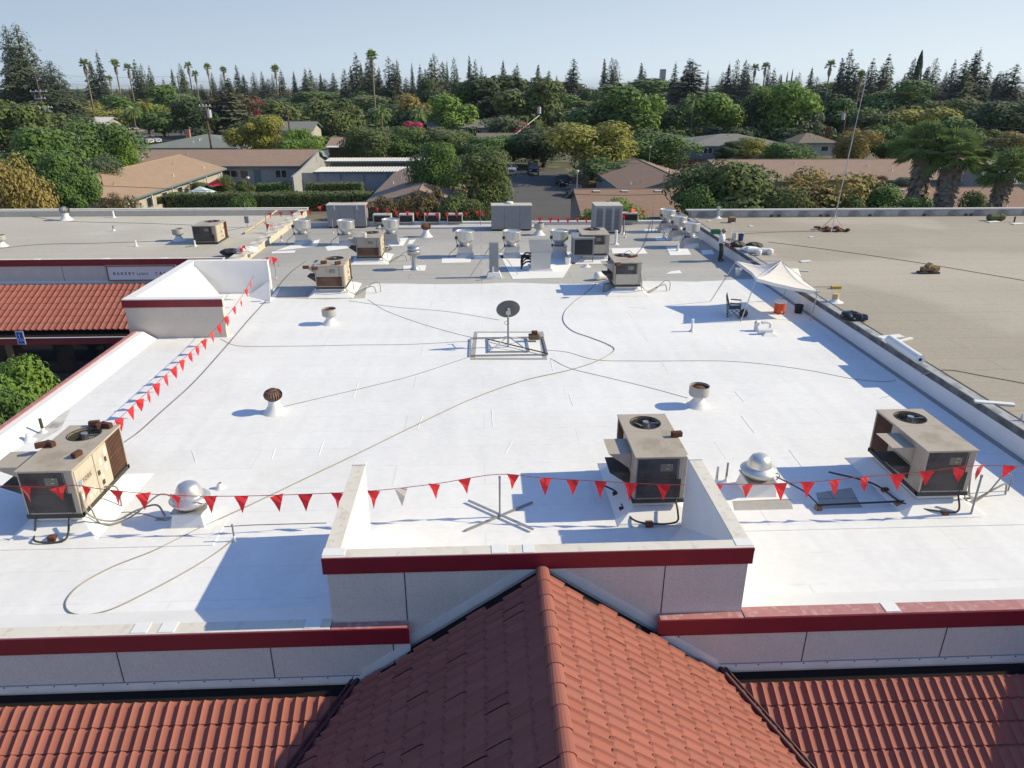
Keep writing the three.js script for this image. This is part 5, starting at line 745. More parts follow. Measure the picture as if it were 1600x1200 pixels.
{
  const mk = (n, l, c, a, b, r, m, parts) => { const t = thing(n, l, c); obj('roll', [ROD(a, b, r, 20)], m, t); if (parts) obj('core', [ROD(b.clone().lerp(a, -0.004), b.clone().lerp(a, 0.02), r * 0.35, 12)], mBlack, t); return t; };
  const Y = 5.9; mk('membrane_roll', 'large white roll of membrane resting against the wall cap', 'roll', P(1390, 530, TY + 0.16), P(1438, 562, TY + 0.16), 0.15, mPlastic, true);
  const bd = (l, px, w = 0.12) => { const a = P(px[0], px[1], TY + 0.03), b = P(px[2], px[3], TY + 0.03), t = thing('foam_board', l, 'board', a.clone().add(b).multiplyScalar(0.5)); t.position.y = TY + 0.03; obj('board', B(a.distanceTo(b), 0.05, w, 0, 0, 0), mPlastic, t); t.rotation.y = Math.atan2(-(b.z - a.z), b.x - a.x); };
  bd('white foam board lying behind the membrane roll', [1374, 528, 1409, 525], 0.3); bd('thin white strip poking out past the membrane roll', [1400, 534, 1425, 528], 0.1); bd('white gutter length lying along the tan roof edge', [1523, 627, 1585, 632], 0.16);
  const bo = thing('plastic_bottle', 'clear plastic bottle standing on the tan roof', 'bottle', P(1595, 658, TY)); obj('bottle', LA([[0.001, 0], [0.033, 0.005], [0.033, 0.15], [0.013, 0.2], [0.013, 0.22]], 0, 0, 0, 14), mat(0.55, 0.6, 0.65, 0.1), bo); obj('cap', CY(0.015, 0.015, 0.015, 0, 0.22, 0, 10), mPlastic, bo);
  const br = thing('push_broom', 'broom with yellow head lying beyond the canopy', 'broom'); const q0 = P(1270, 452, TY), q1 = P(1306, 451, TY); obj('handle', ROD(q0.clone().setY(TY + 0.1), q1.clone().setY(TY + 0.08), 0.015), mat(0.2, 0.12, 0.06, 0.8), br); obj('broom_head', B(0.4, 0.1, 0.16, q1.x, TY + 0.06, q1.z), mat(0.5, 0.36, 0.05, 0.9), br);
  const sc = (l, u, v, w, d, m = mPlastic, turn = 0.3) => { const s = thing('loose_scrap', l, 'scrap', P(u, v, TY)); obj('scrap', RB(w, 0.04, d, 0, 0.03, 0), m, s); s.rotation.y = turn; };
  sc('white scrap strip on the tan roof beyond the canopy', 1255, 424, 0.5, 0.08, mPlastic, -0.3); sc('pale scrap on the tan roof behind the antenna', 1267, 371, 0.3, 0.1); sc('small white scrap near the painter on the tan roof', 1173, 354, 0.3, 0.15); sc('white scrap near the galvanised corner post', 1108, 346, 0.25, 0.15); sc('flat pale scrap left of the heaped blocks', 1258, 409, 0.6, 0.2); sc('white flat scrap near the green bundle', 1551, 347, 0.9, 0.3); sc('white flat scrap beside the green bundle', 1589, 350, 0.9, 0.3);
  const gb = thing('green_bundle', 'olive green tarpaulin bundle far out on the tan roof', 'bundle', P(1555, 345, TY)); obj('bundle', T(new THREE.CapsuleGeometry(0.22, 0.8, 6, 12), 0, 0.22, 0, 0, 0, 1.57), mat(0.12, 0.13, 0.05, 0.95, { map: stain }), gb); obj('bundle_strap', T(new THREE.TorusGeometry(0.225, 0.015, 5, 16), 0.2, 0.22, 0, 0, 1.57), mDark, gb); obj('bundle_pipe', CY(0.05, 0.05, 0.35, 0.9, 0, 0.5, 10), mDark, gb);
  const cb = thing('cardboard_box', 'small brown cardboard box far out on the tan roof', 'box', P(1143, 348, TY)); obj('carton', RB(0.4, 0.34, 0.34, 0, 0.17, 0), mat(0.2, 0.12, 0.06, 0.9), cb); obj('flap', B(0.4, 0.01, 0.17, 0, 0.36, 0.1, 0.4), mat(0.26, 0.16, 0.08, 0.9), cb);
  // painter's heap along the wall
  const gt = thing('green_crate', 'green plastic crate on the wall beside the painter', 'crate', P(1118, 365, TY + 0.02)); obj('crate_body', [B(0.5, 0.22, 0.04, 0, 0.12, 0.15), B(0.5, 0.22, 0.04, 0, 0.12, -0.15), B(0.04, 0.22, 0.3, -0.24, 0.12, 0), B(0.04, 0.22, 0.3, 0.24, 0.12, 0), B(0.5, 0.02, 0.3, 0, 0.02, 0)], mat(0.01, 0.16, 0.07, 0.5), gt);
  const lump = (n, l, u, v, Y, s, m) => { const t = thing(n, l, n.split('_').at(-1), P(u, v, Y)), g = new THREE.IcosahedronGeometry(0.25, 3), a = g.attributes.position; for (let i = 0; i < a.count; i++) { const q = V().fromBufferAttribute(a, i); q.multiplyScalar(0.7 + 0.6 * vn(q.x * 1.2 + u, q.y * 1.2 + q.z + v, 8, 78)); q.y = Math.max(0, q.y * 0.7 + 0.12); q.multiply(s); a.setXYZ(i, q.x, q.y, q.z); } g.computeVertexNormals(); obj('bundle', g, m, t); };
  lump('black_bag', 'black work bag beside the painter behind the wall', 1152, 386, TY, V(1.7, 1.1, 1), mBlack); lump('black_jacket', 'black jacket heaped past the painter on the tan roof', 1178, 386, TY, V(1.8, 0.9, 1.2), mBlack); lump('white_rags', 'white rags heaped along the wall past the painter', 1172, 392, TY, V(2.0, 0.8, 1.2), mPlastic); lump('red_rag', 'red rag at the painter’s knees on the wall', 1141, 386, TY, V(0.45, 0.6, 0.45), mFlag); lump('black_cloth', 'dark cloth crumpled by the bakery dividing wall end', 360, 398, 5.6, V(2.2, 1.2, 1.4), mBlack); lump('white_sheet', 'white sheet crumpled over the bakery dividing wall end', 386, 396, 5.75, V(2.2, 1.4, 1.3), mPlastic); for (const [l, u, v, Y] of [['loose red flags tangled on the crumpled white sheet', 382, 386, 6.25], ['loose red flags knotted on the corner of the left pop-up', 421, 404, 7.04], ['loose red flags hanging low on the dividing wall post', 420, 348, 6.15]]) { const t = thing('loose_flags', l, 'flags', P(u, v, Y)); obj('cord', TU([V(-0.3, 0.0, 0.1), V(0, 0.05, 0), V(0.3, -0.1, -0.05), V(0.36, -0.4, 0)], 0.008), mCord, t); for (let i = 0; i < 5; i++) { const m = obj('pennant', flagGeo, mFlag, t); m.position.set(rr(-0.3, 0.34), rr(-0.12, 0.04), rr(-0.08, 0.1)); m.rotation.set(rr(-0.5, 0.5), rr(-1.5, 1.5), rr(-0.6, 0.6)); m.scale.setScalar(rr(0.9, 1.3)); } } lump('cone_bundle', 'orange bundle with pale hoop standing behind a condenser box', 988, 345, 5.7, V(1.3, 2.9, 0.8), mat(0.75, 0.08, 0.02, 0.6));
  for (const [u, v, l] of [[1170, 394, 'white paint tub nearest the painter behind the wall'], [1185, 399, 'white carton with brown print behind the wall'], [1203, 398, 'white jug at the canopy end of the tub row']]) { const k = thing('paint_tub', l, 'tub', P(u, v, TY)); obj('tub', LA([[0.001, 0], [0.14, 0], [0.155, 0.26], [0.001, 0.27]], 0, 0, 0, 18), mPlastic, k); obj('rim', T(new THREE.TorusGeometry(0.155, 0.012, 5, 18), 0, 0.25, 0, Math.PI / 2), mPlastic, k); }
  const rl = thing('white_tarp', 'long white rolled tarp lying beyond the wall by the tubs', 'tarp'); obj('roll', ROD(P(1168, 391, TY + 0.15), P(1206, 392, TY + 0.15), 0.14, 14), mPlastic, rl); obj('tail', SLAB([P(1168, 394, TY + 0.015), P(1200, 397, TY + 0.015), P(1206, 392, TY + 0.015), P(1170, 389, TY + 0.015)], 0.01), mPlastic, rl);
  const lad = thing('wood_plank', 'pale plank lying on the bakery roof corner', 'plank'); obj('plank', ROD(P(382, 364, RY + 0.1), P(434, 328, RY + 0.35), 0.07, 4), mat(0.5, 0.42, 0.3, 0.8), lad);
  const eb = thing('junction_box', 'grey electrical box on a post by the bakery roof unit', 'junction box', P(387, 355)); obj('box', RB(0.28, 0.45, 0.14, 0, 0.5, 0), mGreyMetal, eb); obj('post', CY(0.02, 0.02, 1.6, 0, 0, 0, 8), mGalv, eb);
}

// ---------- trees ----------
function leaves(emit, n) {                                // n folded leaf clumps; emit() gives centre, normal, size
  const pos = new Float32Array(n * 12), idx = new Uint32Array(n * 6), a = V(), b = V();
  for (let i = 0; i < n; i++) {
    const { p, d, s, l = 1, asp = 1 } = emit(i);
    const nrm = V(d.x + rr(-0.5, 0.5), d.y + rr(-0.35, 0.7), d.z + rr(-0.5, 0.5)).normalize();
    a.set(rr(-1, 1), rr(-1, 1), rr(-1, 1)).cross(nrm).normalize(); b.copy(nrm).cross(a);
    const q = [[-1, 0], [0, -l * 0.6], [1, 0], [0, l * 0.6]], f = s * rr(-0.25, 0.25);
    q.forEach(([x, y], k) => { const o = i * 12 + k * 3, z = k % 2 ? f : 0; pos[o] = p.x + (a.x * x + b.x * y) * s + nrm.x * z; pos[o + 1] = p.y + ((a.y * x + b.y * y) * s + nrm.y * z) * asp; pos[o + 2] = p.z + (a.z * x + b.z * y) * s + nrm.z * z; });
    idx.set([i * 4, i * 4 + 1, i * 4 + 2, i * 4, i * 4 + 2, i * 4 + 3], i * 6);
  }
  const g = new THREE.BufferGeometry(); g.setAttribute('position', new THREE.BufferAttribute(pos, 3)); g.setIndex(new THREE.BufferAttribute(idx, 1)); g.computeVertexNormals(); g.userData.done = true; return g;
}
const onSphere = () => { const z = rr(-1, 1), a = rr(0, 6.2832), r = Math.sqrt(1 - z * z); return V(r * Math.cos(a), z, r * Math.sin(a)); };
function broadProto(n, size, nb, o = {}) {                // unit tree: 1 wide, 1 high
  const { low = 0.24, droop = 0, tall = 1 } = o, blobs = [], midY = (1 + low) / 2, hy = (1 - low) / 2;
  for (let i = 0; i < nb; i++) { const d = onSphere(), k = Math.pow(rnd(), 0.4) * (o.spread || 0.72), r = rr(0.09, 0.26) * (o.big || 1); blobs.push({ c: V(d.x * k * 0.5, midY + d.y * k * hy, d.z * k * 0.5), r, w: r * r }); }
  blobs.push({ c: V(0, midY, 0), r: 0.26, w: 0.07 });
  const W = blobs.reduce((s, b) => s + b.w, 0);
  const crown = leaves(i => {
    let x = rnd() * W, b = blobs[0]; for (const q of blobs) { x -= q.w; if (x <= 0) { b = q; break; } }
    const d = onSphere(); if (d.y < -0.3 && rnd() < 0.5) d.y *= -1; const k = b.r * (rnd() < 0.75 ? rr(0.82, 1.1) : rr(0.3, 0.85));
    const p = V(b.c.x + d.x * k, b.c.y + d.y * k * (hy * 2) * 0.95, b.c.z + d.z * k); if (droop) p.y -= droop * (p.x * p.x + p.z * p.z);
    return { p, d, s: size * rr(0.5, 1.6) };
  }, n);
  const tr = [ROD(V(0, 0, 0), V(0.01, low + 0.08, 0.01), 0.028, 7, 0.02)];
  for (const b of blobs.slice(0, 9)) tr.push(ROD(V(0.01, low * 0.8 + 0.02, 0.01), b.c, 0.014, 5, 0.004));
  const t = geo(tr); t.userData.done = true; return { crown, trunk: t };
}
function coniferProto(n, size, o = {}) {                  // unit conifer: ragged tiers round a spire; asp = width over height, keeps leaf clumps square
  const { p = 0.85, tiers = 13, asp = 0.34, low = 0.05, cut = 0.35, droop = 0.05 } = o, lobes = [];
  for (let i = 0; i < tiers; i++) lobes.push(Array.from({ length: 9 }, () => rr(1 - cut, 1.08)));
  const crown = leaves(() => {
    const t = 1 - Math.sqrt(rnd() * 0.995), ti = t * tiers, k = Math.floor(ti), f = ti - k, a = rnd() * 9, L = lobes[Math.min(k, tiers - 1)], l0 = L[Math.floor(a)], l1 = L[Math.ceil(a) % 9], lob = l0 + (l1 - l0) * (a - Math.floor(a));
    const R = (0.5 * Math.pow(1 - t, p) + 0.006) * lob * (1 - cut * 0.9 * f), rad = R * (rnd() < 0.7 ? rr(0.7, 1.03) : rr(0.1, 0.75)), an = a / 9 * 6.2832;
    return { p: V(Math.cos(an) * rad, Math.min(0.997, low + (1 - low) * t - droop * rad * 2 * asp + rr(-0.006, 0.006)), Math.sin(an) * rad), d: V(Math.cos(an) * 0.5, 0.8, Math.sin(an) * 0.5), s: size * rr(0.6, 1.3) * (0.5 + 0.5 * (1 - t)), l: 0.9, asp };
  }, n);
  const t = geo([ROD(V(0, 0, 0), V(0, 0.96, 0), 0.03, 6, 0.003)]); t.userData.done = true; return { crown, trunk: t };
}
const mBark = mat(0.09, 0.065, 0.045, 0.95, { map: stain }), mBarkPale = mat(0.22, 0.18, 0.13, 0.95, { map: stain });
const leaf = (r, g, b) => soft(r, g, b, 0.22);
const LM = { dark: leaf(0.04, 0.078, 0.022), green: leaf(0.085, 0.165, 0.03), fresh: leaf(0.15, 0.26, 0.034), yellow: leaf(0.27, 0.27, 0.045), gold: leaf(0.3, 0.235, 0.065), olive: leaf(0.105, 0.145, 0.036), grey: leaf(0.11, 0.15, 0.075), red: leaf(0.13, 0.06, 0.038), conifer: leaf(0.045, 0.075, 0.034), conlite: leaf(0.08, 0.112, 0.048), brown: leaf(0.13, 0.1, 0.04), pink: leaf(0.5, 0.05, 0.13), white: leaf(0.6, 0.6, 0.5) };
const BP = [broadProto(15000, 0.017, 30), broadProto(15000, 0.0165, 38, { low: 0.12 }), broadProto(15000, 0.017, 26, { low: 0.18 }), broadProto(15000, 0.0165, 34, { low: 0.05 }), broadProto(15000, 0.016, 16, { low: 0.1, spread: 0.85 }), broadProto(15000, 0.017, 44, { low: 0.15, big: 0.72, spread: 0.88 })];
const SP = [broadProto(5500, 0.028, 22, { low: 0.12 }), broadProto(5500, 0.027, 28, { low: 0.08 }), broadProto(5500, 0.028, 18, { low: 0.15 }), broadProto(5500, 0.026, 14, { low: 0.1, spread: 0.85 }), broadProto(5500, 0.027, 34, { low: 0.1, big: 0.75, spread: 0.88 })];
const CP = [coniferProto(2800, 0.065, { p: 0.75, asp: 0.4 }), coniferProto(2800, 0.065, { cut: 0.5, tiers: 10, p: 0.7, asp: 0.4 }), coniferProto(2800, 0.06, { p: 0.55, cut: 0.42, asp: 0.4 }), coniferProto(2800, 0.065, { p: 0.9, cut: 0.55, tiers: 16, asp: 0.4 })];
const DP = coniferProto(12000, 0.026, { tiers: 9, cut: 0.45, asp: 0.75, p: 0.6, low: 0.08, droop: 0.12 });
const YP = (() => { const crown = leaves(() => { const t = rnd(), a = rr(0, 6.3), r = 0.5 * Math.pow(Math.sin(Math.PI * Math.min(1, 0.12 + t * 0.88)), 0.6) * rr(0.75, 1.05); return { p: V(Math.cos(a) * r, 0.03 + 0.96 * t, Math.sin(a) * r), d: V(Math.cos(a), 0.6, Math.sin(a)), s: 0.06 * rr(0.5, 1.2), l: 1.2 }; }, 1200), t = geo([ROD(V(0, 0, 0), V(0, 0.6, 0), 0.05, 6, 0.02)]); t.userData.done = true; return { crown, trunk: t }; })();
function plant(name, proto, m, label, category, group, base, w, h, turn, bark = mBark) {
  const t = thing(name, label, category, base, turn === undefined ? rr(0, 6.28) : turn, group);
  const tk = obj('trunk', proto.trunk, bark, t), cr = obj('crown', proto.crown, m, t); tk.scale.set(w, h, w); cr.scale.set(w, h, w); return t;
}
function tree(kind, u, v, wpx, z, m, label, group, base = 0) {
  const top = PZ(u, v, z), w = PZ(u + wpx / 2, v, z).x - PZ(u - wpx / 2, v, z).x, h = top.y - base, near = z > -150;
  const lib = { b: near ? BP : SP, c: CP, d: [DP], y: [YP] }[kind], proto = lib[Math.floor(rnd() * lib.length)];
  return plant({ b: h < 3.2 ? 'shrub' : 'broadleaf_tree', c: 'conifer_tree', d: 'cedar_tree', y: 'cypress_tree' }[kind], proto, LM[m], label, h < 3.2 ? 'shrub' : 'tree', group, V(top.x, base, z), w * (kind === 'b' ? 1.3 : kind === 'c' ? rr(1.5, 2.3) : 1.05), h);
}
// row just behind the buildings, each told apart
for (const [u, v, w, z, m, l] of [
  [8, 238, 84, -62, 'gold', 'golden bushy tree at the left behind the bakery roof'], [45, 196, 135, -76, 'green', 'leafy green tree behind the golden bush'], [88, 245, 80, -70, 'green', 'lower green limb tree beside the bakery back kerb'], [174, 297, 56, -66, 'brown', 'brownish shrub before the near apartment gable'],
  [600, 305, 60, -60, 'brown', 'rusty green shrub beside the wide cabinet'], [640, 292, 66, -61, 'brown', 'tall rusty shrub behind the grille boxes'], [676, 287, 60, -62, 'brown', 'rusty shrub in the middle of the back hedge row'], [715, 300, 66, -60, 'olive', 'olive shrub behind the bunting post'], [752, 316, 44, -59, 'olive', 'low olive shrub at the parking lot corner'],
  [675, 220, 72, -86, 'green', 'upright sunlit tree before the metal carports'], [706, 226, 44, -88, 'fresh', 'pale leafed narrow tree beside the upright tree'], [752, 228, 84, -82, 'olive', 'twisted olive tree at the parking lot edge'], [955, 303, 96, -57, 'fresh', 'bright round bush behind the louvred cabinet'],
  [1142, 246, 150, -62, 'olive', 'loose olive tree behind the painter'], [1100, 285, 70, -59, 'green', 'green shrub at the foot of the loose olive tree'], [1195, 280, 90, -60, 'olive', 'dull olive shrub behind the antenna'], [1285, 256, 140, -61, 'gold', 'golden olive tree behind the antenna base'], [1245, 290, 80, -58, 'olive', 'dark olive shrub under the golden olive tree'], [1385, 296, 110, -58, 'green', 'dark green shrub before the fan palms'], [1330, 302, 80, -57, 'olive', 'olive shrub between the golden tree and the dark shrub'], [1440, 300, 70, -56, 'green', 'green shrub at the foot of the grey trunked palm'], [1535, 306, 60, -56, 'olive', 'olive shrub between the leaning palm and the low palm'],
  [150, 182, 105, -108, 'green', 'big round tree with bright crown behind the near apartments'], [112, 198, 70, -110, 'dark', 'dark tree leaning against the big round tree'], [190, 218, 38, -107, 'fresh', 'small bright tree beside the big round tree'], [120, 250, 78, -95, 'red', 'dark purple shrub behind the near apartment roof'], [150, 240, 60, -93, 'grey', 'grey green shrub behind the near apartment roof'],
  [397, 182, 80, -140, 'yellow', 'yellow green tree behind the long apartment roof'], [470, 200, 66, -137, 'fresh', 'bright green bush behind the long apartment roof'],
  [930, 183, 135, -122, 'yellow', 'large golden flowering tree at the parking lot'], [960, 244, 110, -112, 'green', 'drooping green tree under the golden flowering tree'], [1028, 203, 105, -130, 'green', 'wide green tree behind the hipped tan roof'], [850, 192, 100, -143, 'dark', 'dark tree closing the parking lot'], [800, 205, 90, -146, 'green', 'green tree behind the silver pickup'],
  [575, 194, 85, -139, 'olive', 'olive tree beside the chimney house patio'], [628, 196, 80, -141, 'green', 'green tree behind the metal carports'], [690, 198, 90, -142, 'olive', 'broad olive tree behind the metal carports'], [745, 212, 80, -138, 'green', 'green tree behind the twisted olive tree'],
  [1170, 214, 62, -146, 'yellow', 'round yellow green bush before the blue house'], [1137, 222, 46, -144, 'dark', 'dark shrub before the blue house wall'], [1232, 218, 72, -118, 'green', 'green tree behind the long tan roof'], [1342, 196, 56, -132, 'gold', 'golden ball shaped tree behind the long tan roof'], [1395, 188, 70, -138, 'green', 'green tree behind the golden ball tree'], [1436, 200, 60, -130, 'fresh', 'fresh green tree behind the fan palms'], [1540, 200, 90, -140, 'olive', 'olive tree behind the fan palm pair'], [1592, 205, 70, -135, 'gold', 'golden brown tree at the right behind the palms'],
  [1368, 270, 40, -96, 'red', 'red flowering shrub before the long tan roof'], [1410, 277, 50, -95, 'grey', 'white flowering shrub before the long tan roof'], [375, 300, 40, -70, 'green', 'green shrub by the bakery back kerb lamp']]) tree('b', u, v, w, z, m, l);
// second rows: roofs peep between them
const gb = 'garden trees among the far houses';
for (const [u, v, w, z, m] of [[520, 150, 75, -200, 'olive'], [425, 157, 66, -210, 'olive'], [790, 112, 125, -235, 'dark'], [738, 125, 90, -240, 'green'], [960, 136, 120, -195, 'green'], [1000, 142, 70, -190, 'fresh'], [835, 118, 90, -215, 'olive'], [700, 150, 80, -205, 'fresh'], [675, 125, 46, -250, 'dark'], [1120, 142, 90, -205, 'fresh'], [1080, 150, 60, -215, 'olive'], [1228, 122, 84, -188, 'fresh'], [1195, 140, 60, -192, 'dark'], [1290, 150, 70, -205, 'dark'], [1330, 152, 70, -200, 'green'], [1405, 128, 90, -270, 'green'], [1440, 163, 90, -190, 'yellow'], [1370, 170, 70, -185, 'olive'], [1500, 150, 80, -230, 'olive'], [1550, 160, 90, -190, 'dark'], [1590, 155, 80, -170, 'dark'], [1500, 180, 70, -165, 'green'], [300, 150, 60, -215, 'dark'], [265, 130, 70, -290, 'green'], [355, 140, 80, -230, 'brown'], [190, 150, 70, -280, 'green'], [225, 160, 60, -250, 'fresh'], [130, 155, 60, -290, 'yellow'], [60, 170, 90, -170, 'olive'], [20, 150, 90, -150, 'olive'], [95, 185, 70, -190, 'green'], [640, 150, 60, -230, 'gold'], [655, 165, 60, -215, 'olive'], [600, 170, 60, -225, 'green'], [460, 170, 60, -260, 'green'], [870, 150, 70, -245, 'green'], [905, 155, 70, -240, 'olive'], [1040, 160, 70, -225, 'dark'], [1160, 160, 60, -210, 'green'], [1265, 170, 60, -185, 'grey'], [785, 178, 60, -190, 'grey'], [1000, 120, 120, -420, 'green'], [870, 125, 100, -430, 'olive'], [700, 128, 100, -430, 'green'], [560, 150, 90, -300, 'olive'], [480, 140, 90, -400, 'green'], [1150, 128, 100, -400, 'olive'], [1320, 130, 100, -420, 'green'], [340, 165, 50, -240, 'green'], [250, 172, 50, -235, 'green'], [170, 172, 60, -260, 'yellow'], [575, 135, 60, -330, 'green'], [605, 140, 60, -320, 'olive'], [905, 140, 60, -330, 'dark'], [1255, 140, 60, -330, 'green'], [1480, 140, 80, -380, 'olive']]) { const n = { dark: 'dark green', green: 'mid green', fresh: 'bright green', yellow: 'yellow green', gold: 'golden', olive: 'olive', grey: 'grey green', brown: 'brownish' }[m]; tree('b', u, v, w, z, m, n + ' leafy garden tree among the far houses', n + ' ' + gb); }
tree('b', 640, 191, 34, -190, 'pink', 'pink flowering shrub before the flat white roof'); tree('b', 815, 192, 30, -188, 'pink', 'pink flowering shrub beside the transformer pole'); tree('b', 405, 152, 24, -330, 'pink', 'small red flowering tree far behind the yellow green tree'); tree('b', 1030, 162, 34, -260, 'red', 'reddish tree between the far houses');
// conifers on the skyline
const gc = 'conifers along the skyline';
for (const [u, v, w, z] of [[150, 78, 22, -330], [209, 92, 22, -380], [232, 101, 18, -420], [267, 105, 18, -430], [280, 98, 18, -420], [368, 100, 20, -430], [408, 110, 14, -600], [438, 108, 18, -500], [458, 109, 16, -520], [476, 106, 20, -520], [484, 106, 18, -540], [500, 112, 16, -560], [520, 112, 20, -520], [547, 100, 22, -360], [576, 76, 26, -330], [563, 95, 24, -340], [606, 88, 22, -320], [620, 92, 24, -320], [643, 95, 16, -400], [656, 100, 16, -420], [678, 84, 34, -290], [698, 92, 14, -420], [709, 89, 22, -400], [733, 83, 24, -330], [752, 101, 14, -420], [786, 91, 24, -380], [808, 98, 18, -520], [841, 98, 20, -480], [855, 117, 10, -700], [897, 90, 30, -420], [945, 88, 26, -430], [957, 90, 26, -425], [1003, 95, 22, -520], [1056, 96, 22, -300], [1078, 89, 38, -280], [1107, 107, 12, -480], [1153, 91, 22, -400], [1166, 92, 24, -390], [1203, 97, 14, -420], [1270, 102, 18, -420], [1318, 86, 26, -300], [1331, 75, 32, -290], [1366, 90, 34, -330], [1391, 83, 30, -320], [1430, 89, 24, -420], [1464, 90, 24, -380], [1494, 92, 26, -360], [1511, 92, 36, -320], [1533, 74, 34, -330], [1547, 95, 26, -330], [1590, 98, 44, -260], [1560, 114, 16, -600], [330, 112, 14, -650], [345, 115, 12, -700], [395, 112, 14, -700], [425, 115, 12, -700], [590, 110, 16, -600], [770, 118, 10, -800], [830, 120, 10, -800], [870, 116, 12, -750], [1130, 112, 14, -700], [1220, 115, 12, -700], [1250, 112, 14, -650], [1415, 112, 14, -650], [1450, 116, 12, -650], [1480, 110, 16, -600]]) { const p = rnd() < 0.35, n = (w > 25 ? 'broad ' : w > 17 ? 'slim ' : 'tiny far ') + (p ? 'grey green' : 'dark'); tree('c', u, v, w, z, p ? 'conlite' : 'conifer', n + ' pointed conifer rising on the skyline', n + ' ' + gc); if (rnd() < 0.75) tree('c', u + rr(-22, 22), v + rr(4, 20), w * rr(0.8, 1.7), z + rr(-20, 20), p ? 'conlite' : 'conifer', n + ' pointed conifer rising on the skyline', n + ' ' + gc); }
tree('d', 22, 34, 150, -240, 'conlite', 'very tall cedar with layered boughs at the far left'); tree('d', 5, 36, 90, -245, 'conifer', 'tall cedar top beside the layered cedar'); tree('d', 75, 92, 140, -235, 'conifer', 'broad cedar spreading flat boughs behind the main power pole'); tree('c', 355, 118, 70, -225, 'conlite', 'ragged brown conifer behind the street');
for (const [u, v, w, z] of [[1441, 80, 13, -340], [1231, 112, 3, -600], [1222, 116, 3, -600], [1239, 108, 3, -600]]) tree('y', u, v, w, z, 'dark', w > 5 ? 'lone leaning cypress spire on the skyline' : 'thin far cypress spire on the skyline', w > 5 ? undefined : 'thin cypress spires');
// fan palms and feather palms
function palmProto(n, skirtN, trunkH, o = {}) {           // unit: total height 1, frond length fl
  const { fl = 0.12, r = 0.016, seg = 12, feather = false } = o, g = [], dead = [], fr = [];
  const top = V(0, trunkH, 0);
  for (let i = 0; i < n; i++) {
    const a = rr(0, 6.2832), e = rr(o.dip || -0.35, 1.4), d = V(Math.cos(a) * Math.cos(e), Math.sin(e), Math.sin(a) * Math.cos(e)), base = top.clone().add(V(0, rr(-0.02, 0.02), 0));
    if (feather) { let p = base.clone(), dir = d.clone(); for (let k = 0; k < 7; k++) { const q = p.clone().addScaledVector(dir, fl / 6); const side = dir.clone().cross(V(0, 1, 0)).normalize(); for (const s of [-1, 1]) fr.push([p.clone(), q.clone(), q.clone().addScaledVector(side, s * fl * 0.28 * (1 - k / 8)).add(V(0, -fl * 0.12, 0))]); p = q; dir.y -= 0.28; dir.normalize(); } continue; }
    const c = base.clone().addScaledVector(d, fl * 0.5), side = d.clone().cross(Math.abs(d.y) > 0.9 ? V(1, 0, 0) : V(0, 1, 0)).normalize(), up = side.clone().cross(d);
    g.push(ROD(base, c, r * 0.13, 3, r * 0.08));
    for (let k = 0; k < seg; k++) { const t = (k / (seg - 1) - 0.5) * 3.6, w = o.w || 0.12, L = fl * 0.62 * rr(0.85, 1.05), dd = (s, l, sag) => c.clone().addScaledVector(d, Math.cos(s) * l).addScaledVector(side, Math.sin(s) * l).addScaledVector(up, Math.abs(Math.sin(s)) * l * 0.15).add(V(0, -sag, 0)); fr.push([c, dd(t - w, L * 0.6, 0), dd(t, L, L * 0.22)], [c, dd(t, L, L * 0.22), dd(t + w, L * 0.6, 0)]); }
  }
  for (let i = 0; i < skirtN; i++) { const a = rr(0, 6.3), y = trunkH - rnd() * o.skirt, rad = r * rr(...(o.sk || [1.6, 3.4])), p = V(Math.cos(a) * r, y, Math.sin(a) * r), q = V(Math.cos(a) * rad, y - rr(0.04, 0.1) * 0.8, Math.sin(a) * rad), s = V(-Math.sin(a), 0, Math.cos(a)).multiplyScalar(r * rr(0.25, 0.7)); dead.push([p, q.clone().add(s), q.clone().sub(s)]); }
  const f = POLYS(fr); f.userData.done = true; const t = geo([CY(r * 0.85, r * 1.25, trunkH, 0, 0, 0, 10), ...g]); t.userData.done = true; const dd = dead.length ? POLYS(dead) : null; if (dd) dd.userData.done = true;
  return { f, t, dd };
}
const PNear = palmProto(32, 900, 0.78, { fl: 0.22, r: 0.034, seg: 15, skirt: 0.42, sk: [1.1, 2.6], w: 0.085, dip: -0.5 }), PFar = palmProto(26, 90, 0.93, { fl: 0.085, r: 0.011, seg: 9, skirt: 0.09 }), PFe = palmProto(26, 0, 0.8, { fl: 0.24, r: 0.014, feather: true });
const mFrond = leaf(0.21, 0.29, 0.09), mDead = mat(0.34, 0.28, 0.21, 0.95);
function palm(pr, u, v, z, label, group, m = mFrond) { const top = PZ(u, v, z), h = top.y, t = thing('palm_tree', label, 'palm tree', V(top.x, 0, z), rr(0, 6), group); obj('trunk', pr.t, mBarkPale, t).scale.setScalar(h); obj('fronds', pr.f, m, t).scale.setScalar(h); if (pr.dd) obj('dead_fronds', pr.dd, mDead, t).scale.setScalar(h); return t; }
palm(PNear, 1458, 184, -64, 'shaggy fan palm with grey trunk behind the tan roof'); palm(PNear, 1502, 196, -62, 'shaggy fan palm leaning beside the grey trunked one'); palm(PNear, 1583, 226, -60, 'low fan palm at the right end behind the tan roof');
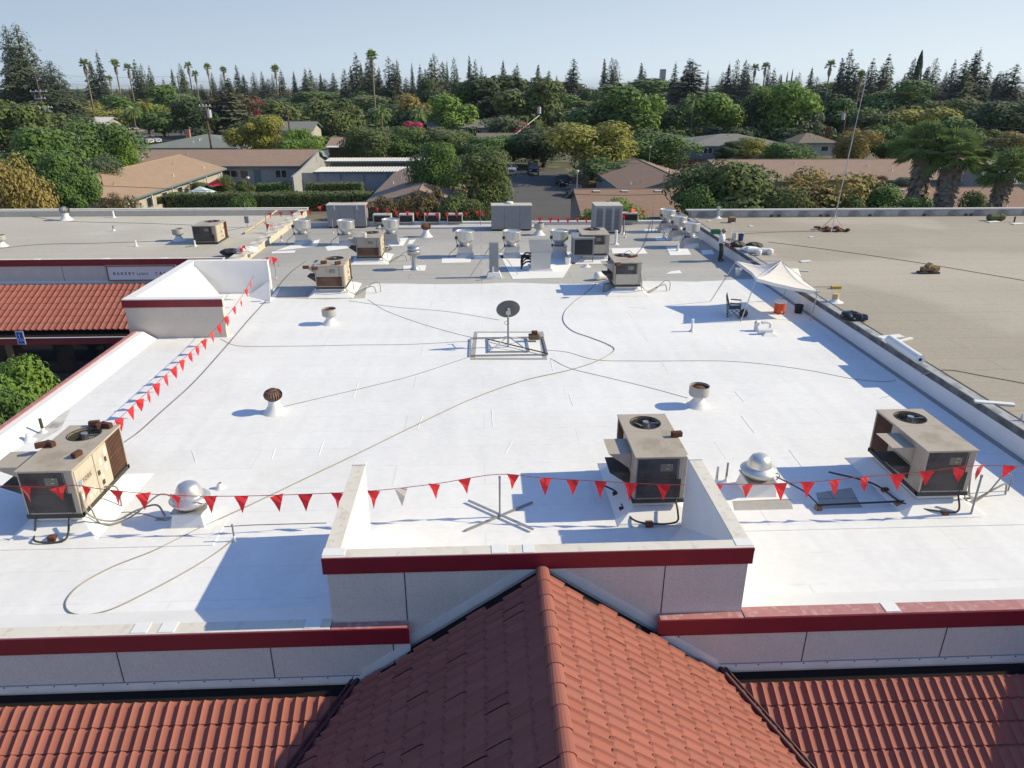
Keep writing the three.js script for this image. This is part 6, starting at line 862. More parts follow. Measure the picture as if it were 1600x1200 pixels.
for (const [u, v, z, l] of [[130, 92, -260, 'tall fan palm with brown skirt rising above the street'], [178, 92, -300, null], [199, 100, -290, null], [293, 97, -380, null], [323, 99, -380, null], [348, 104, -340, 'full crowned fan palm beside the street cedar'], [429, 101, -280, 'shaggy fan palm at the middle left skyline'], [580, 78, -240, 'tall double crowned palm among the skyline conifers'], [1181, 100, -330, null], [1197, 98, -340, null], [1299, 94, -270, 'full crowned palm beside the dark twin conifers'], [1347, 110, -230, 'leaning palm below the dark twin conifers'], [304, 110, -330, null], [170, 118, -340, null]]) palm(PFar, u, v, z, l || 'slender fan palm on the skyline', l ? undefined : 'slender skyline palms');
palm(PFe, 595, 160, -190, 'feather palm before the far tan roofs'); palm(PFe, 1085, 142, -200, 'drooping feather palm before the blue house'); palm(PFe, 205, 160, -215, 'feather palm beside the street parking'); palm(PFe, 225, 152, -245, 'arching feather palm behind the street parking', undefined, LM.yellow); palm(PFe, 255, 162, -240, 'yellow green feather palm behind the parked cars', undefined, LM.yellow); palm(PFe, 655, 168, -195, 'feather palm before the dark tree mass');
// far woodland that reads as one mass
{
  const low = broadProto(420, 0.075, 14, { low: 0.04 }).crown, clow = coniferProto(320, 0.17).crown, m4 = new THREE.Matrix4(), q = new THREE.Quaternion(), keepOut = (x, z) => (z > -178 && z < 0) || (x > -150 && x < -66 && z > -345) || (Math.abs(x - 55) < 30 && z > -178) ;
  const make = (n, g, zr, hr, wr, cols, name, label) => {
    const im = new THREE.InstancedMesh(g, soft(1, 1, 1, 0.3), n); let k = 0, c = new THREE.Color();
    while (k < n) { const z = -zr[0] - (zr[1] - zr[0]) * Math.pow(rnd(), 1.5), x = rr(-1, 1) * (Math.abs(z) * 0.82 + 60) ; if (keepOut(x, z)) continue; const h = rr(...hr), w = rr(...wr); q.setFromAxisAngle(V(0, 1, 0), rr(0, 6.3)); m4.compose(V(x, 0, z), q, V(w, h, w)); im.setMatrixAt(k, m4); const cc = cols[Math.floor(rnd() * cols.length)]; im.setColorAt(k, c.setRGB(...cc)); k++; }
    im.name = name; im.castShadow = im.receiveShadow = true; im.userData = { kind: 'stuff', label, category: 'woodland' }; scene.add(im);
  };
  const greens = [[0.055, 0.1, 0.02], [0.085, 0.15, 0.026], [0.075, 0.105, 0.028], [0.13, 0.17, 0.032], [0.04, 0.07, 0.018], [0.09, 0.125, 0.036]];
  make(2600, low, [200, 1500], [4.5, 10.5], [6, 12], greens, 'far_woodland', 'mass of leafy trees filling the distance to the horizon');
  make(900, low, [178, 330], [3, 6.5], [4, 8], greens, 'far_woodland_001', 'mass of garden shrubs and low trees between the far houses');
  make(420, clow, [500, 1700], [11, 17], [4, 7], [[0.03, 0.042, 0.025], [0.045, 0.055, 0.033]], 'far_conifer_woodland', 'mass of small distant conifers along the horizon');
}
// ---------- hedges ----------
function hedge(x0, x1, z0, z1, h, m, label) {
  const t = thing('hedge', label, 'hedge', V((x0 + x1) / 2, 0, (z0 + z1) / 2)), w = x1 - x0, d = z1 - z0, n = Math.floor((w * h * 2 + w * d + d * h * 2) * 60);
  obj('foliage', leaves(() => { const r = rnd(), j = () => rr(-0.12, 0.12); let p, e; if (r < 0.45) { p = V(rr(-w / 2, w / 2), h + j(), rr(-d / 2, d / 2)); e = V(0, 1, 0); } else if (r < 0.85) { p = V(rr(-w / 2, w / 2), rr(0, h), d / 2 + j()); e = V(0, 0.2, 1); } else { const s = rnd() < 0.5 ? -1 : 1; p = V(s * w / 2 + j(), rr(0, h), rr(-d / 2, d / 2)); e = V(s, 0.2, 0); } p.y += 0.18 * (vn(p.x * 0.05 + 0.5, p.z * 0.05 + 0.5, 16, 200) - 0.5); return { p, d: e, s: rr(0.07, 0.16) }; }, n), LM[m], t);
  obj('stems', B(w - 0.35, h - 0.25, d - 0.35, 0, (h - 0.25) / 2, 0), mat(0.02, 0.022, 0.01, 1), t); return t;  // one solid near-black box fills the hedge behind its leaf shell
}
hedge(-38.2, -13.5, -94.5, -91.5, 2.0, 'olive', 'long clipped hedge behind the bakery back kerb'); hedge(-37.8, -32.2, -104.5, -102.5, 1.7, 'olive', 'clipped hedge before the long apartment porch'); hedge(-31.6, -26.4, -107.5, -105.2, 1.6, 'green', 'flat topped hedge below the apartment doors'); hedge(-24.4, -16.6, -107.3, -105.2, 1.6, 'olive', 'flat topped hedge below the carport wall'); hedge(-40, -38.6, -93.5, -91.5, 1.7, 'olive', 'block shaped shrub at the hedge end'); hedge(-11.6, -8.4, -64.8, -62, 4.9, 'brown', 'rusty topped hedge end near the wide cabinet');
for (const [u, v, l] of [[348, 272, 'round clipped bush beside the red umbrella'], [380, 283, 'round clipped bush right of the red umbrella'], [362, 283, 'small clipped bush behind the red umbrella'], [310, 283, 'boxy clipped bush at the near apartment porch']]) tree('b', u, v, 26, -101, 'olive', l);
tree('b', 13, 555, 130, -24, 'fresh', 'bright leafy bush below the roof edge by the walkway'); tree('b', -25, 590, 120, -21, 'green', 'leafy green bush nearer along the walkway');

// ---------- houses ----------
const shingle = (s, c) => mat(1, 1, 1, 0.95, { map: tex(512, 6, (u, v) => { const r = Math.floor(v * 42), x = Math.floor(u * 20 + (r % 2) * 0.5); const k = 0.86 + 0.2 * vn((x + 0.5) / 64 + r * 0.37, r / 42, 64, s) + 0.16 * (vn(u, v, 128, s + 1) - 0.5) + 0.14 * (fbm(u, v, 3, 4, s + 2) - 0.5); return mul(c, k); }), bumpMap: grit, bumpScale: 0.01 });
const rTan = shingle(211, [0.36, 0.25, 0.175]), rTan2 = shingle(221, [0.31, 0.215, 0.165]), rGrey = shingle(231, [0.2, 0.2, 0.19]), rGreen = shingle(241, [0.2, 0.22, 0.2]), rBrown = shingle(251, [0.2, 0.16, 0.13]), rWarm = shingle(261, [0.30, 0.195, 0.14]);
const wBeige = mat(0.46, 0.43, 0.4, 0.95, { map: wear }), wBlue = mat(0.17, 0.22, 0.27, 0.9, { map: wear }), wGrey = mat(0.36, 0.37, 0.39, 0.95, { map: wear }), wBrown = mat(0.24, 0.17, 0.12, 0.95, { map: wear }), fTeal = mat(0.12, 0.19, 0.22, 0.7), fWhite = mat(0.65, 0.64, 0.62, 0.7), mGlass = mat(0.03, 0.035, 0.045, 0.08);
function house(label, x0, x1, z0, z1, axis, o = {}) {     // z0 is the far side; axis is the direction of the ridge
  const { eave = 2.7, ridge = 4.5, roof = rTan, wall = wBeige, trim = fTeal, over = 0.55, hip = 0, vents = 4, wins = [], side = [], chimney } = o;
  const cx = (x0 + x1) / 2, cz = (z0 + z1) / 2, t = thing('house', label, 'house', V(cx, 0, cz)), X = axis === 'x';
  const L = (X ? x1 - x0 : z1 - z0) / 2, W = (X ? z1 - z0 : x1 - x0) / 2, at = (l, y, w) => X ? V(l, y, w) : V(w, y, l);
  const sl = (ridge - eave) / (W + over), yl = eave + sl * over;      // height at the wall line
  const gw = []; const bx = (l0, l1, y0, y1, w0, w1) => X ? BX(l0, l1, y0, y1, w0, w1) : BX(w0, w1, y0, y1, l0, l1);
  gw.push(bx(-L, L, 0, yl - 0.08, -W, -W + 0.2), bx(-L, L, 0, yl - 0.08, W - 0.2, W), bx(-L, -L + 0.2, 0, yl - 0.08, -W + 0.2, W - 0.2), bx(L - 0.2, L, 0, yl - 0.08, -W + 0.2, W - 0.2));
  if (!hip) for (const s of [-1, 1]) gw.push(SLAB([at(s * (L - 0.01), yl - 0.08, -W), at(s * (L - 0.01), ridge - 0.16, 0), at(s * (L - 0.01), yl - 0.08, W)], 0.1));
  obj('wall', gw, wall, t);
  const e = L + over, h = hip ? Math.min(L, W + over) : 0, r0 = at(-e + h, ridge, 0), r1 = at(e - h, ridge, 0);
  for (const s of [-1, 1]) { const q = [at(-e, eave, s * (W + over)), at(e, eave, s * (W + over)), r1.clone(), r0.clone()], sb = obj('roof', SLAB(q[1].clone().sub(q[0]).cross(q[2].clone().sub(q[0])).y > 0 ? q : q.reverse(), 0.1), roof, t); }
  if (hip) for (const s of [-1, 1]) { const q = [at(s * e, eave, -(W + over)), at(s * e, eave, W + over), (s < 0 ? r0 : r1).clone()]; obj('roof', SLAB(q[1].clone().sub(q[0]).cross(q[2].clone().sub(q[0])).y > 0 ? q : q.reverse(), 0.1), roof, t); }
  const fa = []; for (const s of [-1, 1]) { const a = at(-e, eave - 0.1, s * (W + over)), b = at(e, eave - 0.1, s * (W + over)); fa.push(X ? B(2 * e, 0.2, 0.05, 0, eave - 0.1, s * (W + over + 0.02)) : B(0.05, 0.2, 2 * e, s * (W + over + 0.02), eave - 0.1, 0)); if (!hip) for (const k of [-1, 1]) { const p = at(s * (e + 0.02), eave - 0.02, k * (W + over)), q = at(s * (e + 0.02), ridge - 0.02, 0), d = V(0, -0.24, 0); fa.push(SLAB([p, q, q.clone().add(d), p.clone().add(d)], 0.05)); } else fa.push(X ? B(0.05, 0.2, 2 * (W + over), s * (e + 0.02), eave - 0.1, 0) : B(2 * (W + over), 0.2, 0.05, 0, eave - 0.1, s * (e + 0.02))); }
  obj('fascia', fa, trim, t);
  obj('ridge_cap', ROD(r0.clone().add(V(0, 0.0, 0)), r1.clone(), 0.07, 6), roof, t);
  for (let i = 0; i < vents; i++) { const w = rr(0.1, 0.75) * (W + over) * (X ? 1 : (i % 3 ? 1 : -1)), l = rr(-0.85, 0.85) * (e - h), y = ridge - sl * Math.abs(w), v = at(l, y - 0.05, w); obj('roof_vent', [CY(0.06, 0.08, 0.4, v.x, v.y, v.z, 8), CY(0.12, 0.16, 0.08, v.x, v.y, v.z, 8)], rnd() < 0.5 ? fWhite : mat(0.5, 0.3, 0.2, 0.8), t); }
  if (chimney) { const v = at(chimney[0], ridge - sl * Math.abs(chimney[1]) - 0.4, chimney[1]); obj('chimney', [B(0.9, 1.9, 0.7, v.x, v.y + 0.95, v.z), B(1.0, 0.12, 0.8, v.x, v.y + 1.92, v.z)], chimney[2] || mBrick, t); }
  for (const [l, w, y0, y1, door] of wins) {                // on the side toward the camera
    const p = X ? [l, W] : [l, L], f = obj(door ? 'door' : 'window', B(w, y1 - y0, 0.06, p[0], (y0 + y1) / 2, p[1] + 0.031), door ? trim : fWhite, t);
    if (!door) { const n = w > 1.6 ? 2 : 1; for (let i = 0; i < n; i++) obj('pane', B(w / n - 0.12, y1 - y0 - 0.12, 0.02, p[0] - w / 2 + (i + 0.5) * w / n, (y0 + y1) / 2, p[1] + 0.066), mGlass, f); } else obj('handle', B(0.05, 0.05, 0.06, p[0] + w * 0.35, 1.0, p[1] + 0.09), mGalv, f);
  }
  for (const [l, w, y0, y1] of side) { const q = X ? L : W, f = obj('window', B(0.06, y1 - y0, w, q + 0.031, (y0 + y1) / 2, l), fWhite, t); obj('pane', B(0.02, y1 - y0 - 0.12, w - 0.12, q + 0.066, (y0 + y1) / 2, l), mGlass, f); }
  return t;
}
house('near apartment block with tan gable roof and teal fascia', -51.3, -39.2, -116, -81.6, 'z', { eave: 2.65, ridge: 4.65, roof: rTan, vents: 8, wins: [[-1.4, 2.2, 0.9, 3.0, 1], [3.4, 1.3, 1, 2.1]], side: [[14, 1.6, 0.9, 2.1], [9.5, 1.6, 0.9, 2.1], [5, 1.6, 0.9, 2.1], [0, 1.6, 0.9, 2.1]] });
{ const p = thing('porch_posts', 'white porch posts along the near apartment walk', 'porch'); for (let i = 0; i < 6; i++) obj('post', B(0.14, 2.6, 0.14, -38.75, 1.3, -83 - i * 6.2), fWhite, p); obj('low_wall', [BX(-38.9, -38.6, 0, 1.0, -92, -84), BX(-38.9, -38.6, 0, 1.0, -104, -98)], wBeige, p); }
house('long apartment block with brown shingled roof across the courtyard', -72, -27, -133, -119.2, 'x', { eave: 2.75, ridge: 4.65, roof: rTan2, wall: wGrey, vents: 9, wins: [[10.5, 2.4, 1.0, 2.1], [14.6, 1.1, 0.1, 2.1, 1], [12.6, 1.3, 0.8, 2.1], [6.5, 2.2, 1, 2.1], [4.2, 1.0, 0.1, 2.1, 1], [18.3, 1.8, 0.9, 2.1]] });
{ // end wall and carports
  const t = thing('end_wall', 'pale blue grey end wall of the carport yard', 'wall', V(0, 0, 0)); obj('wall', [PRISM([[-124, 0], [-105.5, 0], [-105.5, 2.6], [-111, 3.0], [-124, 4.4]], -26.3, -26.0), BX(-26, -11.3, 0, 2.55, -110.9, -110.6)], wGrey, t);
  const cp = (label, x0, x1, z0, z1, y0, y1) => { const c = thing('carport', label, 'carport'), s = [], n = Math.floor((x1 - x0) / 0.45); for (let i = 0; i < n; i++) { const a = x0 + i * 0.45; s.push([V(a, y1, z0), V(a, y0, z1), V(a + 0.3, y0, z1), V(a + 0.3, y1, z0)], [V(a + 0.3, y1, z0), V(a + 0.3, y0, z1), V(a + 0.375, y0 + 0.07, z1), V(a + 0.375, y1 + 0.07, z0)], [V(a + 0.375, y1 + 0.07, z0), V(a + 0.375, y0 + 0.07, z1), V(a + 0.45, y0, z1), V(a + 0.45, y1, z0)]); } obj('corrugated_roof', POLYS(s), worn(0.7, 0.68, 0.64, 0.6), c); obj('edge_beam', [BX(x0, x1, y0 - 0.28, y0 - 0.02, z1 - 0.1, z1 - 0.02), BX(x0, x1, y1 - 0.28, y1 - 0.02, z0, z0 + 0.08)], fTeal, c); for (let x = x0 + 0.5; x < x1; x += 3.4) obj('post', BX(x, x + 0.12, 0, y0 - 0.28, z1 - 0.1, z1), fTeal, c); obj('back_wall', BX(x0, x1, 0, y1 - 0.29, z0 - 0.15, z0), wGrey, c); };
  cp('white corrugated carport nearest the end wall', -24.3, -9.3, -116, -110.4, 2.72, 2.85); cp('white corrugated carport at the back of the yard', -25.4, -3, -129, -124.5, 2.9, 3.05);
  const dp = P(507, 241, 4.2), ds = thing('satellite_dish', 'small pale satellite dish on the carport end wall', 'satellite dish', PZ(509, 240, -122)); obj('dish', T(LA([[0.001, 0], [0.3, 0.04], [0.55, 0.14]], 0, 0, 0, 20), 0, 0, 0, 1.2, 0.5, 0), worn(0.5, 0.5, 0.46, 0.7), ds); obj('arm', ROD(V(0, -0.4, -0.1), V(-0.7, 0.5, 0.2), 0.05), fWhite, ds);
}
house('tan roofed wing left of the parking lot with blue fascia', -11.9, -0.6, -112, -77.5, 'z', { eave: 2.6, ridge: 4.35, roof: rTan2, wall: wGrey, trim: mat(0.08, 0.14, 0.2, 0.7), vents: 9 });
house('long tan roof close behind the store back edge', 10.3, 57, -83.5, -70.8, 'x', { eave: 2.6, ridge: 4.35, roof: rWarm, vents: 0 });
{ for (const [u, l] of [[931, 'flat roof vent box nearest the parking lot end of the tan roof'], [975, 'flat roof vent box in the middle of the tan roof'], [1027, 'flat roof vent box behind the loose olive tree'], [1366, 'flat roof vent box by the red flowering shrub'], [1412, 'flat roof vent box by the white flowering shrub'], [1514, 'flat roof vent box by the low fan palm']]) { const p = P(u, u > 1500 ? 322 : 298, 4.2), t = thing('roof_vent_box', l, 'roof vent', V(p.x, 4.1, u > 1500 ? -71.5 : -76.5)); if (u > 1500) t.position.y = 2.85; obj('box', RB(0.75, 0.12, 0.5, 0, 0.12, 0), fWhite, t); obj('throat', B(0.65, 0.12, 0.4, 0, 0.02, 0), mBlack, t); } }
house('tan gabled house behind the close tan roof', 17.6, 28.8, -112, -87, 'z', { eave: 2.6, ridge: 4.4, roof: rWarm, wall: wGrey, vents: 5, wins: [[1.8, 0.9, 2.1, 3.0]] });
house('long pink tan roof behind the red and white flowering shrubs', 33, 72, -113.5, -98.6, 'x', { eave: 2.7, ridge: 4.65, roof: rTan2, wall: wGrey, vents: 8, wins: [[17.6, 2.0, 1.0, 2.1], [22, 1.6, 0.9, 2.1], [6, 2, 0.9, 2.1]] });
house('blue walled house with grey hipped roof', 45, 67, -178, -160, 'x', { eave: 2.65, ridge: 4.5, roof: rGrey, wall: wBlue, trim: mat(0.3, 0.32, 0.34, 0.7), hip: 1, vents: 8, wins: [[-9.5, 1.1, 1.0, 2.2], [-7.2, 2.0, 1.0, 2.2]] });
house('grey green hipped house with brick chimney by the street', -69, -50, -182, -158, 'x', { eave: 2.6, ridge: 4.5, roof: rGreen, hip: 1, vents: 6, chimney: [-3, 3, mat(0.4, 0.2, 0.15, 0.9)] });
house('low tan house with pale chimney behind the bright green bush', -31, -20.5, -170, -158, 'x', { eave: 2.9, ridge: 4.2, roof: rTan2, vents: 2, chimney: [0.8, 0.5, worn(0.55, 0.45, 0.38)], wall: wBrown });
{ const t = thing('patio_cover', 'white patio cover of the pale chimney house', 'patio cover'); obj('cover', BX(-31, -20, 2.85, 2.95, -157.4, -153.5), fWhite, t); for (const x of [-30.5, -25.5, -20.5]) obj('post', BX(x, x + 0.14, 0, 2.85, -153.7, -153.55), fWhite, t); }
for (const [u0, u1, v, z, o, l] of [[430, 492, 188, -185, { roof: rGrey }, 'grey roofed house behind the yellow green tree'], [1022, 1112, 191, -232, { roof: rBrown, hip: 1 }, 'brown hipped house behind the blue house'], [1150, 1200, 189, -222, { roof: rBrown }, 'brown roofed house carrying solar panels'], [1236, 1292, 208, -172, { roof: rBrown, hip: 1, chimney: [4, 1] }, 'dark brown house with chimney behind the green tree'], [548, 580, 166, -225, { roof: rWarm }, 'tan gable house beside the feather palm'], [672, 765, 187, -205, { roof: rGrey }, 'grey roofed house behind the broad olive tree'], [748, 800, 208, -172, { roof: rBrown }, 'brown roof behind the twisted olive tree'], [445, 490, 178, -300, { roof: rWarm }, 'warm roofed house on the left street'], [590, 670, 195, -172, { roof: rGrey, eave: 2.9, ridge: 3.3 }, 'flat pale roof before the pink shrub'], [480, 520, 149, -420, { roof: rGrey }, 'pale far roof among the left skyline trees'], [540, 590, 158, -300, { roof: rGrey }, 'grey far roof behind the tan gable house'], [1460, 1482, 168, -250, { roof: rGrey }, 'pale far roof behind the fresh trees'], [1520, 1600, 258, -96, { roof: rGrey }, 'grey metal roofed house behind the low fan palm'], [860, 890, 166, -290, { roof: rWarm }, 'warm roof glimpsed behind the transformer pole'], [1010, 1040, 178, -262, { roof: rGrey }, 'pale gable roof left of the drooping palm'], [150, 175, 183, -250, { roof: fWhite }, 'white edged roof behind the big round tree'], [1100, 1150, 180, -255, { roof: rWarm }, 'warm roofed house far behind the blue house'], [1540, 1600, 172, -240, { roof: rGrey }, 'pale roof at the far right']]) {
  const a = PZ(u0, v, z), b = PZ(u1, v, z), h = Math.max(3.1, Math.min(6.5, a.y)); house(l, a.x, b.x, z - 6, z + 5.5, 'x', { vents: 2, ridge: h, eave: h - 1.7, wins: [[-(b.x - a.x) * 0.25, 1.8, 0.9, 2.0], [(b.x - a.x) * 0.2, 1.6, 0.9, 2.0]], ...o, ...(o.ridge ? {} : { ridge: h, eave: h - 1.7 }) });
}
{ // solar panels on the brown roof
  const c = PZ(1176, 189, -222), h = Math.max(3.1, Math.min(6.5, c.y)), sl = 1.7 / 6.05; for (let k = 0; k < 8; k++) { const x = c.x - 5.2 + (k % 4) * 1.35 + (k > 3 ? 7.2 : 0), z = -221.2 + 1.6, y = h - sl * 1.6; if (k > 5) break; const t = thing('solar_panel', 'dark blue solar panel with pale frame on the brown roof', 'solar panel', V(x, y + 0.1, z), 0, 'solar panels on the brown roof'); obj('panel', B(1.2, 0.05, 2.3, 0, 0.06, 0, Math.atan(sl)), mat(0.02, 0.03, 0.07, 0.15), t); obj('frame', [B(0.06, 0.06, 2.34, -0.63, 0.07, 0, Math.atan(sl)), B(0.06, 0.06, 2.34, 0.63, 0.07, 0, Math.atan(sl))], fWhite, t); }
}
{ const a = PZ(1037, 108, -1500), t = thing('office_tower', 'lone distant office tower above the treetops', 'tower', V(a.x, 0, -1500)); const w = 10; obj('tower_shaft', BX(-w / 2, w / 2, 0, a.y, -w, 0), mat(0.16, 0.2, 0.24, 0.3), t); for (let i = 0; i < 12; i++) obj('window_band', BX(-w / 2 + 0.5, w / 2 - 0.5, a.y - 6 - i * 4, a.y - 4.2 - i * 4, 0.05, 0.3), mat(0.3, 0.34, 0.38, 0.3), t); }
// red fence behind the houses on the right, red umbrella, blue gazebo, lamp
{ const t = thing('wood_fence', 'dark red board fence behind the long pink tan roof', 'fence'); for (let i = 0; i < 46; i++) obj('board', B(0.9, 1.8, 0.05, 28 + i * 0.94, 0.9, -139 + rr(-0.02, 0.02)), mat(0.13, 0.05, 0.04, 0.9), t); }
{ const p = PZ(340, 279, -101), t = thing('patio_umbrella', 'red patio umbrella in the apartment courtyard', 'umbrella', V(p.x, 0, -101)); const f = []; for (let i = 0; i < 8; i++) { const q = k => V(Math.cos(k * 0.785) * 1.55, p.y - 0.75, Math.sin(k * 0.785) * 1.55); f.push([V(0, p.y, 0), q(i + 1), q(i)]); } obj('canopy', POLYS(f), mat(0.6, 0.015, 0.05, 0.8), t); obj('pole', CY(0.03, 0.03, p.y, 0, 0, 0, 8), fWhite, t); }
{ const p = PZ(312, 291, -97.5), t = thing('gazebo_tent', 'pale blue peaked gazebo tent behind the hedge', 'tent', V(p.x, 0, -97.5)); const q = [[-1.6, 1.2], [1.6, 1.2], [1.6, -1.2], [-1.6, -1.2]].map(([x, z]) => V(x, p.y - 0.8, z)); obj('cover', POLYS(q.map((c, i) => [V(0, p.y, 0), c, q[(i + 1) % 4]])), mat(0.5, 0.6, 0.65, 0.8), t); for (const c of q) obj('leg', ROD(V(c.x, 0, c.z), c, 0.03), fWhite, t); }
for (let i = 0; i < 5; i++) { const p = P(337 + i * 9, 303, 0.5), t = thing('patio_chair', 'white patio chair by the courtyard hedge', 'chair', V(p.x, 0, -97), 0.2 * i, 'white patio chairs in the courtyard'); obj('seat', B(0.5, 0.05, 0.5, 0, 0.45, 0), fWhite, t); obj('backrest', B(0.5, 0.5, 0.05, 0, 0.75, -0.25), fWhite, t); for (const [x, z] of [[-0.22, -0.22], [0.22, -0.22], [-0.22, 0.22], [0.22, 0.22]]) obj('leg', B(0.05, 0.45, 0.05, x, 0.22, z), fWhite, t); }
function lamp(label, u, v, z) { const p = PZ(u, v, z), t = thing('lamp_post', label, 'lamp post', V(p.x, 0, z)); obj('pole', CY(0.05, 0.07, p.y - 0.3, 0, 0, 0, 8), mDark, t); obj('lamp_head', LA([[0.08, p.y - 0.3], [0.2, p.y - 0.15], [0.18, p.y - 0.02], [0.05, p.y]], 0, 0, 0, 12), fWhite, t); return t; }
lamp('courtyard lamp post with white head beside the hedge', 387, 276, -88); lamp('grey parking lot lamp post beside the golden tree', 902, 266, -84).children[0].material = mGreyMetal; lamp('small lamp post behind the hipped tan roof', 1016, 228, -118).children[0].material = mGreyMetal;
{ const p = PZ(87, 267, -80), t = thing('roof_mast', 'white electrical mast on the near apartment gable', 'mast', V(p.x, 4.3, -80.6)); obj('pipe', [CY(0.09, 0.09, 1.5, 0, 0, 0, 8), CY(0.16, 0.2, 0.2, 0, 0, 0, 8)], fWhite, t); obj('weatherhead', B(0.25, 0.2, 0.3, 0.05, 1.4, 0.08), fWhite, t); }
// ---------- cars ----------
const carGeo = (() => { const mk = pts => { const s = new THREE.Shape(pts.map(p => new THREE.Vector2(...p))); const g = new THREE.ExtrudeGeometry(s, { depth: 1.5, bevelEnabled: true, bevelSize: 0.1, bevelThickness: 0.12, bevelSegments: 2, steps: 1 }); g.translate(0, 0, -0.75); g.rotateY(-Math.PI / 2); return g; }; return {
  sedan: [mk([[-2.15, 0.4], [2.15, 0.4], [2.2, 0.75], [1.2, 0.92], [-1.7, 0.95], [-2.2, 0.85]]), mk([[-1.65, 0.98], [1.1, 0.95], [0.35, 1.38], [-0.95, 1.4]])],
  pickup: [mk([[-2.7, 0.55], [2.65, 0.55], [2.7, 1.05], [1.4, 1.2], [-2.7, 1.2]]), mk([[-0.9, 1.22], [1.25, 1.2], [0.6, 1.75], [-0.75, 1.78]])] }; })();
function car(kind, label, p, turn, m, group) {             // nose toward +z
  const t = thing(kind === 'pickup' ? 'pickup_truck' : 'parked_car', label, kind === 'pickup' ? 'truck' : 'car', p, turn, group), [b, c] = carGeo[kind], L = kind === 'pickup' ? 2.8 : 2.3, y = kind === 'pickup' ? 0.9 : 0.68;
  obj('body', b.clone(), m, t); obj('cabin', c.clone(), mGlass, t); obj('cabin_roof', B(1.35, 0.05, kind === 'pickup' ? 1.3 : 1.2, 0, kind === 'pickup' ? 1.89 : 1.5, kind === 'pickup' ? -0.08 : -0.3), m, t);
  for (const s of [-1, 1]) { for (const z of [-L * 0.6, L * 0.62]) { const w = obj('wheel', T(new THREE.CylinderGeometry(0.36, 0.36, 0.24, 18), s * 0.8, 0.36, z, 0, 0, Math.PI / 2), mBlack, t); obj('rim', T(new THREE.CylinderGeometry(0.2, 0.2, 0.26, 12), s * 0.8, 0.36, z, 0, 0, Math.PI / 2), mGalv, w); } obj('headlight', RB(0.32, 0.16, 0.08, s * 0.62, y, L * 0.985), mPlastic, t); obj('mirror', RB(0.2, 0.16, 0.12, s * 1.02, y + 0.4, 0.8), m, t); }
  obj('grille', B(0.9, 0.22, 0.05, 0, y - 0.02, L * 1.0), mDark, t); obj('bumper', RB(1.6, 0.2, 0.16, 0, 0.48, L * 0.985), kind === 'pickup' ? mGalv : mDark, t); obj('number_plate', B(0.3, 0.14, 0.02, 0, 0.48, L * 0.985 + 0.09), mPlastic, t); return t;
}
const paint = (r, g, b) => new THREE.MeshPhysicalMaterial({ color: lin(r, g, b), roughness: 0.4, clearcoat: 0.8, clearcoatRoughness: 0.1 });
car('pickup', 'silver pickup truck parked facing the store at the lot end', V(P(799, 274, 0).x, 0.01, -131), 0, paint(0.55, 0.56, 0.58)); car('pickup', 'dark pickup truck parked beside the silver one', V(P(834, 274, 0).x, 0.01, -131.5), 0, paint(0.02, 0.025, 0.03));
car('sedan', 'dark car parked along the right side of the lot', V(13.0, 0.01, -116), 0.12, paint(0.03, 0.035, 0.04)); car('sedan', 'dark blue car parked near the tan roof end', V(13.3, 0.01, -104), 0.1, paint(0.03, 0.05, 0.08));
car('pickup', 'pale van parked behind the tan gabled house', V(PZ(1079, 262, -122).x, 0.01, -122), 1.2, paint(0.6, 0.62, 0.62));
for (const [u, v, m, l] of [[191, 203, paint(0.03, 0.03, 0.035), 'black car parked first by the street palms'], [198, 198, paint(0.18, 0.02, 0.03), 'dark red car parked by the street palms'], [213, 199, paint(0.6, 0.6, 0.6), 'white car parked by the street palms'], [226, 199, paint(0.5, 0.5, 0.52), 'silver car parked beside the street palms'], [242, 198, paint(0.45, 0.47, 0.5), 'pale grey car parked last by the street palms'], [228, 222, paint(0.6, 0.6, 0.6), 'white van beside the grey green house'], [240, 221, paint(0.5, 0.52, 0.55), 'silver car beside the grey green house'], [1164, 210, paint(0.6, 0.6, 0.6), 'white car behind the blue house'], [1200, 215, paint(0.5, 0.55, 0.6), 'pale car at the gable of the blue house']]) { const p = P(u, v, 0.4); car(v > 220 ? 'pickup' : 'sedan', l, V(p.x, 0.02, Math.max(p.z, -270)), 0.9, m); }
// ---------- power poles and lines ----------
const mPole = mat(0.13, 0.09, 0.065, 0.95, { map: stain }), mWire = mat(0.06, 0.06, 0.06, 0.6);
function powerPole(label, u, v, z, arms, o = {}) {
  const p = PZ(u, v, z), t = thing('power_pole', label, 'power pole', V(p.x, 0, z)); obj('pole', CY(0.13, 0.22, p.y, 0, 0, 0, 10), mPole, t);
  for (const [dy, w] of arms) { obj('crossarm', B(w, 0.18, 0.16, 0, p.y - dy, 0.2), fWhite, t); const n = []; for (let i = 0; i < 4; i++) n.push(CY(0.06, 0.08, 0.25, -w / 2 + 0.2 + i * (w - 0.4) / 3, p.y - dy + 0.09, 0.2, 8)); obj('insulators', n, fWhite, t); }
  for (const [dx, dy, s] of o.cans || []) obj('transformer', [CY(0.3 * s, 0.3 * s, 1.0 * s, dx, p.y - dy, 0.35, 14), CY(0.06, 0.06, 0.3, dx, p.y - dy + s, 0.35, 6)], worn(0.55, 0.57, 0.6, 0.5), t);
  return t;
}
powerPole('tall wooden power pole with crossarms and a bank of transformers', 54, 113, -172, [[3.8, 3.6], [5.2, 2.4], [7.0, 4.4]], { cans: [[-1.4, 7.9, 1.1], [-0.6, 7.9, 1.1], [0.6, 7.9, 1.1], [1.4, 7.9, 1.1]] });
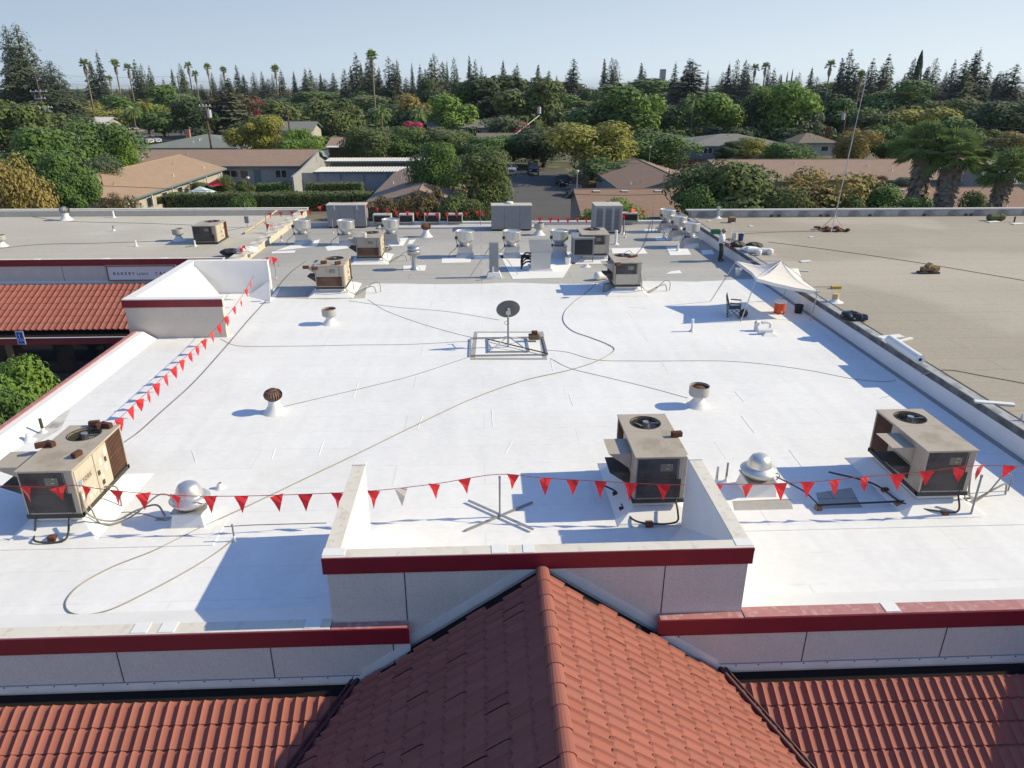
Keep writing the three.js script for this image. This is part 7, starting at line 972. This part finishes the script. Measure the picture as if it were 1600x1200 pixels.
powerPole('shorter pole beside the tall transformer pole', 47, 167, -168, [[1.2, 1.6]]); powerPole('wooden pole with one transformer behind the long apartment roof', 320, 163, -140, [[0.3, 2.2]], { cans: [[0.65, 2.2, 1.3]] });
powerPole('pole with a white transformer behind the parking lot', 838, 165, -165, [], { cans: [[0.6, 1.6, 1.3]] }); powerPole('pole with a pale transformer behind the golden ball tree', 1324, 165, -150, [], { cans: [[-0.6, 2.6, 1.1]] });
for (const [u, v, z, l] of [[277, 118, -235, 'thin far pole among the dark street trees'], [283, 146, -225, 'short far pole with a crossarm near the street cedar'], [361, 132, -260, 'far pole with a crossarm right of the street cedar'], [437, 132, -290, 'far pole with a crossarm near the shaggy palm'], [450, 138, -280, 'far pole with a transformer near the shaggy palm'], [485, 135, -330, 'far pole before the left skyline conifers'], [448, 165, -170, 'slim lamp pole behind the yellow green tree'], [720, 206, -150, 'slim lamp pole behind the carports'], [1470, 155, -210, 'far pole behind the yellow green tree on the right']]) powerPole(l, u, v, z, v < 150 ? [[0.5, 2.2]] : []);
const wire = (label, px, r = 0.03) => { const t = thing('power_line', label, 'power line'); obj('wire', TU(px.map(([u, v, z]) => PZ(u, v, z)), r, 40, 4), mWire, t); };
for (const [l, px] of [['top wire from the left edge to the tall pole', [[-40, 122, -172], [10, 117, -172], [54, 113, -172]]], ['upper wire from the tall pole toward the street', [[54, 113, -172], [150, 121, -200], [277, 119, -235]]], ['crossarm wire from the left edge to the tall pole', [[-40, 140, -172], [10, 133, -172], [50, 126, -172]]], ['lower crossarm wire from the left edge to the tall pole', [[-40, 147, -172], [10, 139, -172], [52, 129, -172]]], ['crossarm wire from the tall pole past the palms', [[60, 126, -172], [170, 135, -200], [283, 127, -235], [361, 130, -260], [437, 133, -290]]], ['communication wire from the tall pole over the street', [[62, 172, -172], [150, 178, -160], [240, 176, -150], [322, 165, -140]]], ['sagging wire behind the big round tree', [[-20, 192, -172], [60, 186, -172], [150, 180, -172]]], ['long wire from the left edge over the golden ball tree', [[1180, 193, -160], [1250, 189, -155], [1324, 182, -150], [1395, 176, -150]]], ['wire from the transformer pole to the right edge', [[1180, 191, -160], [1250, 188, -155], [1324, 184, -150], [1450, 193, -145], [1640, 203, -140]]], ['wire high across the far right trees', [[1400, 165, -180], [1500, 158, -180], [1640, 150, -180]]], ['thin wire along the store back over the parking lot', [[720, 253, -100], [860, 254, -100], [1000, 256, -100]]], ['thin wire crossing the close tan roof', [[880, 303, -69], [960, 305, -69], [1060, 303, -69]]], ['thin wire crossing the near apartment roof', [[100, 288, -79], [200, 292, -79], [330, 298, -79]]]]) wire(l, px, 0.025);
{ const t = thing('guy_wire', 'pale guarded guy wire slanting from the transformer pole', 'wire'); obj('wire', ROD(PZ(843, 180, -164), PZ(778, 231, -150), 0.07, 6), fWhite, t); }

scene.traverse(o => { if (o.isMesh) { o.castShadow = true; o.receiveShadow = true; } });
renderer.render(scene, camera);
